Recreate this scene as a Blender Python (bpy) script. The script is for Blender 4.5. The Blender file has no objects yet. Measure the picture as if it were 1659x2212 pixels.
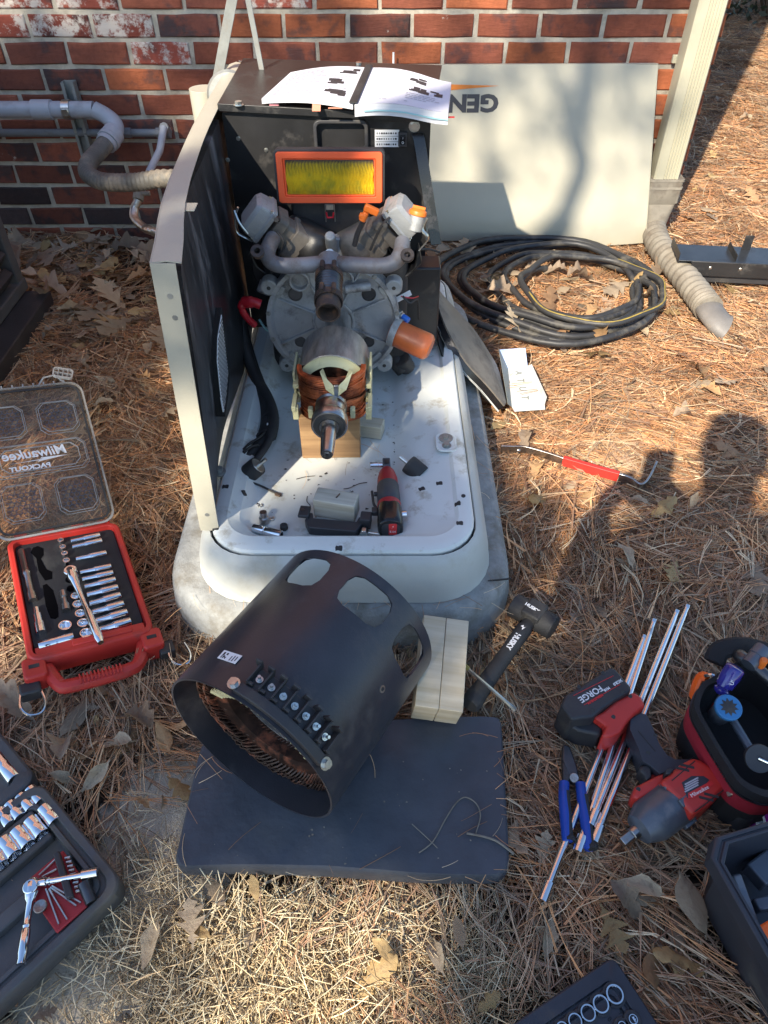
import bpy, bmesh, math, random
import numpy as np
from mathutils import Matrix, Vector, Euler, noise as mnoise
R = math.radians
PI = math.pi
random.seed(7); rng = np.random.default_rng(11)
sc = bpy.context.scene
COL = sc.collection

# ---------------------------------------------------------------- camera, sky, sun, exposure
CAM_H, PITCH, FPX, CX, CY = 1.2, R(44.6), 1534.0, 829.5, 1106.0   # measured from the brick courses
cd = bpy.data.cameras.new('camera'); cam = bpy.data.objects.new('camera', cd); COL.objects.link(cam)
cam.location = (0, 0, CAM_H); cam.rotation_euler = (R(90) - PITCH, 0, 0)
cd.sensor_width = 36; cd.lens = 36 * FPX / 2212; cd.clip_start = 0.03; cd.clip_end = 400
sc.camera = cam
SUN = Vector((-.69, -1.40, 1.20)).normalized()                    # towards the sun
wd = bpy.data.worlds.new('World'); sc.world = wd; wd.use_nodes = True
nt = wd.node_tree; nt.nodes.clear()
sky = nt.nodes.new('ShaderNodeTexSky'); sky.sky_type = 'NISHITA'; sky.sun_disc = False
sky.air_density = 1.2; sky.ozone_density = 3.0; sky.dust_density = .4; sky.sun_elevation = math.asin(SUN.z); sky.sun_rotation = math.atan2(SUN.x, SUN.y)
bg = nt.nodes.new('ShaderNodeBackground'); bg.inputs['Strength'].default_value = 0.132
wo = nt.nodes.new('ShaderNodeOutputWorld')
nt.links.new(sky.outputs[0], bg.inputs[0]); nt.links.new(bg.outputs[0], wo.inputs[0])
sl = bpy.data.lights.new('sun', 'SUN'); sl.energy = 5.0; sl.angle = R(0.53); sl.color = (1.0, .89, .72)
so = bpy.data.objects.new('sun', sl); COL.objects.link(so); so.rotation_euler = SUN.to_track_quat('Z', 'Y').to_euler()
sc.view_settings.view_transform = 'Standard'; sc.view_settings.look = 'None'
sc.view_settings.gamma = 1; sc.view_settings.use_curve_mapping = False
sc.view_settings.exposure = 1.0

# ---------------------------------------------------------------- helpers
cP, sP = math.cos(PITCH), math.sin(PITCH)
def ray(px, py):
    a = (px - CX) / FPX; b = -(py - CY) / FPX
    return Vector((a, cP + b * sP, -sP + b * cP))
def G(px, py, z=0.0):                       # the point at height z that the photo shows at (px, py)
    d = ray(px, py); t = (z - CAM_H) / d.z
    return Vector((t * d.x, t * d.y, z))
def W(px, py, Y):                           # the point on the upright plane y = Y
    d = ray(px, py); t = Y / d.y
    return Vector((t * d.x, Y, CAM_H + t * d.z))
def T(x, y, z): return Matrix.Translation((x, y, z))
def RX(a): return Matrix.Rotation(R(a), 4, 'X')
def RY(a): return Matrix.Rotation(R(a), 4, 'Y')
def RZ(a): return Matrix.Rotation(R(a), 4, 'Z')
def frame(o, z, x=(1, 0, 0)):               # a frame at o whose z axis is z
    z = Vector(z).normalized(); x = Vector(x)
    y = z.cross(x)
    if y.length < 1e-5: y = z.cross(Vector((0, 1, 0)))
    y.normalize(); x = y.cross(z)
    m = Matrix((x, y, z)).transposed().to_4x4(); m.translation = Vector(o)
    return m
def rrect(w, h, r, n=5):
    p = []
    for cx, cy, a0 in ((w/2-r, h/2-r, 0), (-w/2+r, h/2-r, 90), (-w/2+r, -h/2+r, 180), (w/2-r, -h/2+r, 270)):
        for i in range(n + 1):
            a = R(a0 + 90 * i / n); p.append((cx + r * math.cos(a), cy + r * math.sin(a)))
    return p
def circ(r, n=24, ph=0): return [(r * math.cos(2*PI*i/n + ph), r * math.sin(2*PI*i/n + ph)) for i in range(n)]
def smooth_path(pts, k=6):
    pts = [Vector(p) for p in pts]; out = []
    for i in range(len(pts) - 1):
        p0 = pts[max(i-1, 0)]; p1 = pts[i]; p2 = pts[i+1]; p3 = pts[min(i+2, len(pts)-1)]
        for j in range(k):
            t = j / k
            out.append(.5 * ((2*p1) + (p2-p0)*t + (2*p0-5*p1+4*p2-p3)*t*t + (3*p1-p0-3*p2+p3)*t**3))
    out.append(pts[-1]); return out

MW = {}
class MB:
    def __init__(s): s.v = []; s.f = []; s.m = []
    def add(s, vs, fs, M=None, mi=0):
        b = len(s.v)
        s.v += [tuple(M @ Vector(p)) if M is not None else tuple(p) for p in vs]
        s.f += [[b + i for i in f] for f in fs]; s.m += [mi] * len(fs); return s
    def box(s, c, d, M=None, mi=0):
        x, y, z = c; a, b, e = d[0]/2, d[1]/2, d[2]/2
        vs = [(x+i*a, y+j*b, z+k*e) for k in (-1, 1) for j in (-1, 1) for i in (-1, 1)]
        return s.add(vs, [(0,2,3,1), (4,5,7,6), (0,1,5,4), (2,6,7,3), (0,4,6,2), (1,3,7,5)], M, mi)
    def tube(s, pts, r, n=8, cap=True, M=None, mi=0, closed=False, flat=1.0):
        pts = [Vector(p) for p in pts]; N = len(pts)
        rs = r if isinstance(r, (list, tuple)) else [r] * N
        vs = []; up = None
        for i, p in enumerate(pts):
            if closed: d = pts[(i+1) % N] - pts[i-1]
            else: d = pts[min(i+1, N-1)] - pts[max(i-1, 0)]
            if d.length < 1e-9: d = Vector((0, 0, 1))
            d.normalize()
            if up is None:
                up = Vector((0, 0, 1)) if abs(d.z) < .9 else Vector((1, 0, 0))
            u = d.cross(up); u.normalize(); w = u.cross(d); up = w
            for k in range(n):
                a = 2*PI*k/n
                vs.append(p + (u * math.cos(a) + w * math.sin(a) * flat) * rs[i])
        fs = []
        for i in range(N if closed else N - 1):
            j = (i + 1) % N
            for k in range(n):
                l = (k + 1) % n; fs.append((i*n+k, i*n+l, j*n+l, j*n+k))
        if cap and not closed:
            fs.append(tuple(range(n-1, -1, -1))); fs.append(tuple((N-1)*n + k for k in range(n)))
        return s.add(vs, fs, M, mi)
    def cyl(s, p0, p1, r0, r1=None, n=16, cap=True, M=None, mi=0):
        return s.tube([p0, p1], [r0, r0 if r1 is None else r1], n, cap, M, mi)
    def lathe(s, prof, M=None, n=24, mi=0, a0=0, a1=360):
        full = abs(a1 - a0) >= 360; k = n if full else n + 1
        vs = []; fs = []
        for r, z in prof:
            for i in range(k):
                a = R(a0 + (a1 - a0) * i / n); vs.append((r * math.cos(a), r * math.sin(a), z))
        for j in range(len(prof) - 1):
            for i in range(n):
                q = (i + 1) % k
                fs.append((j*k+i, j*k+q, (j+1)*k+q, (j+1)*k+i))
        return s.add(vs, fs, M, mi)
    def prism(s, poly, z0, z1, M=None, mi=0):
        n = len(poly); vs = [(x, y, z0) for x, y in poly] + [(x, y, z1) for x, y in poly]
        fs = [tuple(range(n-1, -1, -1)), tuple(range(n, 2*n))] + [(i, (i+1) % n, n+(i+1) % n, n+i) for i in range(n)]
        return s.add(vs, fs, M, mi)
    def loft(s, loops, M=None, mi=0, cap0=True, cap1=True, closed=False):     # loops of equal length
        n = len(loops[0]); vs = [p for l in loops for p in l]; fs = []
        for j in range(len(loops) if closed else len(loops) - 1):
            q = (j + 1) % len(loops)
            for i in range(n):
                k = (i + 1) % n; fs.append((j*n+i, j*n+k, q*n+k, q*n+i))
        if not closed:
            if cap0: fs.append(tuple(range(n-1, -1, -1)))
            if cap1: fs.append(tuple((len(loops)-1)*n + i for i in range(n)))
        return s.add(vs, fs, M, mi)
    def ring(s, outer, inner, z0, z1, M=None, mi=0):
        f = lambda pl, z: [(x, y, z) for x, y in pl]
        return s.loft([f(outer, z0), f(outer, z1), f(inner, z1), f(inner, z0)], M, mi, closed=True)
    def sheet(s, rows, M=None, mi=0, th=0.0):                                  # grid of points, optional thickness
        nr, nc = len(rows), len(rows[0]); vs = [Vector(p) for r in rows for p in r]
        fs = [(i*nc+j, i*nc+j+1, (i+1)*nc+j+1, (i+1)*nc+j) for i in range(nr-1) for j in range(nc-1)]
        if th:
            k = len(vs); nm = [Vector() for _ in vs]
            for f in fs:
                nn = (vs[f[1]]-vs[f[0]]).cross(vs[f[3]]-vs[f[0]])
                for i in f: nm[i] += nn
            vs += [vs[i] - nm[i].normalized() * th for i in range(k)]
            fs += [tuple(k + i for i in reversed(f)) for f in fs]
            e = [j for j in range(nc)] + [i*nc+nc-1 for i in range(1, nr)] + [(nr-1)*nc+j for j in range(nc-2, -1, -1)] + [i*nc for i in range(nr-2, 0, -1)]
            fs += [(e[(i+1) % len(e)], e[i], k+e[i], k+e[(i+1) % len(e)]) for i in range(len(e))]
        return s.add(vs, fs, M, mi)
    def mesh(s, name, mats, ang=38):
        me = bpy.data.meshes.new(name)
        me.from_pydata(s.v, [], s.f)
        for m in (mats if isinstance(mats, (list, tuple)) else [mats]): me.materials.append(m)
        if any(s.m): me.polygons.foreach_set('material_index', s.m)
        bm = bmesh.new(); bm.from_mesh(me); bmesh.ops.recalc_face_normals(bm, faces=bm.faces); bm.to_mesh(me); bm.free()
        me.polygons.foreach_set('use_smooth', [True] * len(me.polygons))
        me.set_sharp_from_angle(angle=R(ang)); return me
    def build(s, name, mats, parent=None, bevel=0, world=False, ang=38, label=None, seg=2):
        if world and parent is not None and parent.name in MW:
            I = MW[parent.name].inverted(); s.v = [tuple(I @ Vector(p)) for p in s.v]
        o = link(name, s.mesh(name, mats, ang), parent)
        if bevel:
            b = o.modifiers.new('bevel', 'BEVEL'); b.width = bevel; b.segments = seg; b.limit_method = 'ANGLE'; b.angle_limit = R(40)
            b.harden_normals = False
        if label: o['label'] = label
        return o
def link(name, data, parent=None):
    o = bpy.data.objects.new(name, data); COL.objects.link(o)
    if parent is not None:
        o.parent = parent
        if parent.name in MW: MW[o.name] = MW[parent.name]
    return o
def tag(o, label=None, cat=None, group=None, kind=None):
    if label: o['label'] = label
    if cat: o['category'] = cat
    if group: o['group'] = group
    if kind: o['kind'] = kind
    return o
def thing(name, label, cat, M=None, group=None):
    o = link(name, None); o.empty_display_size = .05
    if M is None: M = Matrix()
    o.matrix_world = M; MW[o.name] = M.copy()
    return tag(o, label, cat, group)

# ---------------------------------------------------------------- materials
def new_mat(name):
    m = bpy.data.materials.new(name); m.use_nodes = True; n = m.node_tree; n.nodes.clear(); return m, n
def nd(n, t, **kw):
    x = n.nodes.new(t)
    for k, v in kw.items():
        if k in x.inputs: x.inputs[k].default_value = v
        else: setattr(x, k, v)
    return x
def coords(n, sc=(1, 1, 1)):
    tc = n.nodes.new('ShaderNodeTexCoord'); oi = n.nodes.new('ShaderNodeObjectInfo')
    ad = nd(n, 'ShaderNodeVectorMath', operation='MULTIPLY_ADD'); ad.inputs[1].default_value = sc
    mu = nd(n, 'ShaderNodeMath', operation='MULTIPLY'); mu.inputs[1].default_value = 37.0
    n.links.new(oi.outputs['Random'], mu.inputs[0]); n.links.new(tc.outputs['Object'], ad.inputs[0]); n.links.new(mu.outputs[0], ad.inputs[2])
    return ad.outputs[0], oi
def noise_tex(n, vec, scale, detail=4, rough=.6):
    t = nd(n, 'ShaderNodeTexNoise', Scale=scale, Detail=detail, Roughness=rough); n.links.new(vec, t.inputs['Vector']); return t
def mix(n, fac, a, b):
    m = nd(n, 'ShaderNodeMix', data_type='RGBA')
    if isinstance(fac, float): m.inputs[0].default_value = fac
    else: n.links.new(fac, m.inputs[0])
    for i, c in ((6, a), (7, b)):
        if isinstance(c, (tuple, list)): m.inputs[i].default_value = (*c[:3], 1)
        else: n.links.new(c, m.inputs[i])
    return m.outputs[2]
def ramp(n, fac, lo, hi, a=0.0, b=1.0):
    m = nd(n, 'ShaderNodeMapRange'); n.links.new(fac, m.inputs[0])
    for i, v in enumerate((lo, hi, a, b)): m.inputs[1+i].default_value = v
    return m.outputs[0]
def mat(name, col, rough=.5, metal=0.0, var=.18, scale=14, bump=0.0, bscale=250, dirt=None, damt=.5, dscale=9, stretch=(1, 1, 1), coat=0.0, spec=.5, rvar=.12, rnd=0.0, emit=None):
    m, n = new_mat(name); vec, oi = coords(n, stretch)
    p = n.nodes.new('ShaderNodeBsdfPrincipled'); o = n.nodes.new('ShaderNodeOutputMaterial'); n.links.new(p.outputs[0], o.inputs[0])
    t1 = noise_tex(n, vec, scale, 6)
    f = ramp(n, t1.outputs[0], .3, .7, -1, 1)
    lo = [max(0, c * (1 - var)) for c in col]; hi = [min(1, c * (1 + var)) for c in col]
    c = mix(n, ramp(n, t1.outputs[0], .3, .7), lo, hi)
    if rnd:
        h = nd(n, 'ShaderNodeHueSaturation'); n.links.new(c, h.inputs['Color']); n.links.new(ramp(n, oi.outputs['Random'], 0, 1, 1-rnd, 1+rnd), h.inputs['Value']); c = h.outputs[0]
    if dirt:
        t2 = noise_tex(n, vec, dscale, 8, .68); fd = ramp(n, t2.outputs[0], .62 - .3*damt, .74 - .14*damt)
        c = mix(n, fd, c, dirt)
        r0 = ramp(n, fd, 0, 1, rough, min(1, rough + .3))
    else: r0 = ramp(n, t1.outputs[0], .25, .75, max(.02, rough - rvar), min(1, rough + rvar))
    n.links.new(c, p.inputs['Base Color']); n.links.new(r0, p.inputs['Roughness'])
    p.inputs['Metallic'].default_value = metal; p.inputs['Coat Weight'].default_value = coat; p.inputs['Specular IOR Level'].default_value = spec
    if bump:
        t3 = noise_tex(n, vec, bscale, 3); b = nd(n, 'ShaderNodeBump', Strength=bump, Distance=.002); n.links.new(t3.outputs[0], b.inputs['Height']); n.links.new(b.outputs[0], p.inputs['Normal'])
    return m
def attr_mat(name, rough=.7, sheen=.0, transl=.0, rnd=.25, bump=.0, spots=0.0):                 # colour from the mesh's own 'col', varied per copy
    m, n = new_mat(name); a = nd(n, 'ShaderNodeAttribute', attribute_name='col'); oi = n.nodes.new('ShaderNodeObjectInfo')
    h = nd(n, 'ShaderNodeHueSaturation'); n.links.new(a.outputs['Color'], h.inputs['Color'])
    n.links.new(ramp(n, oi.outputs['Random'], 0, 1, 1-rnd, 1+rnd), h.inputs['Value'])
    p = nd(n, 'ShaderNodeBsdfPrincipled', Roughness=rough); n.links.new(h.outputs[0], p.inputs['Base Color']); p.inputs['Specular IOR Level'].default_value = .35
    o = n.nodes.new('ShaderNodeOutputMaterial')
    if spots:
        v2, _ = coords(n); ts = noise_tex(n, v2, 55, 6, .7); cs = mix(n, ramp(n, ts.outputs[0], .54, .70, 0, spots), h.outputs[0], (.10, .06, .04)); n.links.new(cs, p.inputs['Base Color'])
    if transl:
        tr = n.nodes.new('ShaderNodeBsdfTranslucent'); n.links.new(h.outputs[0], tr.inputs[0]); mx = nd(n, 'ShaderNodeMixShader', Fac=transl)
        n.links.new(p.outputs[0], mx.inputs[1]); n.links.new(tr.outputs[0], mx.inputs[2]); n.links.new(mx.outputs[0], o.inputs[0])
    else: n.links.new(p.outputs[0], o.inputs[0])
    if bump:
        vec, _ = coords(n); t = noise_tex(n, vec, 90, 5); b = nd(n, 'ShaderNodeBump', Strength=bump, Distance=.003); n.links.new(t.outputs[0], b.inputs['Height']); n.links.new(b.outputs[0], p.inputs['Normal'])
    return m
M = {}
def dm(k, *a, **kw): M[k] = mat(k, *a, **kw)
dm('cream', (.43, .41, .33), .42, var=.05, scale=6, bump=.25, bscale=900, dirt=(.42, .40, .34), damt=.16, dscale=7)
dm('tray_white', (.68, .71, .68), .4, var=.06, scale=5, bump=.15, bscale=700, dirt=(.40, .37, .29), damt=.22, dscale=19)
dm('skirt', (.49, .50, .465), .62, var=.07, scale=6, bump=.35, bscale=600, dirt=(.40, .38, .31), damt=.38, dscale=6)
dm('composite', (.27, .275, .265), .85, var=.2, scale=40, bump=1.0, bscale=150, dirt=(.17, .155, .125), damt=.42, dscale=13)
dm('black_paint', (.018, .018, .019), .38, var=.3, scale=9, bump=.12, bscale=600, dirt=(.06, .055, .05), damt=.22, dscale=14)
dm('black_gloss', (.012, .012, .013), .22, var=.3, scale=7, bump=.05, dirt=(.07, .07, .075), damt=.15, dscale=10)
dm('black_plastic', (.032, .032, .035), .5, var=.2, bump=.2, bscale=900, dirt=(.07, .065, .055), damt=.22)
dm('black_rubber', (.028, .028, .029), .68, var=.25, bump=.25, bscale=500, dirt=(.09, .08, .065), damt=.2)
dm('foam_skin', (.034, .035, .039), .33, var=.5, scale=6, stretch=(1, 1.6, .5), bump=.5, bscale=40, dirt=(.17, .17, .18), damt=.30, dscale=9)
dm('foam_core', (.012, .012, .012), .95, bump=.8, bscale=600)
dm('mat_foam', (.062, .070, .086), .55, var=.25, scale=8, bump=.9, bscale=38, dirt=(.075, .08, .09), damt=.26, dscale=7)
dm('can_steel', (.036, .037, .045), .32, var=.35, scale=5, bump=.16, bscale=300, dirt=(.07, .065, .066), damt=.22, dscale=9)
dm('cast_alu', (.40, .41, .42), .5, .4, var=.16, scale=16, bump=.5, bscale=380, dirt=(.12, .11, .10), damt=.36, dscale=12)
dm('cast_pale', (.33, .34, .34), .5, .3, var=.14, scale=20, bump=.45, bscale=420, dirt=(.2, .19, .17), damt=.3, dscale=18)
dm('blue_steel', (.20, .20, .215), .55, .3, var=.3, scale=9, bump=.15, dirt=(.15, .11, .085), damt=.5, dscale=16)
dm('rusty', (.075, .062, .058), .62, .4, var=.4, scale=30, bump=.4, bscale=300, dirt=(.22, .12, .06), damt=.4, dscale=30)
dm('lamination', (.30, .295, .285), .36, .6, var=.6, scale=40, stretch=(1, .25, 1), bump=.2, dirt=(.34, .32, .28), damt=.3, dscale=26)
dm('copper', (.42, .125, .05), .34, .8, var=.6, scale=30, bump=.1, dirt=(.07, .022, .018), damt=.48, dscale=20)
dm('copper_dark', (.040, .020, .014), .45, .35, var=.6, scale=60, bump=.2, dirt=(.25, .08, .04), damt=.3, dscale=30)
dm('insulator', (.46, .45, .27), .5, var=.1, bump=.1, dirt=(.3, .28, .18), damt=.25, dscale=30)
dm('chrome', (.82, .83, .85), .10, 1.0, var=.06, scale=30, rvar=.05, dirt=(.35, .35, .36), damt=.1, dscale=40)
dm('zinc', (.62, .63, .60), .3, 1.0, var=.16, scale=26, bump=.1, dirt=(.35, .34, .30), damt=.3, dscale=22)
dm('galv', (.30, .31, .295), .48, .5, var=.2, scale=20, dirt=(.25, .22, .18), damt=.3, dscale=14)
dm('steel', (.40, .39, .38), .28, 1.0, var=.2, scale=30, dirt=(.18, .13, .10), damt=.35, dscale=26)
dm('dark_steel', (.10, .10, .105), .35, .8, var=.25, scale=26, dirt=(.05, .045, .04), damt=.3)
dm('red_plastic', (.52, .035, .026), .42, var=.1, scale=8, bump=.18, bscale=900, dirt=(.32, .05, .04), damt=.2, dscale=12)
dm('red_dark', (.34, .018, .024), .5, var=.15, scale=10, bump=.2, bscale=700)
dm('red_fabric', (.36, .012, .03), .85, var=.15, scale=20, bump=.6, bscale=1400)
dm('black_fabric', (.014, .014, .016), .85, var=.25, scale=20, bump=.6, bscale=1400)
dm('tool_grey', (.11, .125, .15), .34, .35, var=.15, scale=12, dirt=(.2, .2, .21), damt=.16, dscale=14)
dm('case_grey', (.075, .078, .082), .52, var=.2, scale=9, bump=.3, bscale=700, dirt=(.12, .105, .08), damt=.4, dscale=10)
dm('case_navy', (.032, .036, .048), .46, var=.16, scale=9, bump=.2, bscale=900, dirt=(.075, .07, .065), damt=.2)
dm('foam_insert', (.016, .018, .022), .7, var=.2, bump=.4, bscale=900, dirt=(.05, .05, .05), damt=.2)
dm('blue_grip', (.012, .06, .36), .4, var=.12, bump=.1, dirt=(.03, .05, .15), damt=.2)
dm('blue_clear', (.03, .025, .22), .15, var=.2, coat=.6)
dm('blue_print', (.03, .16, .36), .45)
dm('orange', (.80, .17, .02), .42, var=.08, dirt=(.5, .12, .03), damt=.15)
dm('orange_hot', (.95, .14, .01), .5, var=.06, dirt=(.6, .1, .02), damt=.12)
dm('filter_orange', (.86, .11, .028), .55, var=.08, scale=20, bump=.15)
dm('oil_orange', (.52, .13, .04), .34, var=.08, scale=10, dirt=(.3, .09, .04), damt=.2)
dm('pleat', (.86, .66, .04), .75, var=.2, scale=18, bump=.2, dirt=(.42, .44, .08), damt=.34, dscale=12)
dm('pvc', (.36, .375, .41), .42, var=.07, scale=8, bump=.1, dirt=(.25, .25, .26), damt=.3, dscale=9)
dm('pvc_dark', (.17, .18, .19), .5, var=.12, dirt=(.10, .09, .08), damt=.4)
dm('hose_grey', (.10, .095, .085), .6, var=.25, scale=20, bump=.2, dirt=(.26, .22, .17), damt=.45, dscale=14)
dm('downspout', (.40, .38, .285), .45, var=.05, scale=6, bump=.2, bscale=500, dirt=(.45, .41, .31), damt=.25, dscale=6)
dm('drain_tan', (.24, .215, .175), .65, var=.2, scale=12, bump=.4, dirt=(.13, .105, .08), damt=.5, dscale=10)
dm('drain_grey', (.16, .15, .14), .55, var=.2, dirt=(.24, .2, .16), damt=.4)
dm('cable_black', (.026, .027, .030), .5, var=.25, scale=14, bump=.2, dirt=(.12, .11, .09), damt=.32, dscale=11)
dm('yellow_print', (.30, .22, .045), .6, var=.3, scale=40, dirt=(.12, .10, .06), damt=.4, dscale=50)
dm('paper', (.62, .62, .68), .7, var=.03, scale=6)
dm('paper_edge', (.58, .58, .61), .8, var=.12, stretch=(.05, .05, 8), scale=200)
dm('ink', (.035, .035, .04), .6, var=.3, scale=120)
dm('ink_soft', (.42, .42, .46), .7, var=.2, scale=300)
dm('logo_dark', (.035, .035, .045), .4, var=.1)
dm('logo_orange', (.66, .19, .02), .4, var=.06)
dm('white_print', (.78, .78, .78), .5, var=.04)
dm('red_print', (.60, .03, .03), .5, var=.06)
dm('pink', (.72, .30, .34), .6, var=.06)
dm('salmon', (.66, .25, .16), .6, var=.08)
dm('teal', (.30, .55, .58), .6, var=.08)
dm('purple', (.25, .015, .24), .35, var=.1)
dm('carton', (.56, .57, .55), .5, var=.05, scale=10, dirt=(.45, .44, .40), damt=.2)
dm('carton_blue', (.42, .52, .78), .32, var=.05)
dm('carton_dark', (.20, .22, .20), .55, var=.1)
dm('blue_fit', (.03, .16, .62), .3, var=.1)
dm('boot_red', (.42, .01, .02), .3, var=.15)
dm('tan_shield', (.17, .15, .125), .48, var=.2, scale=8, dirt=(.08, .07, .06), damt=.4, dscale=8)
dm('recess_shade', (.004, .004, .005), .9, spec=.0); dm('mortar', (.42, .385, .315), .95, var=.2, scale=30, bump=.9, bscale=160, dirt=(.22, .19, .15), damt=.35, dscale=7)
dm('skin', (.45, .26, .18), .5); dm('cloth_navy', (.03, .04, .08), .9, bump=.4); dm('cloth_jean', (.06, .08, .14), .9, bump=.4)
dm('hair', (.05, .03, .02), .6); dm('boot', (.06, .04, .03), .6); dm('phone_black', (.02, .02, .02), .2)
dm('bark', (.13, .095, .07), .9, var=.45, scale=9, stretch=(1, 1, .3), bump=1.0, bscale=25)
def clear_mat(name, col, rough, fac):                          # clear moulded plastic: mostly see-through, glossy
    m, n = new_mat(name); tr = nd(n, 'ShaderNodeBsdfTransparent'); tr.inputs[0].default_value = (*col, 1)
    p = nd(n, 'ShaderNodeBsdfPrincipled', Roughness=rough); p.inputs['Base Color'].default_value = (.55, .55, .53, 1)
    vec, _ = coords(n); t = noise_tex(n, vec, 14, 6); mx = n.nodes.new('ShaderNodeMixShader')
    n.links.new(ramp(n, t.outputs[0], .3, .7, fac*.7, fac*1.3), mx.inputs[0])
    n.links.new(tr.outputs[0], mx.inputs[1]); n.links.new(p.outputs[0], mx.inputs[2])
    o = n.nodes.new('ShaderNodeOutputMaterial'); n.links.new(mx.outputs[0], o.inputs[0]); M[name] = m
clear_mat('clear', (.84, .81, .76), .10, .075); clear_mat('clear_edge', (.85, .85, .85), .15, .55)
def wood_mat(name, col, dark, sc=1.0):
    m, n = new_mat(name); vec, oi = coords(n, (3*sc, 60*sc, 60*sc))
    t = noise_tex(n, vec, 1.2, 6, .55); vec2, _ = coords(n, (1, 1, 1)); t2 = noise_tex(n, vec2, 18, 6)
    c = mix(n, ramp(n, t.outputs[0], .35, .65), dark, col); c = mix(n, ramp(n, t2.outputs[0], .55, .75, 0, .5), c, [x*.6 for x in col])
    p = nd(n, 'ShaderNodeBsdfPrincipled', Roughness=.75); o = n.nodes.new('ShaderNodeOutputMaterial')
    b = nd(n, 'ShaderNodeBump', Strength=.5, Distance=.0015); n.links.new(t.outputs[0], b.inputs['Height']); n.links.new(b.outputs[0], p.inputs['Normal'])
    n.links.new(c, p.inputs['Base Color']); n.links.new(p.outputs[0], o.inputs[0]); M[name] = m
wood_mat('wood_old', (.33, .20, .095), (.21, .12, .055)); dm('sky_sheen_black', (.05, .055, .064), .28, .5, var=.2, dirt=(.05, .05, .055), damt=.25); wood_mat('wood_pale', (.56, .50, .38), (.44, .37, .25)); wood_mat('wood_grey', (.52, .48, .40), (.36, .32, .25))

_txt = {}
def text(s, size, Mx, mt, parent, name='lettering', bold=0.0, sx=1.0, align='CENTER', world=False, ex=.0002, shear=0.0):
    c = bpy.data.curves.new('lettering', 'FONT'); c.body = s; c.size = size; c.align_x = align; c.align_y = 'CENTER'; c.offset = bold; c.extrude = ex; c.resolution_u = 3; c.shear = shear
    o = bpy.data.objects.new('t', c); COL.objects.link(o)
    dg = bpy.context.evaluated_depsgraph_get(); me = bpy.data.meshes.new_from_object(o.evaluated_get(dg)); bpy.data.objects.remove(o)
    Mx = Mx @ Matrix.Diagonal((sx, 1, 1, 1))
    if world and parent.name in MW: Mx = MW[parent.name].inverted() @ Mx
    me.transform(Mx); me.materials.clear(); me.materials.append(mt); me.name = name
    return link(name, me, parent)
def bolts(lst, name, mt, parent, world=True):            # each bolt a part of its own
    for a in lst:
        mb = MB(); bolt(mb, *a); mb.build(name, M[mt], parent, world=world)
def bolt(mb, o, d, r=.006, h=.005, washer=True, mi=0):
    F = frame(o, d)
    if washer: mb.cyl((0, 0, 0), (0, 0, .0012), r*1.4, n=14, M=F, mi=mi)
    mb.cyl((0, 0, 0), (0, 0, h), r, n=6, M=F, mi=mi)
# ================================================================ ground
SAND = [(-.365, .46, .11, .19, 1.2), (-.36, .26, .19, .13, 1.2), (-.22, .33, .14, .035, .9), (-.55, .16, .2, .06, .9), (-.10, .30, .25, .05, .6)]
GRASS = [(-.08, .25, .30, .115, 1.3), (.16, .2, .2, .06, .9), (.40, .22, .10, .09, .8), (.42, .30, .05, .06, .7), (-.12, .1, .4, .08, 1)]
def msk(L, x, y):
    s = np.zeros_like(x)
    for cx, cy, rx, ry, a in L: s = np.maximum(s, a * np.exp(-(((x-cx)/rx)**2 + ((y-cy)/ry)**2) ** 1.5))
    return s
def ghz(x, y):
    return -.040 + .008*np.sin(5.1*x+1.3*y) * np.cos(4.3*y-2*x) + .005*np.sin(13*x-7*y) + .012*msk(SAND, x, y) + .03*np.clip(x-1.6, 0, 3)*.6
def axis(a, b, fine, far):
    t = [a]; 
    while t[-1] < b: t.append(t[-1] + fine)
    s = fine; lo = []; hi = []
    q = a
    while q > -far: s *= 1.35; q -= s; lo.append(q)
    s = fine; q = t[-1]
    while q < far: s *= 1.35; q += s; hi.append(q)
    return np.array(lo[::-1] + t + hi)
gx = axis(-1.8, 2.4, .04, 90); gy = axis(-.3, 4.0, .04, 90)
XX, YY = np.meshgrid(gx, gy); ZZ = ghz(XX, YY); far_ = (np.abs(XX) > 8) | (np.abs(YY) > 14); ZZ[far_] = .03
nr, nc = XX.shape
me = bpy.data.meshes.new('ground'); vv = np.stack([XX, YY, ZZ], -1).reshape(-1, 3)
ii = np.arange(nr*nc).reshape(nr, nc); ff = np.stack([ii[:-1, :-1], ii[:-1, 1:], ii[1:, 1:], ii[1:, :-1]], -1).reshape(-1, 4)
me.from_pydata(vv.tolist(), [], ff.tolist()); me.polygons.foreach_set('use_smooth', [True]*len(me.polygons))
at = me.attributes.new('sand', 'FLOAT', 'POINT'); at.data.foreach_set('value', msk(SAND, XX, YY).reshape(-1).astype(np.float32))
gm, n = new_mat('soil'); a = nd(n, 'ShaderNodeAttribute', attribute_name='sand'); vec, _ = coords(n)
t1 = noise_tex(n, vec, 22, 8, .7); t2 = noise_tex(n, vec, 130, 6, .7); t3 = noise_tex(n, vec, 6, 4)
c1 = mix(n, ramp(n, t2.outputs[0], .35, .65), (.022, .014, .009), (.085, .052, .030))
c2 = mix(n, ramp(n, t1.outputs[0], .35, .65), (.46, .40, .30), (.62, .56, .45)); c2 = mix(n, ramp(n, t2.outputs[0], .58, .7), c2, (.17, .13, .09))
ad = nd(n, 'ShaderNodeMath', operation='ADD'); n.links.new(a.outputs['Fac'], ad.inputs[0]); n.links.new(ramp(n, t1.outputs[0], .3, .7, -.25, .25), ad.inputs[1])
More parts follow.
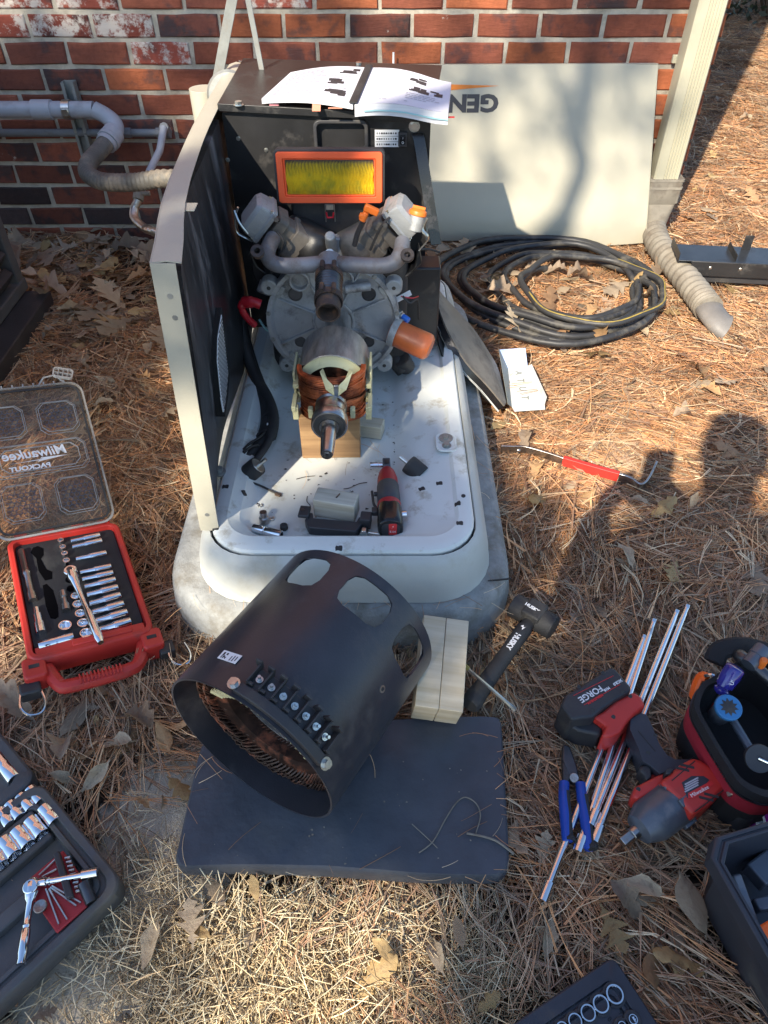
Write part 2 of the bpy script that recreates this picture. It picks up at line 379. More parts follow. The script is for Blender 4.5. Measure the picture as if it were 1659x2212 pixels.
c = mix(n, ramp(n, ad.outputs[0], .3, .5), c1, c2); p = nd(n, 'ShaderNodeBsdfPrincipled', Roughness=.95); b = nd(n, 'ShaderNodeBump', Strength=.9, Distance=.006)
n.links.new(t2.outputs[0], b.inputs['Height']); n.links.new(b.outputs[0], p.inputs['Normal']); n.links.new(c, p.inputs['Base Color'])
o = n.nodes.new('ShaderNodeOutputMaterial'); n.links.new(p.outputs[0], o.inputs[0]); me.materials.append(gm)
ground = link('ground', me); tag(ground, 'bare sandy soil and forest floor around the generator pad', kind='structure')

# ---- scattering (geometry nodes instance the little tufts on a cloud of points)
def scatter(name, protos, pts, rots, scl, idx, label, parent=None, kind='stuff'):
    c = bpy.data.collections.new(name + ' sources')
    for k, m_ in enumerate(protos):
        o = bpy.data.objects.new('%s_source_%02d' % (name, k), m_); c.objects.link(o)
    me = bpy.data.meshes.new(name); N = len(pts); me.vertices.add(N); me.vertices.foreach_set('co', np.asarray(pts, np.float32).reshape(-1))
    at = me.attributes.new('rot', 'FLOAT_VECTOR', 'POINT'); at.data.foreach_set('vector', np.asarray(rots, np.float32).reshape(-1))
    at = me.attributes.new('scl', 'FLOAT', 'POINT'); at.data.foreach_set('value', np.asarray(scl, np.float32))
    at = me.attributes.new('pick', 'INT', 'POINT'); at.data.foreach_set('value', np.asarray(idx, np.int32))
    o = link(name, me, parent); g = bpy.data.node_groups.new(name, 'GeometryNodeTree')
    g.interface.new_socket('Geometry', in_out='INPUT', socket_type='NodeSocketGeometry'); g.interface.new_socket('Geometry', in_out='OUTPUT', socket_type='NodeSocketGeometry')
    gi = g.nodes.new('NodeGroupInput'); go = g.nodes.new('NodeGroupOutput'); ip = g.nodes.new('GeometryNodeInstanceOnPoints'); ci = g.nodes.new('GeometryNodeCollectionInfo')
    ci.inputs['Collection'].default_value = c; ci.inputs['Separate Children'].default_value = True; ci.inputs['Reset Children'].default_value = True
    def na(nm, t): x = g.nodes.new('GeometryNodeInputNamedAttribute'); x.data_type = t; x.inputs['Name'].default_value = nm; return x.outputs['Attribute']
    L = g.links.new; L(gi.outputs[0], ip.inputs['Points']); L(ci.outputs[0], ip.inputs['Instance']); ip.inputs['Pick Instance'].default_value = True
    L(na('pick', 'INT'), ip.inputs['Instance Index']); L(na('rot', 'FLOAT_VECTOR'), ip.inputs['Rotation']); L(na('scl', 'FLOAT'), ip.inputs['Scale']); L(ip.outputs[0], go.inputs[0])
    md = o.modifiers.new('scatter', 'NODES'); md.node_group = g
    return tag(o, label, None, None, kind)
def strands(name, specs, mt, sides=3):        # specs: list of (points, radius0, radius1, colour)
    vs, fs, cs = [], [], []
    for pts, r0, r1, col in specs:
        b = len(vs); N = len(pts)
        for i, p in enumerate(pts):
            d = (pts[min(i+1, N-1)] - pts[max(i-1, 0)]).normalized(); u = d.cross(Vector((0, 0, 1)))
            if u.length < 1e-4: u = Vector((1, 0, 0))
            u.normalize(); w = u.cross(d); r = r0 + (r1-r0)*i/(N-1)
            for k in range(sides):
                q = 2*PI*k/sides + .5; vs.append(p + (u*math.cos(q) + w*math.sin(q))*r); cs.append((*col, 1))
        for i in range(N-1):
            for k in range(sides): fs.append((b+i*sides+k, b+i*sides+(k+1) % sides, b+(i+1)*sides+(k+1) % sides, b+(i+1)*sides+k))
    me = bpy.data.meshes.new(name); me.from_pydata(vs, [], fs); a = me.color_attributes.new('col', 'FLOAT_COLOR', 'POINT')
    a.data.foreach_set('color', np.array(cs, np.float32).reshape(-1)); me.materials.append(mt); me.polygons.foreach_set('use_smooth', [True]*len(fs)); return me
M['needle'] = attr_mat('needle', .55, rnd=.3); M['straw'] = attr_mat('straw', .65, rnd=.25); M['leaf'] = attr_mat('leaf', .6, transl=.25, rnd=.4, bump=.9, spots=.55)
NEEDLE_COLS = [(.72, .36, .17), (.80, .45, .22), (.58, .28, .135), (.84, .56, .31), (.42, .235, .135), (.74, .36, .15), (.86, .67, .43), (.30, .165, .10)]
def lerp(a, b, t): return tuple(x + (y-x)*t for x, y in zip(a, b))
def needle_tuft(k, n_=44, spread=.42, dull=0.0):
    sp = []
    for i in range(n_):
        a = random.gauss(0, spread) if random.random() < .82 else random.uniform(-PI, PI)
        if random.random() < .5: a += PI
        L = random.uniform(.10, .20); bx, by = random.gauss(0, .05), random.gauss(0, .05); cv = random.gauss(0, .9); tilt = random.gauss(0, .07)
        z0 = random.uniform(0, .022); col = lerp(random.choice(NEEDLE_COLS), (.30, .245, .19), dull + random.uniform(0, .2)); kf = random.choice((.5, .8, 1, 1, 1.12)); col = tuple(c_*kf for c_ in col)
        for f in range(random.choice((1, 2, 3))):
            aa = a + random.gauss(0, .06); pts = []; x, y = bx - L/2*math.cos(aa), by - L/2*math.sin(aa); th = aa - cv*L*2
            for j in range(5):
                t = j/4; pts.append(Vector((x, y, max(-.004, z0 + tilt*L*(t-.4) + .006*math.sin(3*t + i)))))
                x += L/4*math.cos(th); y += L/4*math.sin(th); th += cv*L
            sp.append((pts, .0009, .0006, col))
    return strands('needle_tuft', sp, M['needle'])
tufts = [needle_tuft(k) for k in range(8)] + [needle_tuft(k, 40, .5, .45) for k in range(5)]
def in_rect(x, y, cx, cy, rz, hx, hy):
    c_, s_ = math.cos(R(-rz)), math.sin(R(-rz)); dx, dy = x-cx, y-cy
    return (np.abs(dx*c_ - dy*s_) < hx) & (np.abs(dx*s_ + dy*c_) < hy)
KEEP_OUT = [(-.10, 1.5, 0, .345, .62), (-.06, .55, 0, .235, .16), (-.62, .91, 27, .13, .20), (-.70, .38, -40, .2, .15), (.62, .29, 14, .15, .17), (.25, .10, 30, .12, .14), (-.2, 1.0, 0, .2, .12)]
def blocked(x, y, m=0.0):
    b = (y > 2.80) & (x < 1.16)
    for cx, cy, rz, hx, hy in KEEP_OUT: b |= in_rect(x, y, cx, cy, rz, hx + m, hy + m)
    return b
def cloud(n_, x0, x1, y0, y1): return rng.uniform(x0, x1, n_), rng.uniform(y0, y1, n_)
def flow(x, y): return 1.3*np.sin(1.9*x + .7) + 1.1*np.cos(2.3*y - .8*x) + .6*np.sin(5*x*y)
xs, ys = [], []
for n_, bx in ((3900, (-1.7, 1.9, .0, 2.9)), (2600, (1.0, 3.4, 1.9, 5.2)), (2400, (1.2, 6.5, 4.6, 9.5))):
    x, y = cloud(n_, *bx); xs.append(x); ys.append(y)
x = np.concatenate(xs); y = np.concatenate(ys)
g_ = np.clip(msk(GRASS, x, y)*.66 + msk([(a_, b_, c_*1.45, d_*1.35, e_*1.05) for a_, b_, c_, d_, e_ in SAND], x, y), 0, 1)
lf = np.exp(-(((x+.95)/.45)**2 + ((y-2.4)/.5)**2))*.85                 # more leaves than needles by the wall
ok = ~blocked(x, y) & (rng.random(len(x)) > np.maximum(g_, lf)); x, y = x[ok], y[ok]
N = len(x); z = ghz(x, y) + rng.uniform(.002, .026, N)
dull = (y < 1.0) & (rng.random(N) < .6) | (rng.random(N) < .15)  # duller tufts in the foreground paint in its shade; the rest fall at random
idx = np.where(dull, rng.integers(8, 13, N), rng.integers(0, 8, N))
rot = np.stack([rng.normal(0, .07, N), rng.normal(0, .07, N), flow(x, y) + rng.normal(0, .55, N)], -1)
def one_needle(k):
    a = 0; cv = random.gauss(0, 2.5); L = random.uniform(.05, .14); pts = []; x_ = y_ = 0; th = 0
    for j in range(6): pts.append(Vector((x_, y_, .001 + .003*math.sin(j)))); x_ += L/5*math.cos(th); y_ += L/5*math.sin(th); th += cv*L/2
    return strands('stray_needle', [(pts, .0008, .0005, random.choice(NEEDLE_COLS))], M['needle'])
sn = [one_needle(k) for k in range(9)]; sx_, sy_, sz_ = [], [], []
for n_, x0, x1, y0, y1, z0 in ((4, -.29, .18, .40, .62, .041), (26, .17, .25, .95, 1.5, .0925), (30, -.40, .22, .85, .90, .0925), (14, -.2, .15, .95, 1.4, .164), (10, -.33, -.29, .38, .60, .041), (14, .17, .20, .38, .62, .041), (12, -.31, .19, .375, .40, .040)):
    for i in range(n_): sx_.append(random.uniform(x0, x1)); sy_.append(random.uniform(y0, y1)); sz_.append(z0)
nn = len(sx_); scatter('stray_needles', sn, np.stack([sx_, sy_, sz_], -1), np.stack([rng.normal(0, .02, nn), rng.normal(0, .02, nn), rng.uniform(0, 6.3, nn)], -1), rng.uniform(.35, .9, nn), rng.integers(0, 9, nn), 'single pine needles strewn over the mat, pad and tray')
scatter('pine_straw', tufts, np.stack([x, y, z], -1), rot, rng.uniform(.75, 1.15, N), idx, 'brown pine needles covering the ground in layers')
# ---- short dead grass in front of the mat
GRASS_COLS = [(.80, .62, .36), (.60, .43, .24), (.88, .73, .47), (.34, .26, .15), (.60, .52, .35), (.26, .19, .11)]
def grass_tuft(k):
    sp = []
    for i in range(46):
        a = random.uniform(-PI, PI); L = random.uniform(.02, .07); x_, y_ = random.gauss(0, .030), random.gauss(0, .028); el = abs(random.gauss(.15, .35)); cv = random.gauss(0, 5); pts = []
        z_ = random.uniform(0, .008); th = a
        for j in range(4):
            pts.append(Vector((x_, y_, z_))); x_ += L/3*math.cos(th)*math.cos(el); y_ += L/3*math.sin(th)*math.cos(el); z_ += L/3*math.sin(el)*(1-j*.5); th += cv*L/2
        sp.append((pts, .0009, .0005, random.choice(GRASS_COLS)))
    return strands('grass_tuft', sp, M['straw'])
gt = [grass_tuft(k) for k in range(7)]
x, y = cloud(3500, -.9, .9, -.1, .62); g_ = msk(GRASS, x, y); pt_ = .55 + .45*np.sin(23*x + 9*y)*np.cos(19*y - 11*x); ok = ~blocked(x, y, .01) & (rng.random(len(x)) < g_*pt_*1.15 + .04*msk(SAND, x, y)); x, y = x[ok], y[ok]; N = len(x)
scatter('dry_grass', gt, np.stack([x, y, ghz(x, y) + rng.uniform(0, .012, N)], -1), np.stack([rng.normal(0, .12, N), rng.normal(0, .12, N), rng.uniform(0, 6.3, N)], -1), rng.uniform(.7, 1.25, N), rng.integers(0, 7, N), 'pale dead grass matted in front of the black mat')
# ---- leaves
LEAF_COLS = [(.46, .35, .23), (.38, .30, .21), (.48, .29, .14), (.32, .24, .17), (.54, .43, .29), (.40, .23, .12), (.50, .34, .15)]
def leaf_mesh(kind, L, w, curl, col):
    if kind == 'oak': prof = [(0, .02), (.10, .03), (.2, .30), (.28, .14), (.40, .55), (.47, .95), (.53, .20), (.64, .62), (.70, .85), (.76, .22), (.86, .40), (.93, .16), (1, .01)]
    elif kind == 'lobed': prof = [(0, .02), (.08, .04), (.22, .45), (.34, .62), (.42, .40), (.55, .95), (.64, .70), (.72, .45), (.84, .60), (.95, .22), (1, .02)]
    else: prof = [(0, .02), (.08, .05), (.18, .45), (.32, .85), (.48, 1.0), (.62, .92), (.78, .62), (.90, .28), (1, .02)]
    rows = []; ph = random.uniform(0, 6)
    for i, (t, h) in enumerate(prof):
        sw = .22 if (kind == 'oak' and h > .5) else .04
        hl = h*w*random.uniform(.8, 1.15); hr = h*w*random.uniform(.8, 1.15); yy = t*L
        zz = lambda q: curl*(q*q)/w + curl*.5*math.sin(3.2*t + ph)*L*.3
        rows.append([(-hl, yy + sw*h*L*.5, zz(hl) + random.gauss(0, .002)), (math.sin(2*t+ph)*.04*L, yy, zz(0)), (hr, yy + sw*h*L*.5, zz(hr) + random.gauss(0, .002))])
    mb = MB().sheet(rows); me = mb.mesh('oak_leaf', M['leaf'], 80); a = me.color_attributes.new('col', 'FLOAT_COLOR', 'POINT')
    a.data.foreach_set('color', np.array([(*lerp(col, (.2, .15, .1), .25 if i % 3 == 1 else random.uniform(0, .15)), 1) for i in range(len(me.vertices))], np.float32).reshape(-1)); return me
leaf_protos = []
for k in range(18):
    kd = ('oak', 'oak', 'lobed', 'plain', 'plain', 'plain')[k % 6]; L = random.uniform(.085, .125) if kd != 'plain' else random.uniform(.05, .09)
    leaf_protos.append(leaf_mesh(kd, L, L*(.40 if kd == 'oak' else .30 if kd == 'lobed' else .21), random.uniform(-.9, 1.5), LEAF_COLS[(k*5+k//6) % 7]))
def put_leaf(px, py, k, rz=None, s=1.0, dz=.012, tilt=.25, label=None):
    p = G(px, py, 0); o = link('oak_leaf', leaf_protos[k], ground)
    o.location = (p.x, p.y, float(ghz(np.array(p.x), np.array(p.y))) + random.choice((.020, .030, .036)) + dz); o.rotation_euler = (random.gauss(0, tilt), random.gauss(0, tilt), random.uniform(0, 6.28) if rz is None else R(rz)); o.scale = (s,)*3
    if label: o['label'] = label
    return o
for px, py, k, rz, s in ((1150, 1860, 0, 40, 1.15), (1345, 1850, 1, 130, 1.2), (1430, 1940, 9, 75, 1.3), (1520, 2030, 3, 15, 1.5), (1290, 1960, 12, 200, 1), (495, 1965, 3, 50, 1.1), (462, 2030, 4, 70, 1.0), (545, 2065, 5, 10, .8), (755, 2160, 8, -50, 1.2), (870, 2090, 4, 60, 1.1), (960, 2110, 9, 20, 1.1), (1000, 2060, 11, 10, .9),
                        (1312, 1345, 3, 20, .9), (1218, 1398, 10, -60, .8), (355, 770, 0, 10, 1.2), (370, 1640, 10, 30, .9), (130, 1600, 3, -20, 1.1), (80, 1560, 2, 60, 1), (300, 1620, 5, 80, 1), (215, 1520, 3, 0, .9), (560, 1960, 4, 20, .8), (350, 1990, 5, 170, 1.1), (1400, 1100, 9, 60, .8), (1240, 1090, 10, -60, .8), (1540, 2090, 8, 80, 1.2), (1460, 2060, 3, -20, 1.1), (1390, 2000, 2, 40, .9),
                        (1360, 1240, 9, 20, 1), (1580, 1090, 10, 60, .9), (1500, 1000, 4, 40, 1), (1250, 1040, 3, 120, 1), (1130, 1075, 5, 10, 1)):
    put_leaf(px, py, k, rz, s*(.78 if py > 1840 else 1), tilt=.2)
cnt = 31
def leaf_zone(n_, x0, x1, y0, y1, ks=None, big=1.0, up_=0.0):
    global cnt
    t = 0
    while n_ and t < 5000:
        t += 1; px, py = random.uniform(x0, x1), random.uniform(y0, y1); p = G(px, py)
        if bool(blocked(np.array([p.x]), np.array([p.y]), .03)[0]): continue
        put_leaf(px, py, random.choice(ks) if ks else random.randrange(18), s=random.uniform(.75, 1.2)*big, dz=.012+up_*random.random()); n_ -= 1; cnt += 1
leaf_zone(120, 10, 375, 498, 690, None, 1.35, .012); leaf_zone(16, 120, 380, 700, 1000); leaf_zone(90, 930, 1440, 505, 760, None, 1.1, .016); leaf_zone(26, 1440, 1659, 230, 520); leaf_zone(26, 1440, 1659, 560, 900); leaf_zone(16, 1080, 1659, 900, 1350); leaf_zone(4, 1150, 1659, 1900, 2212, None, .7); leaf_zone(8, 100, 380, 1400, 1700, None, .8)
# small broken leaf litter between the needles
x, y = cloud(5600, -1.7, 2.6, .05, 4.6); d_ = .22 + .78*np.exp(-(((x+.95)/.5)**2 + ((y-2.3)/.55)**2)) + .4*np.exp(-(((x-.6)/.6)**2 + ((y-2.4)/.4)**2))
ok = ~blocked(x, y, .015) & (rng.random(len(x)) < d_); x, y = x[ok], y[ok]; N = len(x)
scatter('leaf_litter', leaf_protos, np.stack([x, y, ghz(x, y) + rng.uniform(.014, .04, N)], -1), np.stack([rng.normal(0, .4, N), rng.normal(0, .4, N), rng.uniform(0, 6.3, N)], -1), rng.uniform(.25, .85, N), rng.integers(0, 18, N), 'small broken dry leaves mixed into the pine straw')

# ================================================================ brick house corner
WY, WX = 2.82, 1.135; CH, CL = .0790, .2130; JT = .0145
wall = thing('brick_wall', 'red brick house wall with pale mortar ending at an outside corner', 'wall', T(0, WY, 0)); wall['kind'] = 'structure'
def brick_material(name, a, b, dark, damt, white=0.0):
    m, n = new_mat(name); vec, oi = coords(n); vecs, _ = coords(n, (1, 1, 5)); p = nd(n, 'ShaderNodeBsdfPrincipled', Roughness=.88); p.inputs['Specular IOR Level'].default_value = .25
    t1 = noise_tex(n, vec, 9, 5, .6); t2 = noise_tex(n, vec, 70, 8, .7); t3 = noise_tex(n, vecs, 26, 8, .7)
    c = mix(n, ramp(n, t1.outputs[0], .35, .65), a, b); c = mix(n, ramp(n, t1.outputs[0], .58-.1*damt, .66-.1*damt, 0, .9), c, dark); c = mix(n, ramp(n, t2.outputs[0], .42, .75, 0, .55), c, [q*.45 for q in a])
    h = nd(n, 'ShaderNodeHueSaturation'); n.links.new(c, h.inputs['Color']); n.links.new(ramp(n, oi.outputs['Random'], 0, 1, .7, 1.3), h.inputs['Value']); c = h.outputs[0]
    t4 = noise_tex(n, vec, 15, 10, .75); c = mix(n, ramp(n, t4.outputs[0], .665 - .18*white, .70 - .13*white, 0, .9), c, (.55, .50, .44))
    n.links.new(c, p.inputs['Base Color']); bp = nd(n, 'ShaderNodeBump', Strength=.8, Distance=.004); n.links.new(t3.outputs[0], bp.inputs['Height']); n.links.new(bp.outputs[0], p.inputs['Normal'])
    o = n.nodes.new('ShaderNodeOutputMaterial'); n.links.new(p.outputs[0], o.inputs[0]); return m
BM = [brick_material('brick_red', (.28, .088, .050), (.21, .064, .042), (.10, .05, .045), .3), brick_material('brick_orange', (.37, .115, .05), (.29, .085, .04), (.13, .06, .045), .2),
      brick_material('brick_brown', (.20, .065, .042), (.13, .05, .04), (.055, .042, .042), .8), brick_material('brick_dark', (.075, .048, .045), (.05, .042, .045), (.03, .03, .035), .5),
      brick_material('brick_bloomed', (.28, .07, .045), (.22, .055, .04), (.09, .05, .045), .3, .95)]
_bm = {}
def brick_mesh(L, k, v):
    key = (round(L, 3), k, v)
    if key not in _bm:
        random.seed(hash(key) % 9999); h, d = CH - JT, .09; j = lambda s=.0030: random.uniform(-s, s); q = .004; ls = []
        for yy, e in ((d, 0), (.004, 0), (0, q)):
            o_ = []
            for sx, sz in ((-1, -1), (0, -1), (1, -1), (1, 1), (.3, 1), (-.4, 1), (-1, 1)): o_.append((sx*(L/2-e) + j(), yy + j(.0008), sz*(h/2-e) + j(.0018)))
            ls.append(o_)
        _bm[key] = MB().loft(ls).mesh('brick', BM[k], 30)
    return _bm[key]
Z0 = .652 - 8*CH
rb = random.Random(3)
def lay(x, z, L, k, ret=False):
    o = link('brick', brick_mesh(L, k, rb.randrange(3)), wall)
    if ret: o.location = (WX + rb.uniform(-.0015, .0015), x, z); o.rotation_euler = (0, rb.gauss(0, .004), R(90) + rb.gauss(0, .004))
    else: o.location = (x, rb.uniform(-.0015, .0015), z); o.rotation_euler = (0, rb.gauss(0, .005), rb.gauss(0, .004))
for row in range(-1, 14):
    z = Z0 + (row + .5)*CH; off = -.76 if row % 2 == 0 else -.866
    jx = [off + CL*i for i in range(-6, 12)]; jx = [q for q in jx if q < WX - .06] + [WX + JT/2]
    for a, b in zip(jx[:-1], jx[1:]):
        xm = (a+b)/2
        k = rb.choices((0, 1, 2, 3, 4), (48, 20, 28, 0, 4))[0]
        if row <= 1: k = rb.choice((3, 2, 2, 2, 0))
        elif row <= 4 and xm < -.4: k = rb.choice((2, 2, 0, 0, 2))  # browner bricks here put the shade of the lower left wall into the colour
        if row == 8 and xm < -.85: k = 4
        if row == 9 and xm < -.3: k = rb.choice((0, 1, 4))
        if xm > WX - .12: k = 1
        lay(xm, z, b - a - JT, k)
    ln = .2 if row % 2 else .098; yy = .004
    while yy < .95:
        lay(yy + ln/2 + (.1 if yy < .01 else 0), z, ln, 1 if yy < .1 else rb.choice((0, 1, 2)), True); yy += ln + JT + (.1 if yy < .01 else 0); ln = .2
mo = MB(); rows = []
mo.box((-.45, .10, .50), (2*(WX-.006) + .9 - .02, .186, 1.22)); mo.box((WX - .109, .60, .50), (.206, 1.0, 1.22))
mo.build('mortar', M['mortar'], wall)
m, n = new_mat('upper_brick'); bt = nd(n, 'ShaderNodeTexBrick', Scale=1.0); bt.inputs['Color1'].default_value = (.26, .07, .042, 1); bt.inputs['Color2'].default_value = (.16, .055, .04, 1); bt.inputs['Mortar'].default_value = (.4, .37, .31, 1)
bt.inputs['Brick Width'].default_value = .213; bt.inputs['Row Height'].default_value = .079; bt.inputs['Mortar Size'].default_value = .006
tc = n.nodes.new('ShaderNodeTexCoord'); mp = nd(n, 'ShaderNodeMapping'); mp.inputs['Rotation'].default_value = (R(90), 0, 0); n.links.new(tc.outputs['Object'], mp.inputs[0]); n.links.new(mp.outputs[0], bt.inputs[0])
p = nd(n, 'ShaderNodeBsdfPrincipled', Roughness=.9); n.links.new(bt.outputs[0], p.inputs['Base Color']); o = n.nodes.new('ShaderNodeOutputMaterial'); n.links.new(p.outputs[0], o.inputs[0])
uw = MB().box((-3.0, 3.0, 3.0), (2*(WX+3.0), 6.0, 3.76)); uw.box((-3.0, 3.22, .5), (2*(WX+3.0)-.06, 5.5, 1.2)); uw.build('upper_wall', m, wall)

# ================================================================ downspout and its flexible drain
ds = thing('downspout', 'cream fluted downspout running down the brick wall near the corner', 'downspout', T(1.045, 2.765, 0))
fl = [(-.050, .036), (-.050, -.034), (-.044, -.040)]
for i in range(5):
    x0 = -.016 + i*.0100; fl += [(x0, -.040), (x0+.003, -.0355), (x0+.0060, -.0355), (x0+.0085, -.040)]
fl += [(.038, -.040), (.042, -.034), (.042, .036)]
MB().prism(fl, .19, 2.6).build('pipe', M['downspout'], ds, ang=25)
MB().prism([(.0425, -.03), (.0445, -.03), (.0445, .04), (.0425, .04)], .2, 2.6).build('seam', M['drain_grey'], ds)
MB().box((0, .044, .60), (.125, .014, .025)).build('strap', M['downspout'], ds, .002)
lo = []
for z, w, h, r in ((.235, .124, .098, .012), (.15, .124, .098, .014), (.146, .116, .092, .018), (.10, .112, .100, .040), (.06, .106, .106, .052)): lo.append([(x_, y_, z) for x_, y_ in rrect(w, h, r)])
ad = MB().loft(lo).build('adapter', M['drain_tan'], ds)
for z in (.232, .205): MB().ring(rrect(.128, .102, .012), rrect(.120, .094, .012), z-.004, z+.004).build('rib', M['drain_tan'], ad)
dp = thing('drain_hose', 'tan corrugated drain hose curving out from the downspout over the straw', 'drain hose', T(1.07, 2.5, 0))
ctl = [(1.045, 2.765, .075), (1.048, 2.75, .05), G(1424, 530, .052), G(1462, 578, .052), G(1508, 636, .05), G(1532, 668, .046)]
path = smooth_path(ctl, 22); rad = [.0425 + .0028*(1 if (i//2) % 2 else -1) for i in range(len(path))]
MB().tube(path, rad, 18).build('corrugated_tube', M['drain_tan'], dp, world=True, ang=60)
e = [path[-1], G(1540, 680, .044), G(1556, 700, .034), G(1566, 708, .026)]
MB().tube(smooth_path(e, 4), [.046]*9 + [.047, .048, .050, .051], 18, cap=False, flat=.62).build('dark_cuff', M['drain_grey'], dp, world=True, label='dark flattened end of the drain hose')
# ================================================================ conduit and gas line along the wall
cz = W(60, 237, 2.72).z
cn = thing('electrical_conduit', 'thick grey plastic conduit bending off the wall into ribbed hose', 'conduit', T(-1.1, 2.72, cz))
p0 = Vector((-2.2, 2.72, cz)); p1 = W(205, 243, 2.72); p1.z = cz
MB().cyl(p0, p1, .0265, n=20).build('pipe', M['pvc'], cn, world=True)
MB().tube(smooth_path([p1, W(228, 250, 2.715), W(246, 265, 2.70), W(250, 280, 2.68), W(243, 292, 2.655)], 6), .0275, 20).build('elbow', M['pvc'], cn, world=True)
a = W(72, 239, 2.72); a.z = cz; b = W(114, 239, 2.72); b.z = cz; MB().cyl(a, b, .0315, n=20).build('coupling', M['pvc'], cn, .0015, world=True)
h0, h1 = W(247, 286, 2.665), W(228, 312, 2.61); d_ = (h1-h0).normalized()
nut = MB().cyl(h0, h0 + d_*.03, .036, n=24).cyl(h0 + d_*.031, h0 + d_*.045, .039, n=10).cyl(h0 + d_*.046, h0 + d_*.062, .034, n=24)
nut.build('connector_nut', M['pvc'], cn, .0015, world=True)
hp = smooth_path([h0 + d_*.05, W(215, 325, 2.56), W(192, 352, 2.48), W(190, 375, 2.42), W(222, 392, 2.38), W(290, 394, 2.35), W(370, 386, 2.33), (-.42, 2.28, .37), (-.30, 2.16, .37)], 30)
MB().tube(hp, [.0265 + (.0016 if i % 4 < 2 else -.0010) for i in range(len(hp))], 18).build('ribbed_hose', M['hose_grey'], cn, world=True, ang=70)
gp = thing('gas_pipe', 'thin grey gas pipe below the conduit ending in a flexible steel line', 'pipe', T(-1.1, 2.785, W(60, 287, 2.785).z))
gz = W(60, 287, 2.785).z; q1 = W(358, 284, 2.785); q1.z = gz
MB().cyl((-2.2, 2.785, gz), q1, .0130, n=14).build('pipe', M['pvc_dark'], gp, world=True)
for px in (232, 254, 276, 345): c_ = W(px, 286, 2.785); MB().cyl((c_.x-.012, 2.785, gz), (c_.x+.012, 2.785, gz), .0175, n=8).build('fitting', M['pvc_dark'], gp, .001, world=True)
f = MB(); f.cyl(q1 + Vector((-.012, 0, 0)), q1 + Vector((.016, 0, 0)), .019, n=12); f.cyl(q1 + Vector((.004, .01, .0)), q1 + Vector((.004, -.03, .028)), .017, n=8); f.build('fitting', M['pvc_dark'], gp, .001, world=True)
MB().tube([q1 + Vector((.004, -.03, .026)), W(345, 325, 2.68), W(324, 368, 2.60), W(306, 410, 2.52)], .0125, 12).build('drop_pipe', M['pvc'], gp, world=True)
v0 = W(303, 402, 2.525); MB().cyl(v0, W(298, 432, 2.49), .019, n=8).cyl(W(305, 418, 2.50) + Vector((-.02, 0, 0)), W(305, 418, 2.50) + Vector((.03, 0, .0)), .008, n=8).build('valve', M['drain_tan'], gp, .001, world=True)
hp = smooth_path([W(298, 432, 2.49), W(290, 452, 2.47), W(291, 472, 2.42), W(312, 492, 2.36), W(345, 506, 2.28), (-.42, 2.16, .14)], 26)
MB().tube(hp, [.0135 + (.0009 if i % 3 else -.0009) for i in range(len(hp))], 14).build('braided_line', M['zinc'], gp, world=True, ang=70)
def strut(px, y0, y1, lab):
    c_ = W(px, y0, 2.79); b_ = W(px, y1, 2.79); s_ = thing('strut_channel', lab, 'bracket', T(c_.x, 2.79, b_.z), 'strut channels on the wall'); h = c_.z - b_.z
    mb = MB(); mb.box((0, .018, h/2), (.041, .004, h))
    for sx in (-1, 1): mb.box((sx*.0205, 0, h/2), (.003, .034, h)); mb.box((sx*.0155, -.016, h/2), (.008, .003, h))
    mb.build('channel', M['galv'], s_); return s_
s1 = strut(147, 176, 335, 'galvanized channel bracket on the brick holding the conduit clamp')
cl = MB(); cc = W(146, 239, 2.72)
cl.lathe([(.0275, -.013), (.031, -.013), (.031, .013), (.0275, .013)], T(0, cc.y-2.79, cz-MW[s1.name].translation.z) @ RY(90), 24); cl.box((0, -.1, cz-MW[s1.name].translation.z), (.02, .012, .02)); cl.build('pipe_clamp', M['zinc'], s1)

# ================================================================ coil of thick black cable
coil = thing('cable_coil', 'loose coil of thick black cable with faded yellow stripe on the leaves', 'cable', T(.57, 2.33, 0))
def loop(cx, cy, r, a0, a1, z, k=44, wob=.01, sq=1.0):
    out = []
    for i in range(k + 1):
        a = R(a0 + (a1-a0)*i/k); rr = r + wob*math.sin(3*a + cx*9) + .006*math.sin(7*a)
        out.append(Vector((cx + rr*math.cos(a), cy + sq*rr*math.sin(a), max(.008, z + .010*math.sin(2*a+r*40)))))
    return out
CR = .0108
pts = []
for i, (cx, cy, r, z) in enumerate(((.555, 2.34, .392, .012), (.595, 2.325, .360, .022), (.56, 2.33, .335, .034), (.61, 2.335, .315, .016), (.585, 2.32, .290, .040), (.64, 2.32, .255, .024), (.555, 2.30, .372, .048), (.655, 2.30, .230, .034))):
    pts += loop(cx + random.uniform(-.012, .012), cy + random.uniform(-.012, .012), r, 10, 352, z, 44, random.uniform(.008, .022), random.uniform(.93, 1.04))
cable = MB().tube(pts, CR, 10).build('cable', M['cable_black'], coil, world=True)
top = loop(.705, 2.24, .235, 120, 520, .060, 66, .006); top = [Vector((p.x, p.y, p.z - .045*max(0, (8-i)/8) - .03*max(0, (i-58)/8))) for i, p in enumerate(top)]
top = [Vector((.30, 2.40, .02)), Vector((.40, 2.44, .05))] + top[4:] if False else top
MB().tube(top, CR, 10).build('cable', M['cable_black'], coil, world=True, label='uppermost loop with the yellow stripe')
st = MB(); inner = [p + Vector(((.705-p.x), (2.24-p.y), 0)).normalized()*-.004 + Vector((0, 0, CR*.90)) for p in top[12:50]]
st.tube(inner, .0028, 5, flat=.6); st.build('yellow_stripe', M['yellow_print'], coil, world=True)
in2 = [Vector((.60+.298*math.cos(R(a)), 2.33+.298*math.sin(R(a)), .016 + CR*.93)) for a in range(268, 335, 4)]
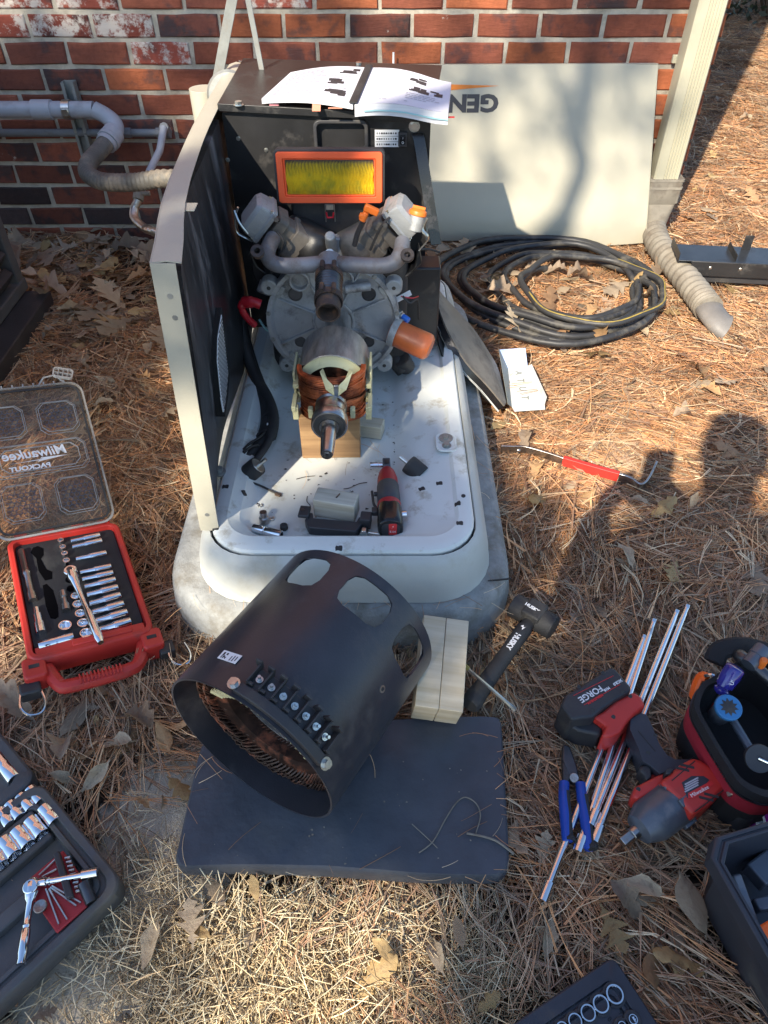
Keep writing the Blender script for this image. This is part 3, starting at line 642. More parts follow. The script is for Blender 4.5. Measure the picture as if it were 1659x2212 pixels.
MB().tube(in2, .003, 5, flat=.6).build('yellow_stripe', M['yellow_print'], coil, world=True)

# ================================================================ cream hood panel leaning on the wall
A, B, C_, D_ = W(812, 138, 2.795), W(1417, 131, 2.795), Vector((1.012, 2.70, .006)), Vector((.07, 2.70, .006))
B = Vector((.926, 2.79, .592)); A = Vector((-.026, 2.79, .588)); 
ex = (B - A).normalized(); ey = (B - C_).normalized(); ez = ex.cross(ey).normalized()
hp_M = Matrix((ex, ez.cross(ex), ez)).transposed().to_4x4(); hp_M.translation = (A + B + C_ + D_)/4
hood = thing('hood_panel', 'large cream metal cover panel leaning upside down on the brick wall', 'panel', hp_M)
I = hp_M.inverted(); q = [I @ v for v in (A, B, C_, D_)]
out = []
def bl(u, v): a_ = q[3].lerp(q[2], u); b_ = q[0].lerp(q[1], u); return a_.lerp(b_, v)
rows = []
for j in range(13):
    r_ = []
    for i in range(21):
        p = bl(i/20, j/12); bow = .012*math.sin(PI*i/20)*(1 if j < 3 else .5); r_.append((p.x, p.y + (.010*math.sin(2*PI*i/20) if j == 0 else 0), .020 + bow - (.022*(1-j/2)**2 if j < 2 else 0)))
    rows.append(r_)
MB().sheet(rows, th=.003).build('face', M['cream'], hood, ang=60)
fl = MB()
for a_, b_ in ((q[0], q[1]), (q[1], q[2]), (q[3], q[0])):
    d_ = (b_-a_); L = d_.length; fm = frame(a_, (0, 0, 1), d_/L); fl.box((L/2, -.0015 if True else 0, .004), (L, .003, .036), fm)
fl.build('flange', M['cream'], hood, .002)
lp = I @ W(1075, 219, 2.775); text('GENERAC', .072, T(lp.x, lp.y, .0264) @ RZ(180), M['logo_dark'], hood, bold=.0032, sx=1.22, align='LEFT')
s0, s1_, s2 = I @ W(1077, 184, 2.775), I @ W(960, 180, 2.775), I @ W(960, 196, 2.775)
MB().add([(s0.x, s0.y, .0256), (s1_.x-.1, s1_.y+.002, .0256), (s2.x-.1, s2.y-.005, .0256), (s0.x, s0.y, .0262), (s1_.x-.1, s1_.y+.002, .0262), (s2.x-.1, s2.y-.005, .0262)], [(0, 1, 2), (5, 4, 3), (0, 3, 4, 1), (1, 4, 5, 2), (2, 5, 3, 0)]).build('orange_swoosh', M['logo_orange'], hood)

# ================================================================ black condenser unit at the left edge
ac = thing('air_conditioner', 'black louvred air conditioner unit on a dark plinth beside the wall', 'air conditioner', T(-1.62, 1.72, 0))
def acb(name, lo_, hi_, mt, bev=.004, par=None):
    c_ = [(a_+b_)/2 for a_, b_ in zip(lo_, hi_)]; s_ = [b_-a_ for a_, b_ in zip(lo_, hi_)]; return MB().box(c_, s_).build(name, mt, par or ac, bev, world=True)
acb('plinth', (-2.1, 1.1, -.04), (-1.13, 2.24, .045), M['black_plastic']); acb('inner_core', (-2.0, 1.25, .05), (-1.25, 2.2, .8), M['black_rubber'])
for x_, y_ in ((-1.235, 2.235), (-1.235, 1.22), (-2.02, 2.235), (-2.02, 1.22)): acb('corner_post', (x_-.022, y_-.022, .046), (x_+.022, y_+.022, .84), M['case_grey'])
acb('base_rail', (-2.02, 1.2, .0475), (-1.208, 2.258, .085), M['case_grey']); acb('top_cover', (-2.05, 1.19, .84), (-1.20, 2.26, .88), M['case_grey'])
for i in range(11):
    z = .12 + i*.065; MB().box((0, 0, 0), (.03, .93, .045), T(-1.232, 1.728, z) @ RY(35)).build('louver', M['black_plastic'], ac, .002, world=True)

# ================================================================ black bent bracket at the right edge
bk = thing('sheet_metal_bracket', 'black bent sheet metal bracket lying by the drain hose', 'bracket', T(*(G(1560, 585, .06))) @ RZ(-6))
MB().box((.09, .02, .05), (.52, .13, .0025)).build('top_plate', M['sky_sheen_black'], bk, .001)  # sky sheen on the black top put into its colour
MB().box((.105, -.0455, .025), (.46, .0025, .05)).build('front_flange', M['black_paint'], bk, .001)
MB().box((-.1715, .02, .062), (.0025, .13, .028)).build('end_flange', M['black_paint'], bk, .001); MB().box((.02, .02, .0615), (.0025, .11, .024)).build('cross_flange', M['black_paint'], bk, .001)
MB().box((.075, .06, .075), (.03, .0025, .055)).build('tab', M['black_paint'], bk, .001)
bolts([((x_, -.0467, .03), (0, -1, 0), .004, .003) for x_ in (-.06, .04, .16)], 'screw', 'zinc', bk, False)
MB().prism([(-.13, .0), (.35, 0), (.35, .1), (-.13, .1)], -.03, .02, T(0, -.03, 0)).build('lower_channel', M['black_plastic'], bk, .003)

# ================================================================ evergreen shrub beyond the corner
def leaf_cloud(mb, c, r, n_, s, seed=0, shell=.35):
    rr = random.Random(seed)
    for i in range(n_):
        d_ = Vector((rr.gauss(0, 1), rr.gauss(0, 1), rr.gauss(0, 1))).normalized() * (1 - shell*rr.random()**1.5)
        p = Vector(c) + Vector((d_.x*r[0], d_.y*r[1], d_.z*r[2])); e_ = Euler((rr.uniform(0, 6), rr.uniform(0, 6), rr.uniform(0, 6))).to_matrix().to_4x4(); e_.translation = p; k = s*rr.uniform(.6, 1.3)
        mb.add([(0, -k, 0), (k*.45, 0, k*.12), (0, k, 0), (-k*.45, 0, k*.12)], [(0, 1, 2, 3)], e_)
dm('evergreen', (.028, .042, .020), .5, var=.5, scale=9, rnd=.2); dm('evergreen_light', (.05, .07, .03), .5, var=.4, scale=9)
sh = thing('evergreen_shrub', 'dark green evergreen shrub in the shade behind the house corner', 'shrub', T(3.2, 6.9, 0))
mb = MB()
for i in range(16): mb.add([], []); leaf_cloud(mb, (random.uniform(-1.3, 1.3), random.uniform(-.7, .7), random.uniform(.2, 1.5)), (.55, .5, .5), 420, .035, i, .6)
mb.build('foliage', M['evergreen'], sh, ang=180); st = MB()
for i in range(9): a_ = i*.7; st.tube([(0.1*math.cos(a_), .1*math.sin(a_), 0), (.5*math.cos(a_), .4*math.sin(a_), .7), (1.0*math.cos(a_), .6*math.sin(a_), 1.4)], [.02, .013, .005], 6)
st.build('stem', M['bark'], sh)

q = W(850, 113, 2.79); o = MB().cyl((0, 0, -.2), (0, 0, 0), .0035, n=8).build('thin_rod', M['white_print']); o.location = q; tag(o, 'thin white rod standing on the brick behind the cream hood panel', 'rod')
# ================================================================ generator pad and open generator
pad = thing('generator_pad', 'grey rounded composite pad under the cream generator base', 'pad', T(-.0915, 1.5, 0))
def slab(w, h, r, lv):                        # stacked rounded rectangles: (inset, z)
    return [[(x, y, z) for x, y in rrect(w - 2*i, h - 2*i, max(.01, r - i), 7)] for i, z in lv]
pw, ph = .705, 1.31
MB().loft(slab(pw, ph, .15, [(-.014, -.06), (-.008, .03), (-.002, .066), (.004, .080), (.014, .088), (.03, .090), (.05, .0905)]), T(-.0915, .848 + ph/2, 0)).build('slab', M['composite'], pad, world=True, ang=50)
mk = MB(); mk.box((0, 0, 0), (.05, .0015, .004), T(.235, .93, .0895) @ RZ(8)); mk.build('groove', M['black_rubber'], pad, world=True)

gen = thing('generator', 'opened cream standby generator with engine and rotor exposed', 'generator', T(-.09, 1.5, .05))
def gb(mb, name, mt, bevel=0, par=None, label=None, ang=38): return mb.build(name, mt, par or gen, bevel, True, ang, label)
# ---- moulded base: skirt, seam, tray
GX = -.082; GW, GH = .60, 1.23; GY = .872 + GH/2
sk = slab(GW, GH, .125, [(-.002, .091), (0, .097), (.003, .125), (.010, .152), (.017, .172), (.024, .184), (.034, .1895), (.036, .186)])
skirt = gb(MB().loft(sk, T(GX, GY, 0), cap0=False, cap1=False), 'base_skirt', M['skirt'], ang=50)
seam = gb(MB().loft(slab(GW-.068, GH-.068, .095, [(0, .190), (0, .176), (.004, .176)]), T(GX, GY, 0), cap0=False, cap1=False), 'dark_seam', M['black_rubber'])
tw, th_ = GW - .076, GH - .076
tl = slab(tw, th_, .092, [(0, .178), (0, .192), (.004, .197), (.012, .199), (.022, .199)])
inn = [(x, y) for x, y in rrect(tw-.05, th_-.05, .07, 7)]
# the recessed floor: a polygon with a stepped right side, walls sloping down to it
fl_top = [[(x, y, .199) for x, y in rrect(tw-.06, th_-.075, .065, 7)], [(x, y, .193) for x, y in rrect(tw-.075, th_-.09, .062, 7)]]
def shift(l, dx): return [(x+dx, y, z) for x, y, z in l]
f1 = [(x-.028, y, .187) for x, y in rrect(tw-.16, th_-.10, .06, 7)]; f2 = [(x-.04, y, .166) for x, y in rrect(tw-.215, th_-.125, .05, 7)]; f3 = [(x-.04, y, .160) for x, y in rrect(tw-.24, th_-.145, .045, 7)]
tray = gb(MB().loft(tl + fl_top + [f1, f2, f3], T(GX, GY, 0), cap0=False), 'base_tray', M['tray_white'], ang=30)
from mathutils.bvhtree import BVHTree
TB = BVHTree.FromPolygons([MW['generator'] @ v.co for v in tray.data.vertices], [tuple(q.vertices) for q in tray.data.polygons])
def on_tray(px, py):
    h_ = TB.ray_cast(Vector((0, 0, CAM_H)), ray(px, py).normalized()); n_ = h_[1]; return h_[0], (n_ if n_.z > 0 else -n_)
def slot(px, py, z, w=.014, h=.011, rz=0, wave=True):
    p, nz = on_tray(px, py); o_ = [(w/2, .2*h), (w/2*.8, h/2), (.1*w, h/2), (-.1*w, h*.38), (-w/2*.8, h/2), (-w/2, .1*h), (-w/2*.9, -h/2), (-.1*w, -h*.4), (.2*w, -h/2), (w/2*.9, -h/2)]
    return MB().prism(o_, -.002, .0005, frame(p, nz, (math.cos(R(rz)), math.sin(R(rz)), 0)))
for px, py, z, rz in ((487, 1051, .1955, 0), (528, 1065, .190, -35), (466, 1141, .2, 0), (732, 1184, .2, 0), (911, 1056, .191, 20), (949, 1044, .1995, 5), (988, 1088, .2, 0), (993, 1130, .2, 0)):
    gb(slot(px, py, z, rz=rz), 'slot', M['black_rubber'], par=tray)
p = G(1001, 1071, .2); gb(MB().cyl((p.x, p.y, .196), (p.x, p.y, .2008), .0045, n=12), 'hole', M['black_rubber'], par=tray)
# bolted recess on the right ledge
p = G(964, 955, .2); bm_ = MB(); bm_.loft([[(x, y, z) for x, y in rrect(w, h, .015, 6)] for w, h, z in ((.046, .064, .1985), (.045, .063, .2012), (.038, .056, .2012), (.036, .054, .1996))], T(p.x, p.y, 0), cap0=False)
rc = gb(bm_, 'bolt_recess', M['tray_white'], par=tray)
gb(MB().cyl((p.x, p.y+.013, .1995), (p.x, p.y+.013, .2025), .0155, n=20), 'washer', M['galv'], par=tray); bolts([((p.x, p.y-.012, .1995), (0, 0, 1), .0075, .007), ((p.x, p.y+.013, .2025), (0, 0, 1), .006, .005, False)], 'hold_down_bolt', 'galv', tray)
p = G(930, 745, .2); bb = MB(); bb.cyl((p.x, p.y, .1995), (p.x, p.y, .203), .016, n=20); bolt(bb, (p.x, p.y, .203), (0, 0, 1), .008, .006); gb(bb, 'hold_down_bolt', M['galv'], par=tray)
p = G(474, 1020, .198); bb = MB(); bb.cyl((p.x, p.y, .196), (p.x, p.y, .2005), .014, n=20); bolt(bb, (p.x, p.y, .2005), (0, 0, 1), .008, .010); gb(bb, 'corner_bolt', M['galv'])
bb = MB()
for i in range(330):                                            # rust flakes and grit lying in the tray
    q = G(random.gauss(864, 5 + 4*random.random()) + random.choice((0, 0, 7)), random.uniform(825, 1015), .161) if i < 240 else G(random.uniform(540, 940), random.uniform(830, 1140), .1605)
    s_ = random.uniform(.0014, .0050); a_ = random.uniform(0, 6); bb.add([(q.x + s_*math.cos(a_+k), q.y + s_*math.sin(a_+k)*random.uniform(.3, 1), .1615 + (.001 if k else 0)) for k in (0, 1.2, 2.6, 4.4)] , [(0, 1, 2, 3)])
    q2 = Vector((q.x, q.y, 0))
grit = gb(bb, 'grit', M['black_rubber'], par=tray); grit['kind'] = 'stuff'

# ---- left side panel: warped cream sheet with folded flange, dark foam inside
YT = [.975, 1.05, 1.12, 1.19, 1.30, 1.42, 1.51, 1.60, 1.72, 1.85, 2.0, 2.1]
XT = [-.334, -.344, -.356, -.366, -.376, -.383, -.388, -.392, -.394, -.394, -.394, -.394]
ZT = [.74]*12
XB = [-.361 - .03*min(1, max(0, (y-.975)/.3)) for y in YT]; fx = lambda y: np.interp(y, YT, XB); fxt = lambda y: np.interp(y, YT, XT); ZB = .195
rows = []
for k in range(8):
    t = k/7; rows.append([(XB[i] + (XT[i]-XB[i])*t, YT[i] + .006*t*0, ZB + (ZT[i]-ZB)*t) for i in range(12)])
sp = gb(MB().sheet(rows, th=.002), 'side_panel', M['cream'], ang=60)
tf = []; 
for i in range(12):
    wv = .002*math.sin(7*i) ; wd_ = .044 - .012*min(1, max(0, (YT[i]-.975)/.5)); tf.append([(XT[i] + .0005, YT[i], ZT[i] + .0005), (XT[i] + wd_*.5, YT[i], ZT[i] + .003 + wv), (XT[i] + wd_, YT[i], ZT[i] + .0005 + wv)])
gb(MB().sheet(tf, th=.0018), 'top_flange', M['cream'], par=sp, ang=60)
ff_ = [[(XB[0] + (XT[0]-XB[0])*t - .0004, .9735, ZB - .004 + (.7405-ZB+.004)*t), (XB[0] + (XT[0]-XB[0])*t + .036, .9725, ZB - .004 + (.7405-ZB+.004)*t)] for t in [i/8 for i in range(9)]]
gb(MB().sheet(ff_, th=-.0018), 'front_flange', M['cream'], par=sp)
for (y0, y1, zt) in ((1.165, 1.20, .7405),):                                   # little fold-over ears on the flange
    gb(MB().box((-.322, 1.18, .7385), (.028, .032, .002)), 'ear', M['cream'], .0008, par=sp)
gb(MB().box((-.354, 1.83, .738), (.03, .05, .002), None), 'ear', M['cream'], .0008, par=sp)
for z in (.69, .655): gb(MB().cyl((XT[0]+.018, .9745, z), (XT[0]+.018, .9705, z), .0045, n=10), 'rivet', M['galv'], par=sp)
gb(MB().cyl((XB[0]+.02, .9745, .235), (XB[0]+.02, .9705, .235), .0045, n=10), 'rivet', M['galv'], par=sp)
fo = []                                                                        # foam lining, skin side facing in
for k in range(9):
    t = k/8; z = .20 + .515*t; fo.append([(float(fx(y) + (fxt(y)-fx(y))*t) + .030 + .004*math.sin(5*y+3*t) + .014*math.sin(PI*t)*math.sin(PI*(y-.99)/.75) + .006*math.sin(9*y), y, z) for y in [1.0 + .732*i/16 for i in range(17)]])
foam = gb(MB().sheet(fo, th=.022), 'foam_lining', M['foam_skin'], ang=60)
# slit in the foam with the white louvre showing through
sl_ = [W(478, 678, 1.4), W(484, 740, 1.36), W(496, 800, 1.30), W(492, 850, 1.27), W(486, 895, 1.22), W(470, 830, 1.26), W(468, 740, 1.33)]
def onfoam(px, py, x0=-.328):
    d = ray(px, py); t = x0/d.x; return Vector((x0, t*d.y, CAM_H + t*d.z))
ol = [onfoam(px, py) for px, py in ((479, 664), (487, 735), (496, 808), (493, 858), (486, 900), (475, 850), (467, 780), (468, 728))]
gb(MB().add(ol + [p - Vector((.02, 0, 0)) for p in ol], [tuple(range(8))] + [(i, (i+1) % 8, 8+(i+1) % 8, 8+i) for i in range(8)]), 'slit_edge', M['foam_core'], par=foam)
il = [onfoam(px, py, -.3265) for px, py in ((479, 680), (485, 735), (493, 805), (489, 852), (484, 890), (477, 850), (470, 780), (471, 730))]
lv = MB().add(il + [p - Vector((.003, 0, 0)) for p in il], [tuple(range(8))] + [(i, (i+1) % 8, 8+(i+1) % 8, 8+i) for i in range(8)]); sl2 = MB()
def span(z):
    ys_ = []
    for a_, b_ in zip(il, il[1:] + il[:1]):
        if (a_.z - z)*(b_.z - z) < 0: ys_.append(a_.y + (b_.y-a_.y)*(z-a_.z)/(b_.z-a_.z))
    return (min(ys_), max(ys_)) if len(ys_) > 1 else None
z = min(p.z for p in il)
while z < max(p.z for p in il):
    s_ = span(z)
    if s_ and s_[1]-s_[0] > .006: sl2.box((-.3262, (s_[0]+s_[1])/2, z), (.0012, s_[1]-s_[0]-.004, .0024))
    z += .0066
lo_ = gb(lv, 'louver_grille', M['white_print'], par=foam); x_ = gb(sl2, 'louver_slot', M['case_grey'], par=foam); x_['kind'] = 'stuff'
gb(MB().box((-.375, 2.085, 0), (.001, .001, .001)).cyl((-.468, 2.08, .2), (-.468, 2.08, .69), .037, n=24), 'rear_post', M['cream'], .006)

# ---- divider panel, shelf, rear compartment
dv = MB(); DX0, DX1, DY = -.358, .104, 1.735
oc_ = W(737, 293, DY); ox0, ox1, oz0, oz1 = oc_.x - .053, oc_.x + .053, oc_.z - .028, oc_.z + .028
dz0, dz1 = .2, .728
SHM = T(0, 0, 0)
dvd = gb(dv.box(((DX0+ox0)/2, DY, (dz0+dz1)/2), (ox0-DX0, .004, dz1-dz0)).box(((ox1+DX1)/2, DY, (dz0+dz1)/2), (DX1-ox1, .004, dz1-dz0)).box(((ox0+ox1)/2, DY, (dz0+oz0)/2), (ox1-ox0, .004, oz0-dz0)).box(((ox0+ox1)/2, DY, (oz1+dz1)/2), (ox1-ox0, .004, dz1-oz1)), 'divider_panel', M['black_paint'])
cxo, czo = (ox0+ox1)/2, (oz0+oz1)/2; FO = T(cxo, DY-.003, czo) @ RX(90)
sn = MB().ring(rrect(.122, .072, .016), rrect(.106, .056, .010), -.05, .012, FO); gb(sn, 'air_snorkel', M['black_plastic'], .002, par=dvd)
gb(MB().box((cxo, DY+.056, czo), (.13, .006, .07)), 'snorkel_back', M['foam_core'], par=dvd)
def shz(x): return .747 - .050*(x + .32)
sb_ = MB().loft([[(-.362, 1.722, shz(-.362)), (.108, 1.722, shz(.108)), (.150, 2.12, shz(.15)+.01), (-.362, 2.12, shz(-.362))], [(-.362, 1.722, shz(-.362)-.003), (.108, 1.722, shz(.108)-.003), (.150, 2.12, shz(.15)+.007), (-.362, 2.12, shz(-.362)-.003)]])
sb_.loft([[(x, 1.7215, shz(x)+.0005), (x, 1.7185, shz(x)+.0005), (x, 1.7185, shz(x)-.015), (x, 1.7215, shz(x)-.015)] for x in (-.362, .108)])
gb(sb_, 'top_shelf', M['black_paint'], .0012)
gb(MB().box((-.12, 1.925, .455), (.44, .37, .50)), 'rear_compartment', M['black_paint'], .004)
gb(MB().box((-.14, 2.124, .45), (.46, .003, .50)), 'rear_wall', M['cream'], .001)
la = W(836, 299, DY-.003); lb_ = gb(MB().box((la.x, DY-.0035, la.z), (.055, .0015, .036)), 'warning_label', M['white_print'], par=dvd)
lk = MB()
for i in range(3):
    zz = la.z + .011 - i*.0115
    for j in range(9): w_ = random.uniform(.002, .006); lk.box((la.x - .022 + j*.0052, DY-.0045, zz), (w_*.8, .0006, .0035))
    lk.box((la.x, DY-.0044, zz - .006), (.052, .0004, .0008))
gb(lk, 'lettering', M['ink'], par=lb_)
sa = W(870, 300, DY-.005); sw = gb(MB().box((sa.x, DY-.007, sa.z), (.020, .010, .030)), 'rocker_switch', M['black_plastic'], .0015, par=dvd); gb(MB().box((0, 0, 0), (.012, .006, .019), T(sa.x, DY-.012, sa.z) @ RX(10)), 'rocker', M['black_gloss'], .001, par=sw)
text('I', .007, T(sa.x, DY-.016, sa.z+.005) @ RX(90), M['white_print'], sw, world=True); text('O', .007, T(sa.x, DY-.016, sa.z-.005) @ RX(90), M['white_print'], sw, world=True)
bo = [(W(895, 273, DY-.002), (0, -1, 0), .009, .007)]; b_ = G(515, 231, .745); bo.append(((b_.x, b_.y+.006, shz(b_.x)), (0, 0, 1), .008, .008))
for px, py in ((515, 299), (575, 324), (492, 345), (489, 425)): bo.append((W(px, py, DY-.002), (0, -1, 0), .0035, .003))
bolts(bo, 'screw', 'zinc', dvd)
st_ = [W(899, 289, 1.725), W(905, 302, 1.72), W(916, 370, 1.70), W(932, 470, 1.68), W(942, 528, 1.665)]
rows = [[p + Vector((-.013, -.002, 0)), p + Vector((.013, .002, 0))] for p in smooth_path(st_, 3)]
gb(MB().sheet(rows, th=.003), 'strap_bracket', M['black_gloss'], .0006)
# prop arms and hinge plate
al = W(465, 196, 2.02); a0_ = W(506, -25, 2.02); ar = W(575, 200, 2.02); a1_ = W(533, -15, 2.02); apx = Vector((-.44, 2.02, 1.02))
def flatbar(p, q, w, t, mt, name):
    p, q = Vector(p), Vector(q); d = q-p; fm = frame(p, d, (1, 0, 0)); return gb(MB().box((0, 0, d.length/2), (w, t, d.length), fm), name, mt, .001)
apx = al + (a0_-al)*1.28
flatbar(al, apx, .024, .004, M['galv'], 'prop_arm'); flatbar(ar, ar + (a1_-ar)*1.28, .013, .005, M['galv'], 'prop_arm')
hd = W(497, 200, 2.0); gb(MB().lathe([(0, -.004), (.052, -.004), (.058, .004), (.052, .012), (0, .012)], T(hd.x, hd.y, hd.z-.008) @ RX(80), 28), 'hinge_disc', M['galv'], ang=50)
gb(MB().cyl(al + Vector((0, -.008, .004)), al + Vector((0, .012, .004)), .008, n=10).box((hd.x+.06, 2.0, hd.z-.03), (.19, .03, .004)), 'hinge_pin', M['zinc'], .001)
q = W(775, 146, 2.1); gb(MB().cyl((q.x, q.y, .72), (q.x, q.y, q.z+.012), .008, n=8), 'stud', M['zinc'])

# ---- air box and filter
box = gb(MB().box((-.118, 1.625, .545), (.17, .11, .22)).box((-.113, 1.578, .646), (.228, .05, .094)), 'air_box', M['black_plastic'], .006)
FF = T(-.113, 1.552, .655) @ RX(90) @ RX(-6)
gb(MB().ring(rrect(.229, .107, .010), rrect(.218, .098, .006), -.02, .004, FF), 'rim', M['black_plastic'], .001, par=box)
fe = gb(MB().ring(rrect(.219, .099, .006), rrect(.192, .074, .003), -.01, .010, FF).ring(rrect(.192, .074, .003), rrect(.184, .068, .003), -.01, .006, FF), 'air_filter', M['filter_orange'], .0025, par=box)
pl = MB(); nP = 62
rowsf = []
for i in range(nP*2 + 1):
    x_ = -.0925 + .185*i/(nP*2); zz = .004 if i % 2 else -.001; rowsf.append([(x_ + .0016*math.sin(j*1.1 + .5*math.sin(i*.11)) + (.0006*random.random()), -.034 + .068*j/8, zz - .002*(abs(j-4) == 4)) for j in range(9)])
pt = gb(pl.sheet(rowsf, FF), 'pleat', M['pleat'], par=box, ang=20); pt['kind'] = 'stuff'
lt = W(713, 460, 1.548); tb = MB()
for sx in (-1, 1): tb.cyl((lt.x + sx*.010, 1.548, lt.z+.018), (lt.x + sx*.010, 1.55, lt.z-.02), .0012, n=6)
tb.cyl((lt.x-.010, 1.548, lt.z+.018), (lt.x+.010, 1.548, lt.z+.018), .0012, n=6); tb.box((lt.x, 1.549, lt.z+.012), (.016, .004, .010)); gb(tb, 'wire_latch', M['zinc'], par=box)
gb(MB().tube([(lt.x-.008, 1.546, lt.z+.002), (lt.x-.006, 1.544, lt.z-.008), (lt.x+.006, 1.544, lt.z-.008), (lt.x+.008, 1.546, lt.z+.002)], .0022, 6), 'latch_hook', M['boot_red'], par=box)

# ---- engine: cylinder shrouds, valve covers, intake, exhaust
def vcover(side):
    cx = -.110 + side*.152; c_ = Vector((cx, 1.475, .606)); ax = Vector((side*.74, -.20, .64)).normalized()
    F_ = frame(c_, ax, (0, 1, 0))
    lo = [[(x, y, z) for x, y in rrect(w, h, r, 2)] for w, h, r, z in ((.068, .080, .007, -.022), (.070, .082, .007, -.014), (.064, .075, .006, -.011), (.060, .070, .006, .012), (.048, .056, .007, .020))]
    o = gb(MB().loft(lo, F_), 'valve_cover', M['cast_pale'], par=None, ang=30)
    bb = []
    for x_, y_ in ((.030, .036), (-.030, .036), (.030, -.036), (-.030, -.036)): bb.append((F_ @ Vector((x_*.9, y_*.96, -.013)), ax, .0042, .006))
    bolts(bb, 'bolt', 'zinc', o)
    gb(MB().loft([[(x, y, z) for x, y in rrect(.058 + dw, .068 + dw, .008, 3)] for z, dw in ((-.032, 0), (-.055, .004), (-.056, -.01), (-.075, -.01), (-.076, .004), (-.11, .004))], F_), 'cylinder_head', M['tan_shield'], .002)
    return F_, ax, o
FL, axl, vl = vcover(-1); FR, axr, vr = vcover(1)
# sheet shrouds over the cylinders
for side, mt, pxs in ((-1, 'black_paint', ((590, 505), (612, 497), (660, 515), (690, 545), (640, 565), (585, 545))), (1, 'tan_shield', ((760, 535), (790, 500), (822, 497), (850, 535), (830, 560), (770, 560)))):
    pass
for side in (-1, 1):
    cx = -.105; s_ = side
    a_ = Vector((cx + s_*.030, 1.50, .520)); b_ = Vector((cx + s_*.115, 1.48, .575)); F_ = frame((a_+b_)/2, Vector((s_*.4, -.75, .45)), (s_*.85, 0, .45))
    mb = MB(); lo = [[(x, y, z) for x, y in rrect(w, h, .02, 4)] for w, h, z in ((.120, .078, -.10), (.115, .074, -.01), (.10, .062, .006), (.07, .040, .014))]
    gb(mb.loft(lo, F_), 'cylinder_shroud', M['tan_shield'] if s_ > 0 else M['black_paint'], ang=40, label='tan heat shield over the right cylinder' if s_ > 0 else None)
ls = smooth_path([W(514, 448, 1.45), W(508, 470, 1.45), W(512, 500, 1.45), W(528, 512, 1.45), W(545, 520, 1.46)], 4)
gb(MB().tube(ls, .0045, 8, flat=.5).tube(smooth_path([W(506, 455, 1.45), W(516, 480, 1.44), W(535, 505, 1.44)], 4), .003, 6), 'lifting_bracket', M['zinc'])
rs_ = smooth_path([W(905, 540, 1.47), W(925, 515, 1.46), W(912, 495, 1.46), W(922, 470, 1.47)], 4); gb(MB().tube(rs_, .004, 6, flat=.5), 'lifting_bracket', M['zinc'])
# oil cap and dipstick
co = W(902, 464, 1.46); OC = T(*co) @ RX(-12) @ RY(12)
oc = gb(MB().cyl((0, 0, -.03), (0, 0, .004), .016, n=18, M=OC), 'oil_neck', M['cast_pale'], par=vr)
gb(MB().lathe([(0, .012), (.012, .012), (.0175, .008), (.0185, .004), (.0185, 0), (.014, -.002)], OC, 18).box((0, 0, .014), (.026, .006, .006), OC), 'oil_cap', M['orange'], .001, par=vr)
dk = [W(766, 530, 1.44), W(772, 505, 1.435), W(785, 478, 1.425)]; gb(MB().tube(smooth_path(dk, 4), .0055, 8), 'dipstick_tube', M['black_plastic'])
dt = W(790, 462, 1.42); FD = T(*dt) @ RY(25)
gb(MB().tube([FD @ Vector(v) for v in ((-.002, 0, -.016), (.0, 0, .004))], [.0075, .0062], 10).box((.007, 0, .012), (.030, .012, .014), FD).box((-.004, -.002, -.006), (.014, .010, .010), FD), 'dipstick_handle', M['orange'], .0025)
# gear-case top with intake
gb(MB().loft([[(x, y, z) for x, y in rrect(w, h, .012, 4)] for w, h, z in ((.17, .10, .40), (.17, .10, .495), (.15, .08, .512), (.12, .06, .52))], T(-.105, 1.572, 0)), 'crankcase', M['cast_alu'], .003)
gb(MB().cyl((-.112, 1.50, .51), (-.112, 1.45, .575), .015, .011, 14).box((-.112, 1.49, .535), (.085, .02, .04)), 'intake_boss', M['cast_pale'], .003)
bb = MB(); bolt(bb, W(668, 571, 1.40).lerp(W(712, 548, 1.42), 1), (0, -.7, .7), .007, .008); gb(bb, 'bolt', M['zinc'])
# exhaust manifold
ZE, XE = .53, -.113
def P_(px, py, z): return G(px, py, z)
lp_ = [P_(588, 522, .570) + Vector((0, .02, 0)), P_(579, 540, .56), P_(581, 560, .548), P_(600, 572, .54), P_(640, 574, .54), P_(712, 568, .538)]
rp_ = [P_(870, 532, .570) + Vector((0, .02, 0)), P_(864, 550, .56), P_(852, 566, .548), P_(825, 574, .54), P_(780, 573, .54), P_(712, 568, .538)]
man = gb(MB().tube(smooth_path(lp_, 6), .0160, 14).tube(smooth_path(rp_, 6), .0160, 14), 'exhaust_manifold', M['blue_steel'], ang=60)
jn = P_(712, 566, .54); ju = Vector((jn.x, 1.42, .52)); k0 = P_(711, 592, .525); mth = P_(709, 676, .498)
gb(MB().tube([jn + Vector((0, .01, .004)), jn.lerp(k0, .5), k0], [.024, .0235, .022], 16), 'junction', M['blue_steel'], par=man, ang=60)
d_ = (mth - k0); b0 = k0 + d_*.14; b1 = k0 + d_*.62
bl_ = [b0.lerp(b1, i/28) for i in range(29)]; gb(MB().tube(bl_, [.0255 + (.0022 if i % 4 < 2 else -.0016) for i in range(29)], 18), 'bellows', M['dark_steel'], par=man, ang=70)
F_ = frame(mth, -d_, (1, 0, 0)); L = d_.length*.36
gb(MB().lathe([(.0245, L), (.0245, .002), (.0245, 0), (.021, 0), (.021, L*.9), (0, L*.9)], F_, 22), 'outlet_pipe', M['rusty'], par=man)
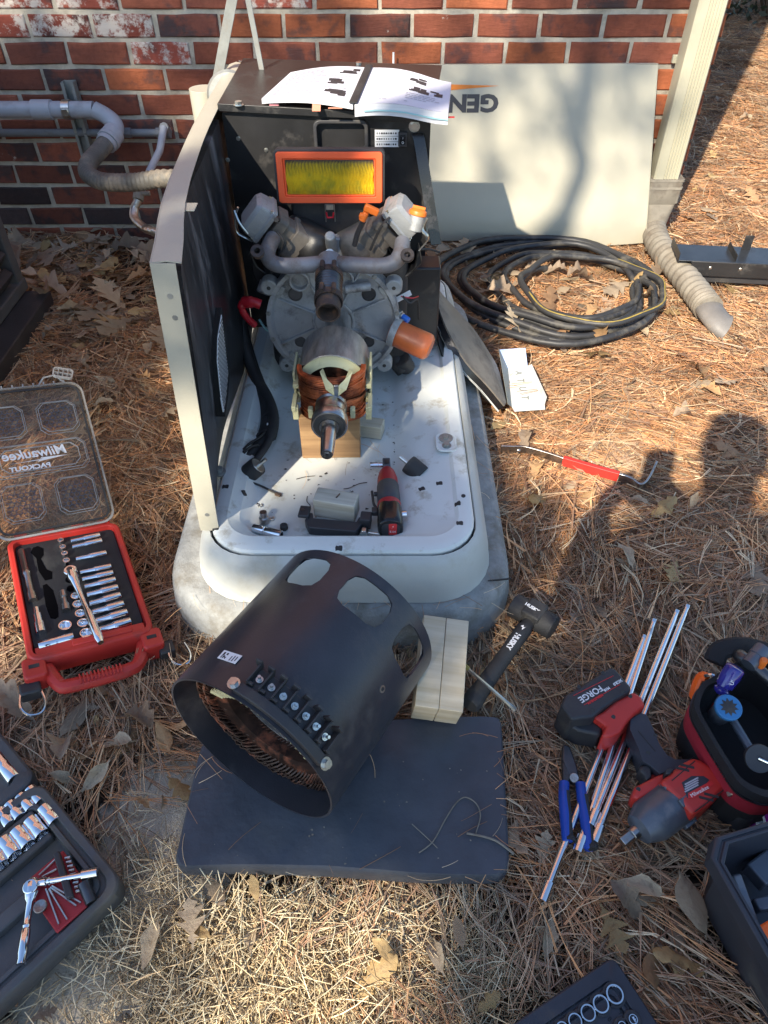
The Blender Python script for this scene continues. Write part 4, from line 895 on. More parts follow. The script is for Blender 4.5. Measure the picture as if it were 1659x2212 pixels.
for q, nm in ((k0 + d_*.10, 'clamp'), (k0 + d_*.68, 'clamp')):
    F2 = frame(q, d_, (1, 0, 0)); mb = MB().lathe([(.0265, -.007), (.029, -.007), (.029, .007), (.0265, .007)], F2, 20)
    for sx in (-1, 1):
        o_ = q + Vector((sx*.012, -.004, .030)); mb.cyl(o_ + Vector((0, .010, .002)), o_ - Vector((0, .010, .002)), .005, n=8)
    gb(mb, nm, M['rusty'], par=man)
for q in (P_(556, 544, .575), P_(880, 552, .565)):
    F2 = frame(q, Vector((0, -.6, .8)), (1, 0, 0)); gb(MB().ring(circ(.014, 14), circ(.006, 14), -.005, .005, F2), 'exhaust_flange', M['rusty'], .001, par=man)
# black engine shrouds either side of the plate
for s_, pxs in ((-1, ((540, 545), (556, 575), (575, 590), (640, 585), (632, 625), (596, 640), (560, 625), (545, 590))), (1, ((905, 535), (895, 580), (870, 600), (795, 590), (805, 625), (835, 640), (880, 600), (912, 570)))):
    pt_ = [W(px, py, 1.53) for px, py in pxs]; n8 = len(pt_)
    gb(MB().add(pt_ + [p + Vector((0, .035, 0)) for p in pt_], [tuple(range(n8)), tuple(range(2*n8-1, n8-1, -1))] + [(i, (i+1) % n8, n8+(i+1) % n8, n8+i) for i in range(n8)]), 'blower_shroud', M['black_paint'], .003)
bolts([(W(px, py, 1.53), (0, -1, 0), .006, .006) for px, py in ((611, 607), (817, 616))], 'bolt', 'zinc', gen)
gb(MB().box((-.11, 1.60, .36), (.33, .15, .32)), 'engine_block', M['black_rubber'], .02)
gb(MB().box((.095, 1.66, .32), (.085, .07, .20)), 'control_box', M['black_paint'], .004)

# ---- alternator adapter plate with ribs, ears and holes
AX, AZ, PY = -.118, .354, 1.490
FP = T(AX, PY, AZ) @ RX(90)                           # local z faces the camera
pm_ = MB()
pr = .154
pm_.lathe([(0, -.004), (.042, -.004), (.046, -.007), (.139, -.007), (.142, .004), (.145, .009), (pr, .009), (pr, -.03), (.09, -.05)], FP, 64)
plate = gb(pm_, 'adapter_plate', M['cast_alu'], ang=35)
rb_ = MB()
for a_ in (25, 62, 118, 155, 205, 238, 302, 335):
    fm = FP @ RZ(a_); rb_.loft([[(r_, -h_/2, -.018), (r_, h_/2, -.018), (r_, h_/2*.6, zt), (r_, -h_/2*.6, zt)] for r_, h_, zt in ((.044, .007, .001), (.139, .006, .003))], fm)
rb_.ring(circ(.050, 32), circ(.044, 32), -.018, .0, FP)
gb(rb_, 'rib', M['cast_alu'], .001, par=plate)
for a_, r_, s_ in ((38, .106, .021), (142, .106, .021), (180, .0, .0), (215, .10, .017), (325, .10, .017), (270, .108, .017)):
    if s_: q = FP @ RZ(a_) @ Vector((r_, 0, 0)); fm = FP @ RZ(a_) @ T(r_, 0, 0); gb(MB().lathe([(s_*.80, -.0075), (s_*.78, -.0045), (s_*.70, -.0045), (s_*.66, -.0062), (0, -.0064)], fm, 20), 'cast_hole', M['dark_steel'], par=plate)
for a_ in (32, 148, 224, 316):
    fm = FP @ RZ(a_) @ T(.165, 0, 0); er = MB().loft([[(x, y, z) for x, y in circ(rr, 18)] for rr, z in ((.0205, -.02), (.019, .006), (.0175, .0085))], fm); er.box((-.016, 0, -.008), (.034, .032, .022), fm)
    e_ = gb(er, 'mounting_ear', M['cast_pale'], .002, par=plate); gb(MB().cyl((0, 0, .0078), (0, 0, .0092), .0045, n=12, M=fm), 'bolt_hole', M['black_rubber'], par=plate)
for px, py, zz in ((646, 607, 0), (742, 602, 0)):                       # two big bosses at the top of the plate
    q = W(px, py + 4, PY - .01); fm = T(q.x, PY, q.z) @ RX(90); gb(MB().ring(circ(.0235, 24), circ(.018, 24), -.02, .008, fm), 'top_boss', M['cast_alu'], .002, par=plate); gb(MB().cyl((0, 0, -.02), (0, 0, -.012), .0185, n=20, M=fm), 'boss_bore', M['black_rubber'], par=plate)
q0, q1 = W(628, 590, PY+.01), W(776, 590, PY+.01)
gb(MB().box((AX, PY + .016, .520), (.165, .05, .05)), 'plate_top', M['cast_alu'], .004, par=plate)
gb(MB().cyl(W(745, 625, 1.47), W(800, 618, 1.48), .010, n=10), 'cast_bar', M['cast_alu'], par=plate)

bolts([(FP @ RZ(a_) @ Vector((.1495, 0, .009)), (0, -1, 0), .0042, .004) for a_ in (10, 50, 78, 102, 130, 170, 196, 248, 292, 344)], 'bolt', 'galv', plate)
for side in (-1, 1):
    for i in range(7): gb(MB().box((0, 0, 0), (.002, .05, .045), T(AX + side*(.118 + .008*i), 1.515, .512 + .003*i) @ RY(-side*28)), 'cooling_fin', M['black_paint'])
for pts in (((598, 500, 1.44), (612, 520, 1.43), (604, 545, 1.44), (585, 590, 1.47)), ((842, 470, 1.44), (826, 486, 1.43), (812, 512, 1.44), (800, 540, 1.45)), ((870, 640, 1.50), (885, 655, 1.49), (902, 648, 1.52), (905, 690, 1.55))): gb(MB().tube(smooth_path([W(px, py, Y) for px, py, Y in pts], 5), .0028, 6), 'ignition_wire', M['black_rubber'])
for px, py in ((600, 440), (832, 452)): c_ = W(px, py + 34, 1.435); gb(MB().cyl(c_, c_ + Vector((0, -.022, .008)), .006, .0045, 10), 'spark_plug_boot', M['black_rubber'])
gb(MB().tube(smooth_path([W(866, 640, 1.5), W(890, 644, 1.5), W(904, 640, 1.53)], 4), .0016, 5), 'sensor_wire', M['boot_red'])
# ---- rotor: laminated body, copper windings, bearing, tapered shaft
AX = -.105; FR_ = T(AX, 0, .360) @ RX(90)                         # local z = -Y
def rz_(y): return -y
rotor = gb(MB().lathe([(0, rz_(1.48)), (.030, rz_(1.48)), (.030, rz_(1.345)), (.045, rz_(1.335)), (.073, rz_(1.335)), (.073, rz_(1.222)), (.067, rz_(1.218)), (0, rz_(1.218))], FR_, 56), 'rotor', M['lamination'], ang=30)
def lens(rx, ry, n_=28): return [(rx*math.cos(2*PI*i/n_), ry*math.sin(2*PI*i/n_)) for i in range(n_)]
# insulating end plates: pale green plastic saddle on the poles
gb(MB().lathe([(.0725, rz_(1.2175)), (.0745, rz_(1.216)), (.0745, rz_(1.2125)), (.069, rz_(1.212)), (.062, rz_(1.208)), (.058, rz_(1.202)), (.058, rz_(1.215))], FR_, 40, a0=26, a1=154), 'end_insulator', M['insulator'], par=rotor)
gb(MB().lathe([(.0725, rz_(1.2175)), (.0745, rz_(1.216)), (.0745, rz_(1.2125)), (.069, rz_(1.212)), (.056, rz_(1.205))], FR_, 40, a0=188, a1=352), 'end_insulator', M['insulator'], par=rotor)
for sx in (-1, 1):
    g_ = MB()
    for zz in (.012, -.022): g_.box((AX + sx*.0735, 1.25, .360 + zz), (.012, .10, .010))
    g_.box((AX + sx*.0775, 1.255, .365), (.005, .08, .060)); g_.box((AX + sx*.0765, 1.185, .345), (.009, .05, .012)); g_.box((AX + sx*.074, 1.17, .332), (.012, .014, .030)); gb(g_, 'side_insulator', M['insulator'], .0015, par=rotor)
# copper end-turns: bundles of arcs of wire above and below the shaft
def winding(sg, name, mt):
    def strand(th, w, k_, sc_=1.0):
        A = (.028 + .036*(.5 + .5*math.cos(th)))*sc_; z_ = sg*(.031 + .023*math.sin(th)*sc_); pts = []
        for k in range(17):
            t = PI*k/16; pts.append((AX + w*math.cos(t), 1.216 - A*max(0, math.sin(t))**.75, .360 + z_ - sg*.004*math.sin(t) + k_*random.gauss(0, .0005)))
        return pts
    mb = MB()
    for i in range(24): mb.tube(strand(R(-115 + 230*i/23), .068 - .006*random.random(), 1), .0021, 6)
    for i in range(14): mb.tube(strand(R(-100 + 200*i/13), .065 - .006*random.random(), 2, .95), .0020, 6)
    gb(mb, name, mt, par=rotor, ang=60); core = MB(); core.loft([strand(R(-110 + 20*i), .064, 0, .94) for i in range(12)], cap0=False, cap1=False); gb(core, 'winding_core', M['copper_dark'], par=rotor)
winding(1, 'winding', M['copper']); winding(-1, 'winding', M['copper'])
wg = MB(); 
for sx in (-1, 1): wg.add([(AX + .012 + sx*.004, 1.146, .388), (AX + .012 + sx*.004, 1.150, .408), (AX + .012 + sx*.032, 1.176, .424), (AX + .012 + sx*.020, 1.150, .400), (AX + .012 + sx*.010, 1.148, .404), (AX + .012 + sx*.026, 1.182, .428)], [(0, 1, 4, 3), (1, 2, 5, 4), (4, 5, 2, 3), (0, 3, 2, 1)])
gb(wg, 'slot_wedge', M['insulator'], par=rotor); gb(MB().box((AX + .012, 1.150, .398), (.009, .006, .026)), 'wedge_key', M['steel'], .001, par=rotor)
for sx in (-1, 1): gb(MB().box((AX + sx*.042, 1.158, .340), (.010, .014, .022)), 'terminal_clip', M['insulator'], .0015, par=rotor)
gb(MB().lathe([(.026, rz_(1.20)), (.029, rz_(1.165)), (.0305, rz_(1.16)), (.0285, rz_(1.156)), (.0315, rz_(1.150)), (.0285, rz_(1.146)), (.0315, rz_(1.140)), (.0300, rz_(1.130)), (.0300, rz_(1.108))], FR_, 32), 'slip_ring', M['steel'], par=rotor)
gb(MB().lathe([(.0295, rz_(1.112)), (.0345, rz_(1.110)), (.0355, rz_(1.106)), (.0355, rz_(1.088)), (.0335, rz_(1.085)), (.0305, rz_(1.0845))], FR_, 36), 'bearing', M['steel'], par=rotor)
gb(MB().lathe([(.0308, rz_(1.0848)), (.0300, rz_(1.0835)), (.0195, rz_(1.0835)), (.0190, rz_(1.0850))], FR_, 36), 'bearing_seal', M['black_rubber'], par=rotor)
gb(MB().lathe([(.0195, rz_(1.086)), (.0190, rz_(1.0815)), (.0150, rz_(1.0815)), (.0150, rz_(1.065)), (.0120, rz_(1.004)), (.0108, rz_(1.001)), (.0064, rz_(1.001)), (.0060, rz_(1.012)), (0, rz_(1.013))], FR_, 28), 'shaft', M['steel'], par=rotor)

# ---- oil filter, sensor, starter boot, hoses, harness
f0 = P_(862, 722, .33); f1 = Vector((f0.x + .068, f0.y - .028, .312)); F_ = frame(f0, f1-f0, (0, 0, 1)); Lf = (f1-f0).length + .006
gb(MB().lathe([(.028, -.02), (.031, 0), (.0315, Lf*.85), (.030, Lf*.93), (.024, Lf), (0, Lf)], F_, 30), 'oil_filter', M['oil_orange'])
gb(MB().lathe([(.034, -.018), (.034, -.004), (.0325, -.002)], F_, 24), 'filter_base', M['cast_pale'])
s0_ = P_(853, 672, .36); F_ = frame(s0_, Vector((.7, -.55, -.25)), (0, 0, 1)); gb(MB().cyl((0, 0, 0), (0, 0, .018), .011, n=6, M=F_).cyl((0, 0, .018), (0, 0, .024), .009, n=14, M=F_), 'pressure_switch', M['zinc'], .001); gb(MB().cyl((0, 0, .024), (0, 0, .042), .008, n=8, M=F_), 'blue_connector', M['blue_fit'], .001)
bt_ = smooth_path([P_(563, 658, .42), P_(548, 653, .425), P_(528, 654, .42), P_(522, 664, .41), P_(530, 682, .39), P_(550, 702, .36)], 5)
gb(MB().tube(bt_, [.011]*6 + [.013]*5 + [.010]*5 + [.008]*10, 10), 'battery_boot', M['boot_red'])
gb(MB().cyl(P_(572, 632, .44) + Vector((0, .05, 0)), P_(566, 648, .42) + Vector((0, .03, 0)), .017, n=18), 'starter_motor', M['cast_alu'], .002)
gb(MB().tube(smooth_path([P_(560, 690, .33), P_(575, 712, .31), P_(590, 716, .30)], 4), .003, 6), 'green_wire', M['teal'])
h1_ = smooth_path([P_(505, 560, .40), P_(510, 640, .34), P_(524, 720, .27), P_(544, 790, .21), P_(566, 850, .185), P_(578, 900, .18), P_(570, 945, .178), P_(548, 975, .178), P_(530, 995, .178), P_(524, 1020, .176), P_(536, 1040, .176)], 6)
h2_ = smooth_path([P_(516, 640, .36), P_(524, 720, .28), P_(546, 800, .21), P_(578, 860, .19), P_(590, 905, .19), P_(582, 950, .186), P_(560, 985, .184), P_(548, 1000, .182)], 6)
har = gb(MB().tube(h1_, [.0165]*36 + [.014]*12 + [.009]*13, 10).tube(h2_, [.014]*30 + [.008]*13, 10), 'wire_harness', M['black_rubber'], ang=60)
wr = MB().tube(smooth_path([P_(536, 1040, .175), P_(560, 1048, .166), P_(585, 1060, .164), P_(603, 1068, .164)], 4), .0024, 6).tube(smooth_path([P_(540, 990, .18), P_(518, 972, .186), P_(515, 985, .18), P_(512, 1010, .176)], 4), .0022, 6); gb(wr, 'loose_wire', M['black_rubber'], par=har)
for pts in (((566, 948, .18), (546, 955, .19), (528, 968, .196), (520, 980, .19), (532, 985, .18)), ((560, 962, .19), (540, 966, .20), (524, 985, .19), (520, 1005, .18), (528, 1028, .178)), ((580, 925, .19), (560, 945, .2), (536, 960, .195), (526, 976, .2))): gb(MB().tube(smooth_path([P_(*q) for q in pts], 5), .0026, 6), 'loose_wire', M['black_rubber'], par=har)
for q in ((572, 945, .178), (584, 905, .18)): c_ = P_(*q); gb(MB().lathe([(.019, -.003), (.021, -.003), (.021, .003), (.019, .003), (.019, -.003)], frame(c_, (.35, -.9, 0)), 16), 'cable_tie', M['black_plastic'], par=har)
gb(MB().tube(smooth_path([P_(521, 975, .182), P_(527, 990, .182), P_(524, 1008, .178)], 4), .0042, 6), 'white_wire', M['white_print'], par=har)
gb(MB().tube(smooth_path([P_(512, 1000, .175), P_(511, 1020, .172)], 4), .0022, 6), 'red_wire', M['boot_red'], par=har)
gb(MB().box((0, 0, 0), (.013, .009, .004), T(*P_(601, 1068, .164)) @ RZ(-25)), 'terminal', M['rusty'], .001, par=har)
q = P_(554, 950, .192); gb(MB().box((0, 0, 0), (.012, .008, .001), T(q.x+.024, q.y+.05, .198)), 'wire_tag', M['white_print'], par=har)
gb(MB().tube(smooth_path([P_(838, 745, .24), P_(856, 780, .22), P_(872, 800, .2)], 4), .02, 12), 'black_hose', M['black_rubber'])
gb(MB().cyl(P_(880, 795, .2), P_(868, 775, .235), .021, n=18), 'oil_drain_cap', M['black_rubber'], .003)
gb(MB().tube(smooth_path([P_(900, 540, .48), P_(925, 538, .47), P_(950, 545, .45)], 4), .003, 6), 'thin_hose', M['black_rubber'])
hs = [onfoam(px, py, -.29) for px, py in ((524, 560), (518, 640), (520, 700))]
lb = P_(862, 648, .47); gb(MB().box((0, 0, 0), (.038, .012, .001), T(*W(872, 640, 1.52)) @ RY(-30) @ RX(60)), 'paper_tag', M['white_print'])
# ================================================================ tools and things lying about
def gmid(a, b): return (a + b) / 2
def ppoly(pxs, z): return [G(px, py, z) for px, py in pxs]
def solid(mb, pxs, z0, z1, inset=0.0, mi=0):                     # an upright-sided body with the outline seen at its top
    t = ppoly(pxs, z1); n_ = len(t); c_ = sum(t, Vector())/n_
    b = [Vector((p.x, p.y, z0)) + (Vector((c_.x, c_.y, 0)) - Vector((p.x, p.y, 0)))*inset for p in t]
    return mb.loft([b, t], None, mi)
def heading(a, b): return math.degrees(math.atan2(b.y-a.y, b.x-a.x))

# ---- service manual lying open on the shelf
man_ = thing('service_manual', 'open spiral service manual with index tabs lying on the generator shelf', 'book', T(-.07, 1.87, .74))
ZS = .72
cor = dict(bl=G(565, 213, .758), br=G(968, 243, .748), tl=G(628, 156, .758), tr=G(975, 178, .757), gb_=G(762, 230, .750), gt=G(795, 150, .754))
def pages(nm, p00, p10, p01, p11, thick, swell):                   # p00 front-left p10 front-right p01 back-left p11 back-right
    mb = MB(); rows = []
    for j in range(7):
        v = j/6; r_ = []
        for i in range(9):
            u = i/8; p = p00.lerp(p10, u).lerp(p01.lerp(p11, u), v); p = Vector((p.x, p.y, p.z + swell(u) )); r_.append(p)
        rows.append(r_)
    top = mb.sheet(rows); o = mb.build(nm, M['paper'], man_, world=True, ang=60)
    e_ = MB(); k = 5
    for side in ((rows[0]), ([r_[0] for r_ in rows]), ([r_[-1] for r_ in rows]), rows[-1]):
        e_.sheet([[p + Vector((0, 0, -.0003)) for p in side], [Vector((p.x, p.y, p.z - thick)) for p in side]])
    e_.build('page_block', M['paper_edge'], man_, world=True); return rows
sw_l = lambda u: .007*math.sin(PI*u) + .004*u
lrows = pages('left_pages', cor['bl'], cor['gb_'], cor['tl'], cor['gt'], .010, sw_l)
sw_r = lambda u: .008*math.sin(PI*min(1, u*1.2)) + .004*(1-u)
rrows = pages('right_pages', cor['gb_'] + Vector((.004, 0, 0)), cor['br'], cor['gt'] + Vector((.006, 0, 0)), cor['tr'], .024, sw_r)
sp_ = MB(); a_, b_ = cor['gb_'] + Vector((.001, -.003, .0085)), cor['gt'] + Vector((.003, .003, .0085))
sp_.tube([a_, b_], .0090, 10, flat=.22); sp_.build('spine', M['black_rubber'], man_, world=True)
def on(rows, u, v, dz=.0008):
    i = min(int(u*8), 7); j = min(int(v*6), 5); fu, fv = u*8-i, v*6-j
    return rows[j][i].lerp(rows[j][i+1], fu).lerp(rows[j+1][i].lerp(rows[j+1][i+1], fu), fv) + Vector((0, 0, dz))
def patch(mb, rows, u0, u1, v0, v1, sk=0.0, k=4):
    mb.sheet([[on(rows, u0 + (u1-u0)*i/k + sk*(j/k), v0 + (v1-v0)*j/k) for i in range(k+1)] for j in range(k+1)])
pic = MB()
for (r_, u0, u1, v0, v1) in ((lrows, .62, .88, .14, .30), (lrows, .60, .80, .44, .60), (lrows, .66, .92, .74, .92), (rrows, .52, .92, .40, .56), (rrows, .52, .72, .66, .84)):
    rr = random.Random(int(u0*100+v0*10)); 
    for _ in range(9):
        a0 = rr.uniform(u0, u1-.06); c0 = rr.uniform(v0, v1-.04); patch(pic, r_, a0, min(u1, a0+rr.uniform(.05, .16)), c0, min(v1, c0+rr.uniform(.03, .08)), k=2)
pic.build('illustration', M['ink'], man_, world=True)
tx = MB(); rr = random.Random(5)
for r_, u0, u1, dv_ in ((lrows, .08, .54, .0), (rrows, .10, .47, 0), (rrows, .52, .90, .0), (lrows, .60, .90, .6)):
    for i in range(17):
        v = .10 + i*.048; u = u0
        if (r_ is rrows and u0 > .5 and .34 < v < .88) or (dv_ and not (.32 < v < .42 or .62 < v < .72)): continue
        while u < u1 - .05 and rr.random() > .1: w_ = rr.uniform(.02, .06); patch(tx, r_, u, u + w_, v, v + .016, k=1); u += w_ + .012
tx.build('text_line', M['ink_soft'], man_, world=True)
for px, py, mt, s_ in ((525, 292, 'pink', .02), (755, 313, 'salmon', .018), (1010, 302, 'salmon', .012), (1045, 298, 'salmon', .011), (1080, 304, 'salmon', .011), (1105, 312, 'salmon', .010)):
    x_, y_ = (700 + px*1200/1659)*.54861, (200 + py*1200/1659)*.54861; q = G(x_, y_, .745); MB().box((0, 0, 0), (s_, .022 if mt == 'salmon' and px == 755 else .012, .0012), T(q.x, q.y, .747) @ RX(28)).build('index_tab', M[mt], man_, world=True)
q = G(724, 234, .752); MB().box((q.x, q.y + .006, .751), (.030, .006, .0012)).build('index_tab', M['salmon'], man_, world=True)
MB().sheet([[on(rrows, .1 + .9*i/6, 0, -.012) + Vector((0, -.003, 0)) for i in range(7)], [on(rrows, .1 + .9*i/6, 0, -.0145) + Vector((0, -.003, 0)) for i in range(7)]], th=.0012).build('divider_sheet', M['teal'], man_, world=True)
q = on(rrows, 1, .05, -.012); MB().box((q.x+.004, q.y, q.z), (.02, .006, .0015)).build('index_tab', M['boot_red'], man_, world=True)

# ---- blocks of wood
def block(name, lab, c_, d, rz, mt, cat='wood block', z0=None, group=None, nail=False, rx=0):
    t = thing(name, lab, cat, T(c_[0], c_[1], c_[2]) @ RZ(rz) @ RX(rx), group); o = MB().box((0, 0, d[2]/2), d).build('block', M[mt], t, .0025)
    return t
p0, p1 = G(653, 991, .162), G(779, 990, .162)
block('support_block', 'brown weathered wood block standing under the copper rotor', ((p0.x+p1.x)/2 - .0, p0.y + .022, .162), ((p1-p0).length, .040, .114), 1, 'wood_old')
q = G(800, 955, .162); block('wood_offcut', 'small pale wood offcut lying flat beside the brown support block', (q.x - .012, q.y + .035, .162), (.085, .038, .034), -12, 'wood_pale')
q = G(727, 1122, .162); wb = block('wood_offcut', 'rough grey wood offcut set in the tray behind the black bracket', (q.x, q.y + .018, .164), (.088, .040, .046), -13, 'wood_grey')
MB().cyl((.002, -.004, .0465), (.006, .008, .0475), .0016, n=6).build('nail', M['rusty'], wb)
# two boards standing against the stator
tw_ = thing('lumber_offcut', 'pale doubled lumber offcut chocking the right side of the black stator', 'wood block', T(0, 0, 0))
P0 = {k: G(*v) for k, v in dict(a=(880, 1558, .05), b=(966, 1588, .05), c=(1000, 1552, .075)).items()}
# axis of the block: from its near cut end up to the far end by the pad
near = G(942, 1545, .085); farp = G(958, 1352, .125); ax_ = (farp - near); Lb = ax_.length
Fb = frame(near, ax_, (1, .25, 0)); MW[tw_.name] = Fb; tw_.matrix_world = Fb
for dx, nm in ((-.0207, 0), (.0207, 1)):
    MB().box((0, 0, 0), (.0405, .078, Lb), T(dx, 0, Lb/2) @ RY(0)).build('board', M['wood_pale'], tw_, .0012)

# ---- foam kneeling mat
mt_ = thing('kneeling_mat', 'thick black foam kneeling mat under the stator in front of the pad', 'mat', T(-.06, .52, 0))
mp_ = ppoly([(385, 1868), (372, 1840)][:1] + [(377, 1852), (384, 1820), (424, 1640), (440, 1600), (470, 1570), (600, 1560), (800, 1552), (1000, 1545), (1070, 1546), (1082, 1556), (1086, 1580), (1098, 1780), (1101, 1850), (1099, 1872), (1085, 1886), (1060, 1892), (900, 1890), (700, 1876), (500, 1870), (404, 1872)], .040)
mp_ = smooth_path([(p.x, p.y, 0) for p in mp_] + [(mp_[0].x, mp_[0].y, 0)], 2)[:-1]
cm = sum(mp_, Vector())/len(mp_)
def inset(pl, d): return [p + (cm-p).normalized()*d for p in pl]
lo = []
for d, z in ((.004, -.002), (0, .004), (0, .030), (.0015, .036), (.005, .0395)): lo.append([(p.x, p.y, z) for p in inset(mp_, d)])
mb = MB().loft(lo, cap1=False)
rows = [[(p.x, p.y, .0395) for p in inset(mp_, .005)]]
for k in range(1, 10): rows.append([(*( (inset(mp_, .005)[i]).lerp(cm, k/10)).xy, .0396) for i in range(len(mp_))])
mb.loft(rows, cap0=False, cap1=True).build('pad', M['mat_foam'], mt_, world=True, ang=60)
sc_ = MB(); rr = random.Random(2)
for i in range(34):
    p = G(rr.uniform(400, 1080), rr.uniform(1640, 1870), .0405); s_ = rr.uniform(.0005, .0019); sc_.add([(p.x + s_*math.cos(a)*rr.uniform(.4, 1.4), p.y + s_*math.sin(a)*rr.uniform(.4, 1.4), .0418) for a in (0, 1.3, 2.6, 3.9, 5.2)], [(0, 1, 2, 3, 4)])
x_ = sc_.build('crumb', M['drain_tan'], mt_, world=True); x_['kind'] = 'stuff'

# ---- stator can lying on the mat
ax0, ax1 = Vector((-.203, .509, .194)), Vector((-.050, .757, .194)); sd = (ax1-ax0).normalized(); SR, SL = .152, (ax1-ax0).length
FS = frame(ax0, sd, (0, 0, 1))                        # local x points up, z runs from the open end to the far rim
stt = thing('stator_housing', 'large black steel stator cylinder lying on its side on the foam mat', 'stator', FS)
def can_strip(a0_, a1_, z0, z1, n_, k=1, par=stt):
    pass
holes = [(-34, -8), (6, 38), (50, 80), (112, 142), (160, 190), (215, 245), (275, 305)]   # window angle ranges, degrees from the top
shell = MB(); TH = .0035
angs = sorted(set([float(a) for a in range(-180, 180, 5)] + [float(h if h <= 180 else h-360) for hh in holes for h in hh]))
hz0, hz1 = SL - .082, SL - .018
def inhole(a):
    for h0, h1 in holes:
        for o_ in (0, 360, -360):
            if h0 + o_ < a < h1 + o_: return True
    return False
zs = [0, .004, .02, .06, .10, .14, .18, hz0, hz0 + .012, (hz0+hz1)/2, hz1 - .012, hz1, SL]
def hole_corner(a, z):       # rounded window corners
    return a
for r_, flip in ((SR, 0), (SR - TH, 1)):
    vs = [(r_*math.cos(R(a)), r_*math.sin(R(a)), z) for z in zs for a in angs]; na = len(angs); fs = []
    for j in range(len(zs)-1):
        for i in range(na):
            i2 = (i+1) % na; mid = (angs[i] + (angs[i2] if i2 else angs[0]+360))/2
            if inhole(mid) and hz0 <= (zs[j]+zs[j+1])/2 <= hz1: continue
            fs.append((j*na+i, j*na+i2, (j+1)*na+i2, (j+1)*na+i))
    shell.add(vs, fs)
for zz in (0, SL):
    shell.ring([(SR*math.cos(R(a)), SR*math.sin(R(a))) for a in range(0, 360, 5)], [((SR-TH)*math.cos(R(a)), (SR-TH)*math.sin(R(a))) for a in range(0, 360, 5)], zz - .0004, zz + .0004)
for h0, h1 in holes:                                   # window edges
    for a in (h0, h1): shell.add([(r_*math.cos(R(a)), r_*math.sin(R(a)), z) for r_, z in ((SR, hz0), (SR, hz1), (SR-TH, hz1), (SR-TH, hz0))], [(0, 1, 2, 3)])
    for z in (hz0, hz1):
        aa = np.linspace(h0, h1, 7); shell.sheet([[(r_*math.cos(R(a)), r_*math.sin(R(a)), z) for a in aa] for r_ in (SR, SR-TH)])
    for a, s_ in ((h0, 1), (h1, -1)):                  # gussets rounding the window corners
        for z, t in ((hz0, 1), (hz1, -1)):
            A_ = [(a, z), (a + s_*7.5, z), (a + s_*2.2, z + t*.0058), (a, z + t*.020)]
            for r_ in (SR, SR - TH): shell.add([(r_*math.cos(R(q)), r_*math.sin(R(q)), w_) for q, w_ in A_], [(0, 1, 2, 3)])
shell_o = shell.build('shell', M['can_steel'], stt, ang=40)
MB().lathe([(SR-.0045, .075), (SR-.0045, SL-.095), (.083, SL-.095), (.083, .075), (SR-.0045, .075)], None, 60).build('core', M['lamination'], stt)
wd_ = MB(); rr = random.Random(8)
for k in range(84):                                     # copper end turns: overlapping arcs of wire in the open end
    a = 360*k/84; 
    for j in range(3):
        r0 = .088 + .014*j; pts = [((r0 + .030*t)*math.cos(R(a + 26*t + 4*j)), (r0 + .030*t)*math.sin(R(a + 26*t + 4*j)), .062 - .026*math.sin(PI*t) + .014*(j == 0) + rr.uniform(-.002, .002)) for t in [i/6 for i in range(7)]]
        wd_.tube(pts, .0021, 5)
wd_.build('winding', M['copper_dark'], stt, ang=60); wd2 = MB()
wd2.lathe([(.088, .08), (.090, .052), (.112, .044), (.132, .050), (.142, .08)], None, 48); wd2.build('winding_core', M['copper_dark'], stt)
wd3 = MB()
for k in range(5): wd3.tube([((.132+.001*k)*math.cos(R(a)), (.132+.001*k)*math.sin(R(a)), .044 + .004*k) for a in range(195, 296, 5)], .002, 5)
wd3.build('bright_winding', M['copper'], stt, label='bright copper wires on the lower rim of the winding')
wd4 = MB()
for k in range(12):
    a = -52 + k*6.2; wd4.tube([((.084+.02*t)*math.cos(R(a)), (.084+.02*t)*math.sin(R(a)), .030 - .006*t) for t in (0, .5, 1)], .0035, 6)
wd4.build('sleeved_lead', M['insulator'], stt)
# terminal strip on the rim
TA = -26                                               # degrees round from the top, towards the viewer's right
def rim(a, z, dr=0): return Vector(((SR+dr)*math.cos(R(a)), (SR+dr)*math.sin(R(a)), z))
qa, qb = None, None
def best(px, py, zz):                                   # angle on the shell whose picture is nearest to a pixel
    bb = (1e9, 0)
    for i in range(-90, 90):
        p = FS @ rim(i, zz); v = Vector((p.x, p.y, p.z - CAM_H)); w_ = v.y*cP - v.z*sP; u_ = v.y*sP + v.z*cP; e_ = (CX + FPX*v.x/w_ - px)**2 + (CY - FPX*u_/w_ - py)**2
        if e_ < bb[0]: bb = (e_, i)
    return bb[1]
A0, A1 = best(515, 1482, .012), best(684, 1648, .012)
ts = MB(); na_ = 14
arc = [A0 + (A1-A0)*i/na_ for i in range(na_+1)]
def arcbar(mb, a_list, z0, z1, r0, r1):
    mb.loft([[(r*math.cos(R(a)), r*math.sin(R(a)), z) for r, z in ((r0, z0), (r1, z0), (r1, z1), (r0, z1))] for a in a_list])
arcbar(ts, arc, .004, .020, SR + .0005, SR + .010); m_ = [A0 + (A1-A0)*(.05 + .90*i/na_) for i in range(na_+1)]; arcbar(ts, m_, .020, .052, SR + .0005, SR + .006)
tstrip = ts.build('terminal_strip', M['black_plastic'], stt, .0012)
fins = MB(); scr = MB(); tabs = MB(); U0, U1 = .07, .93
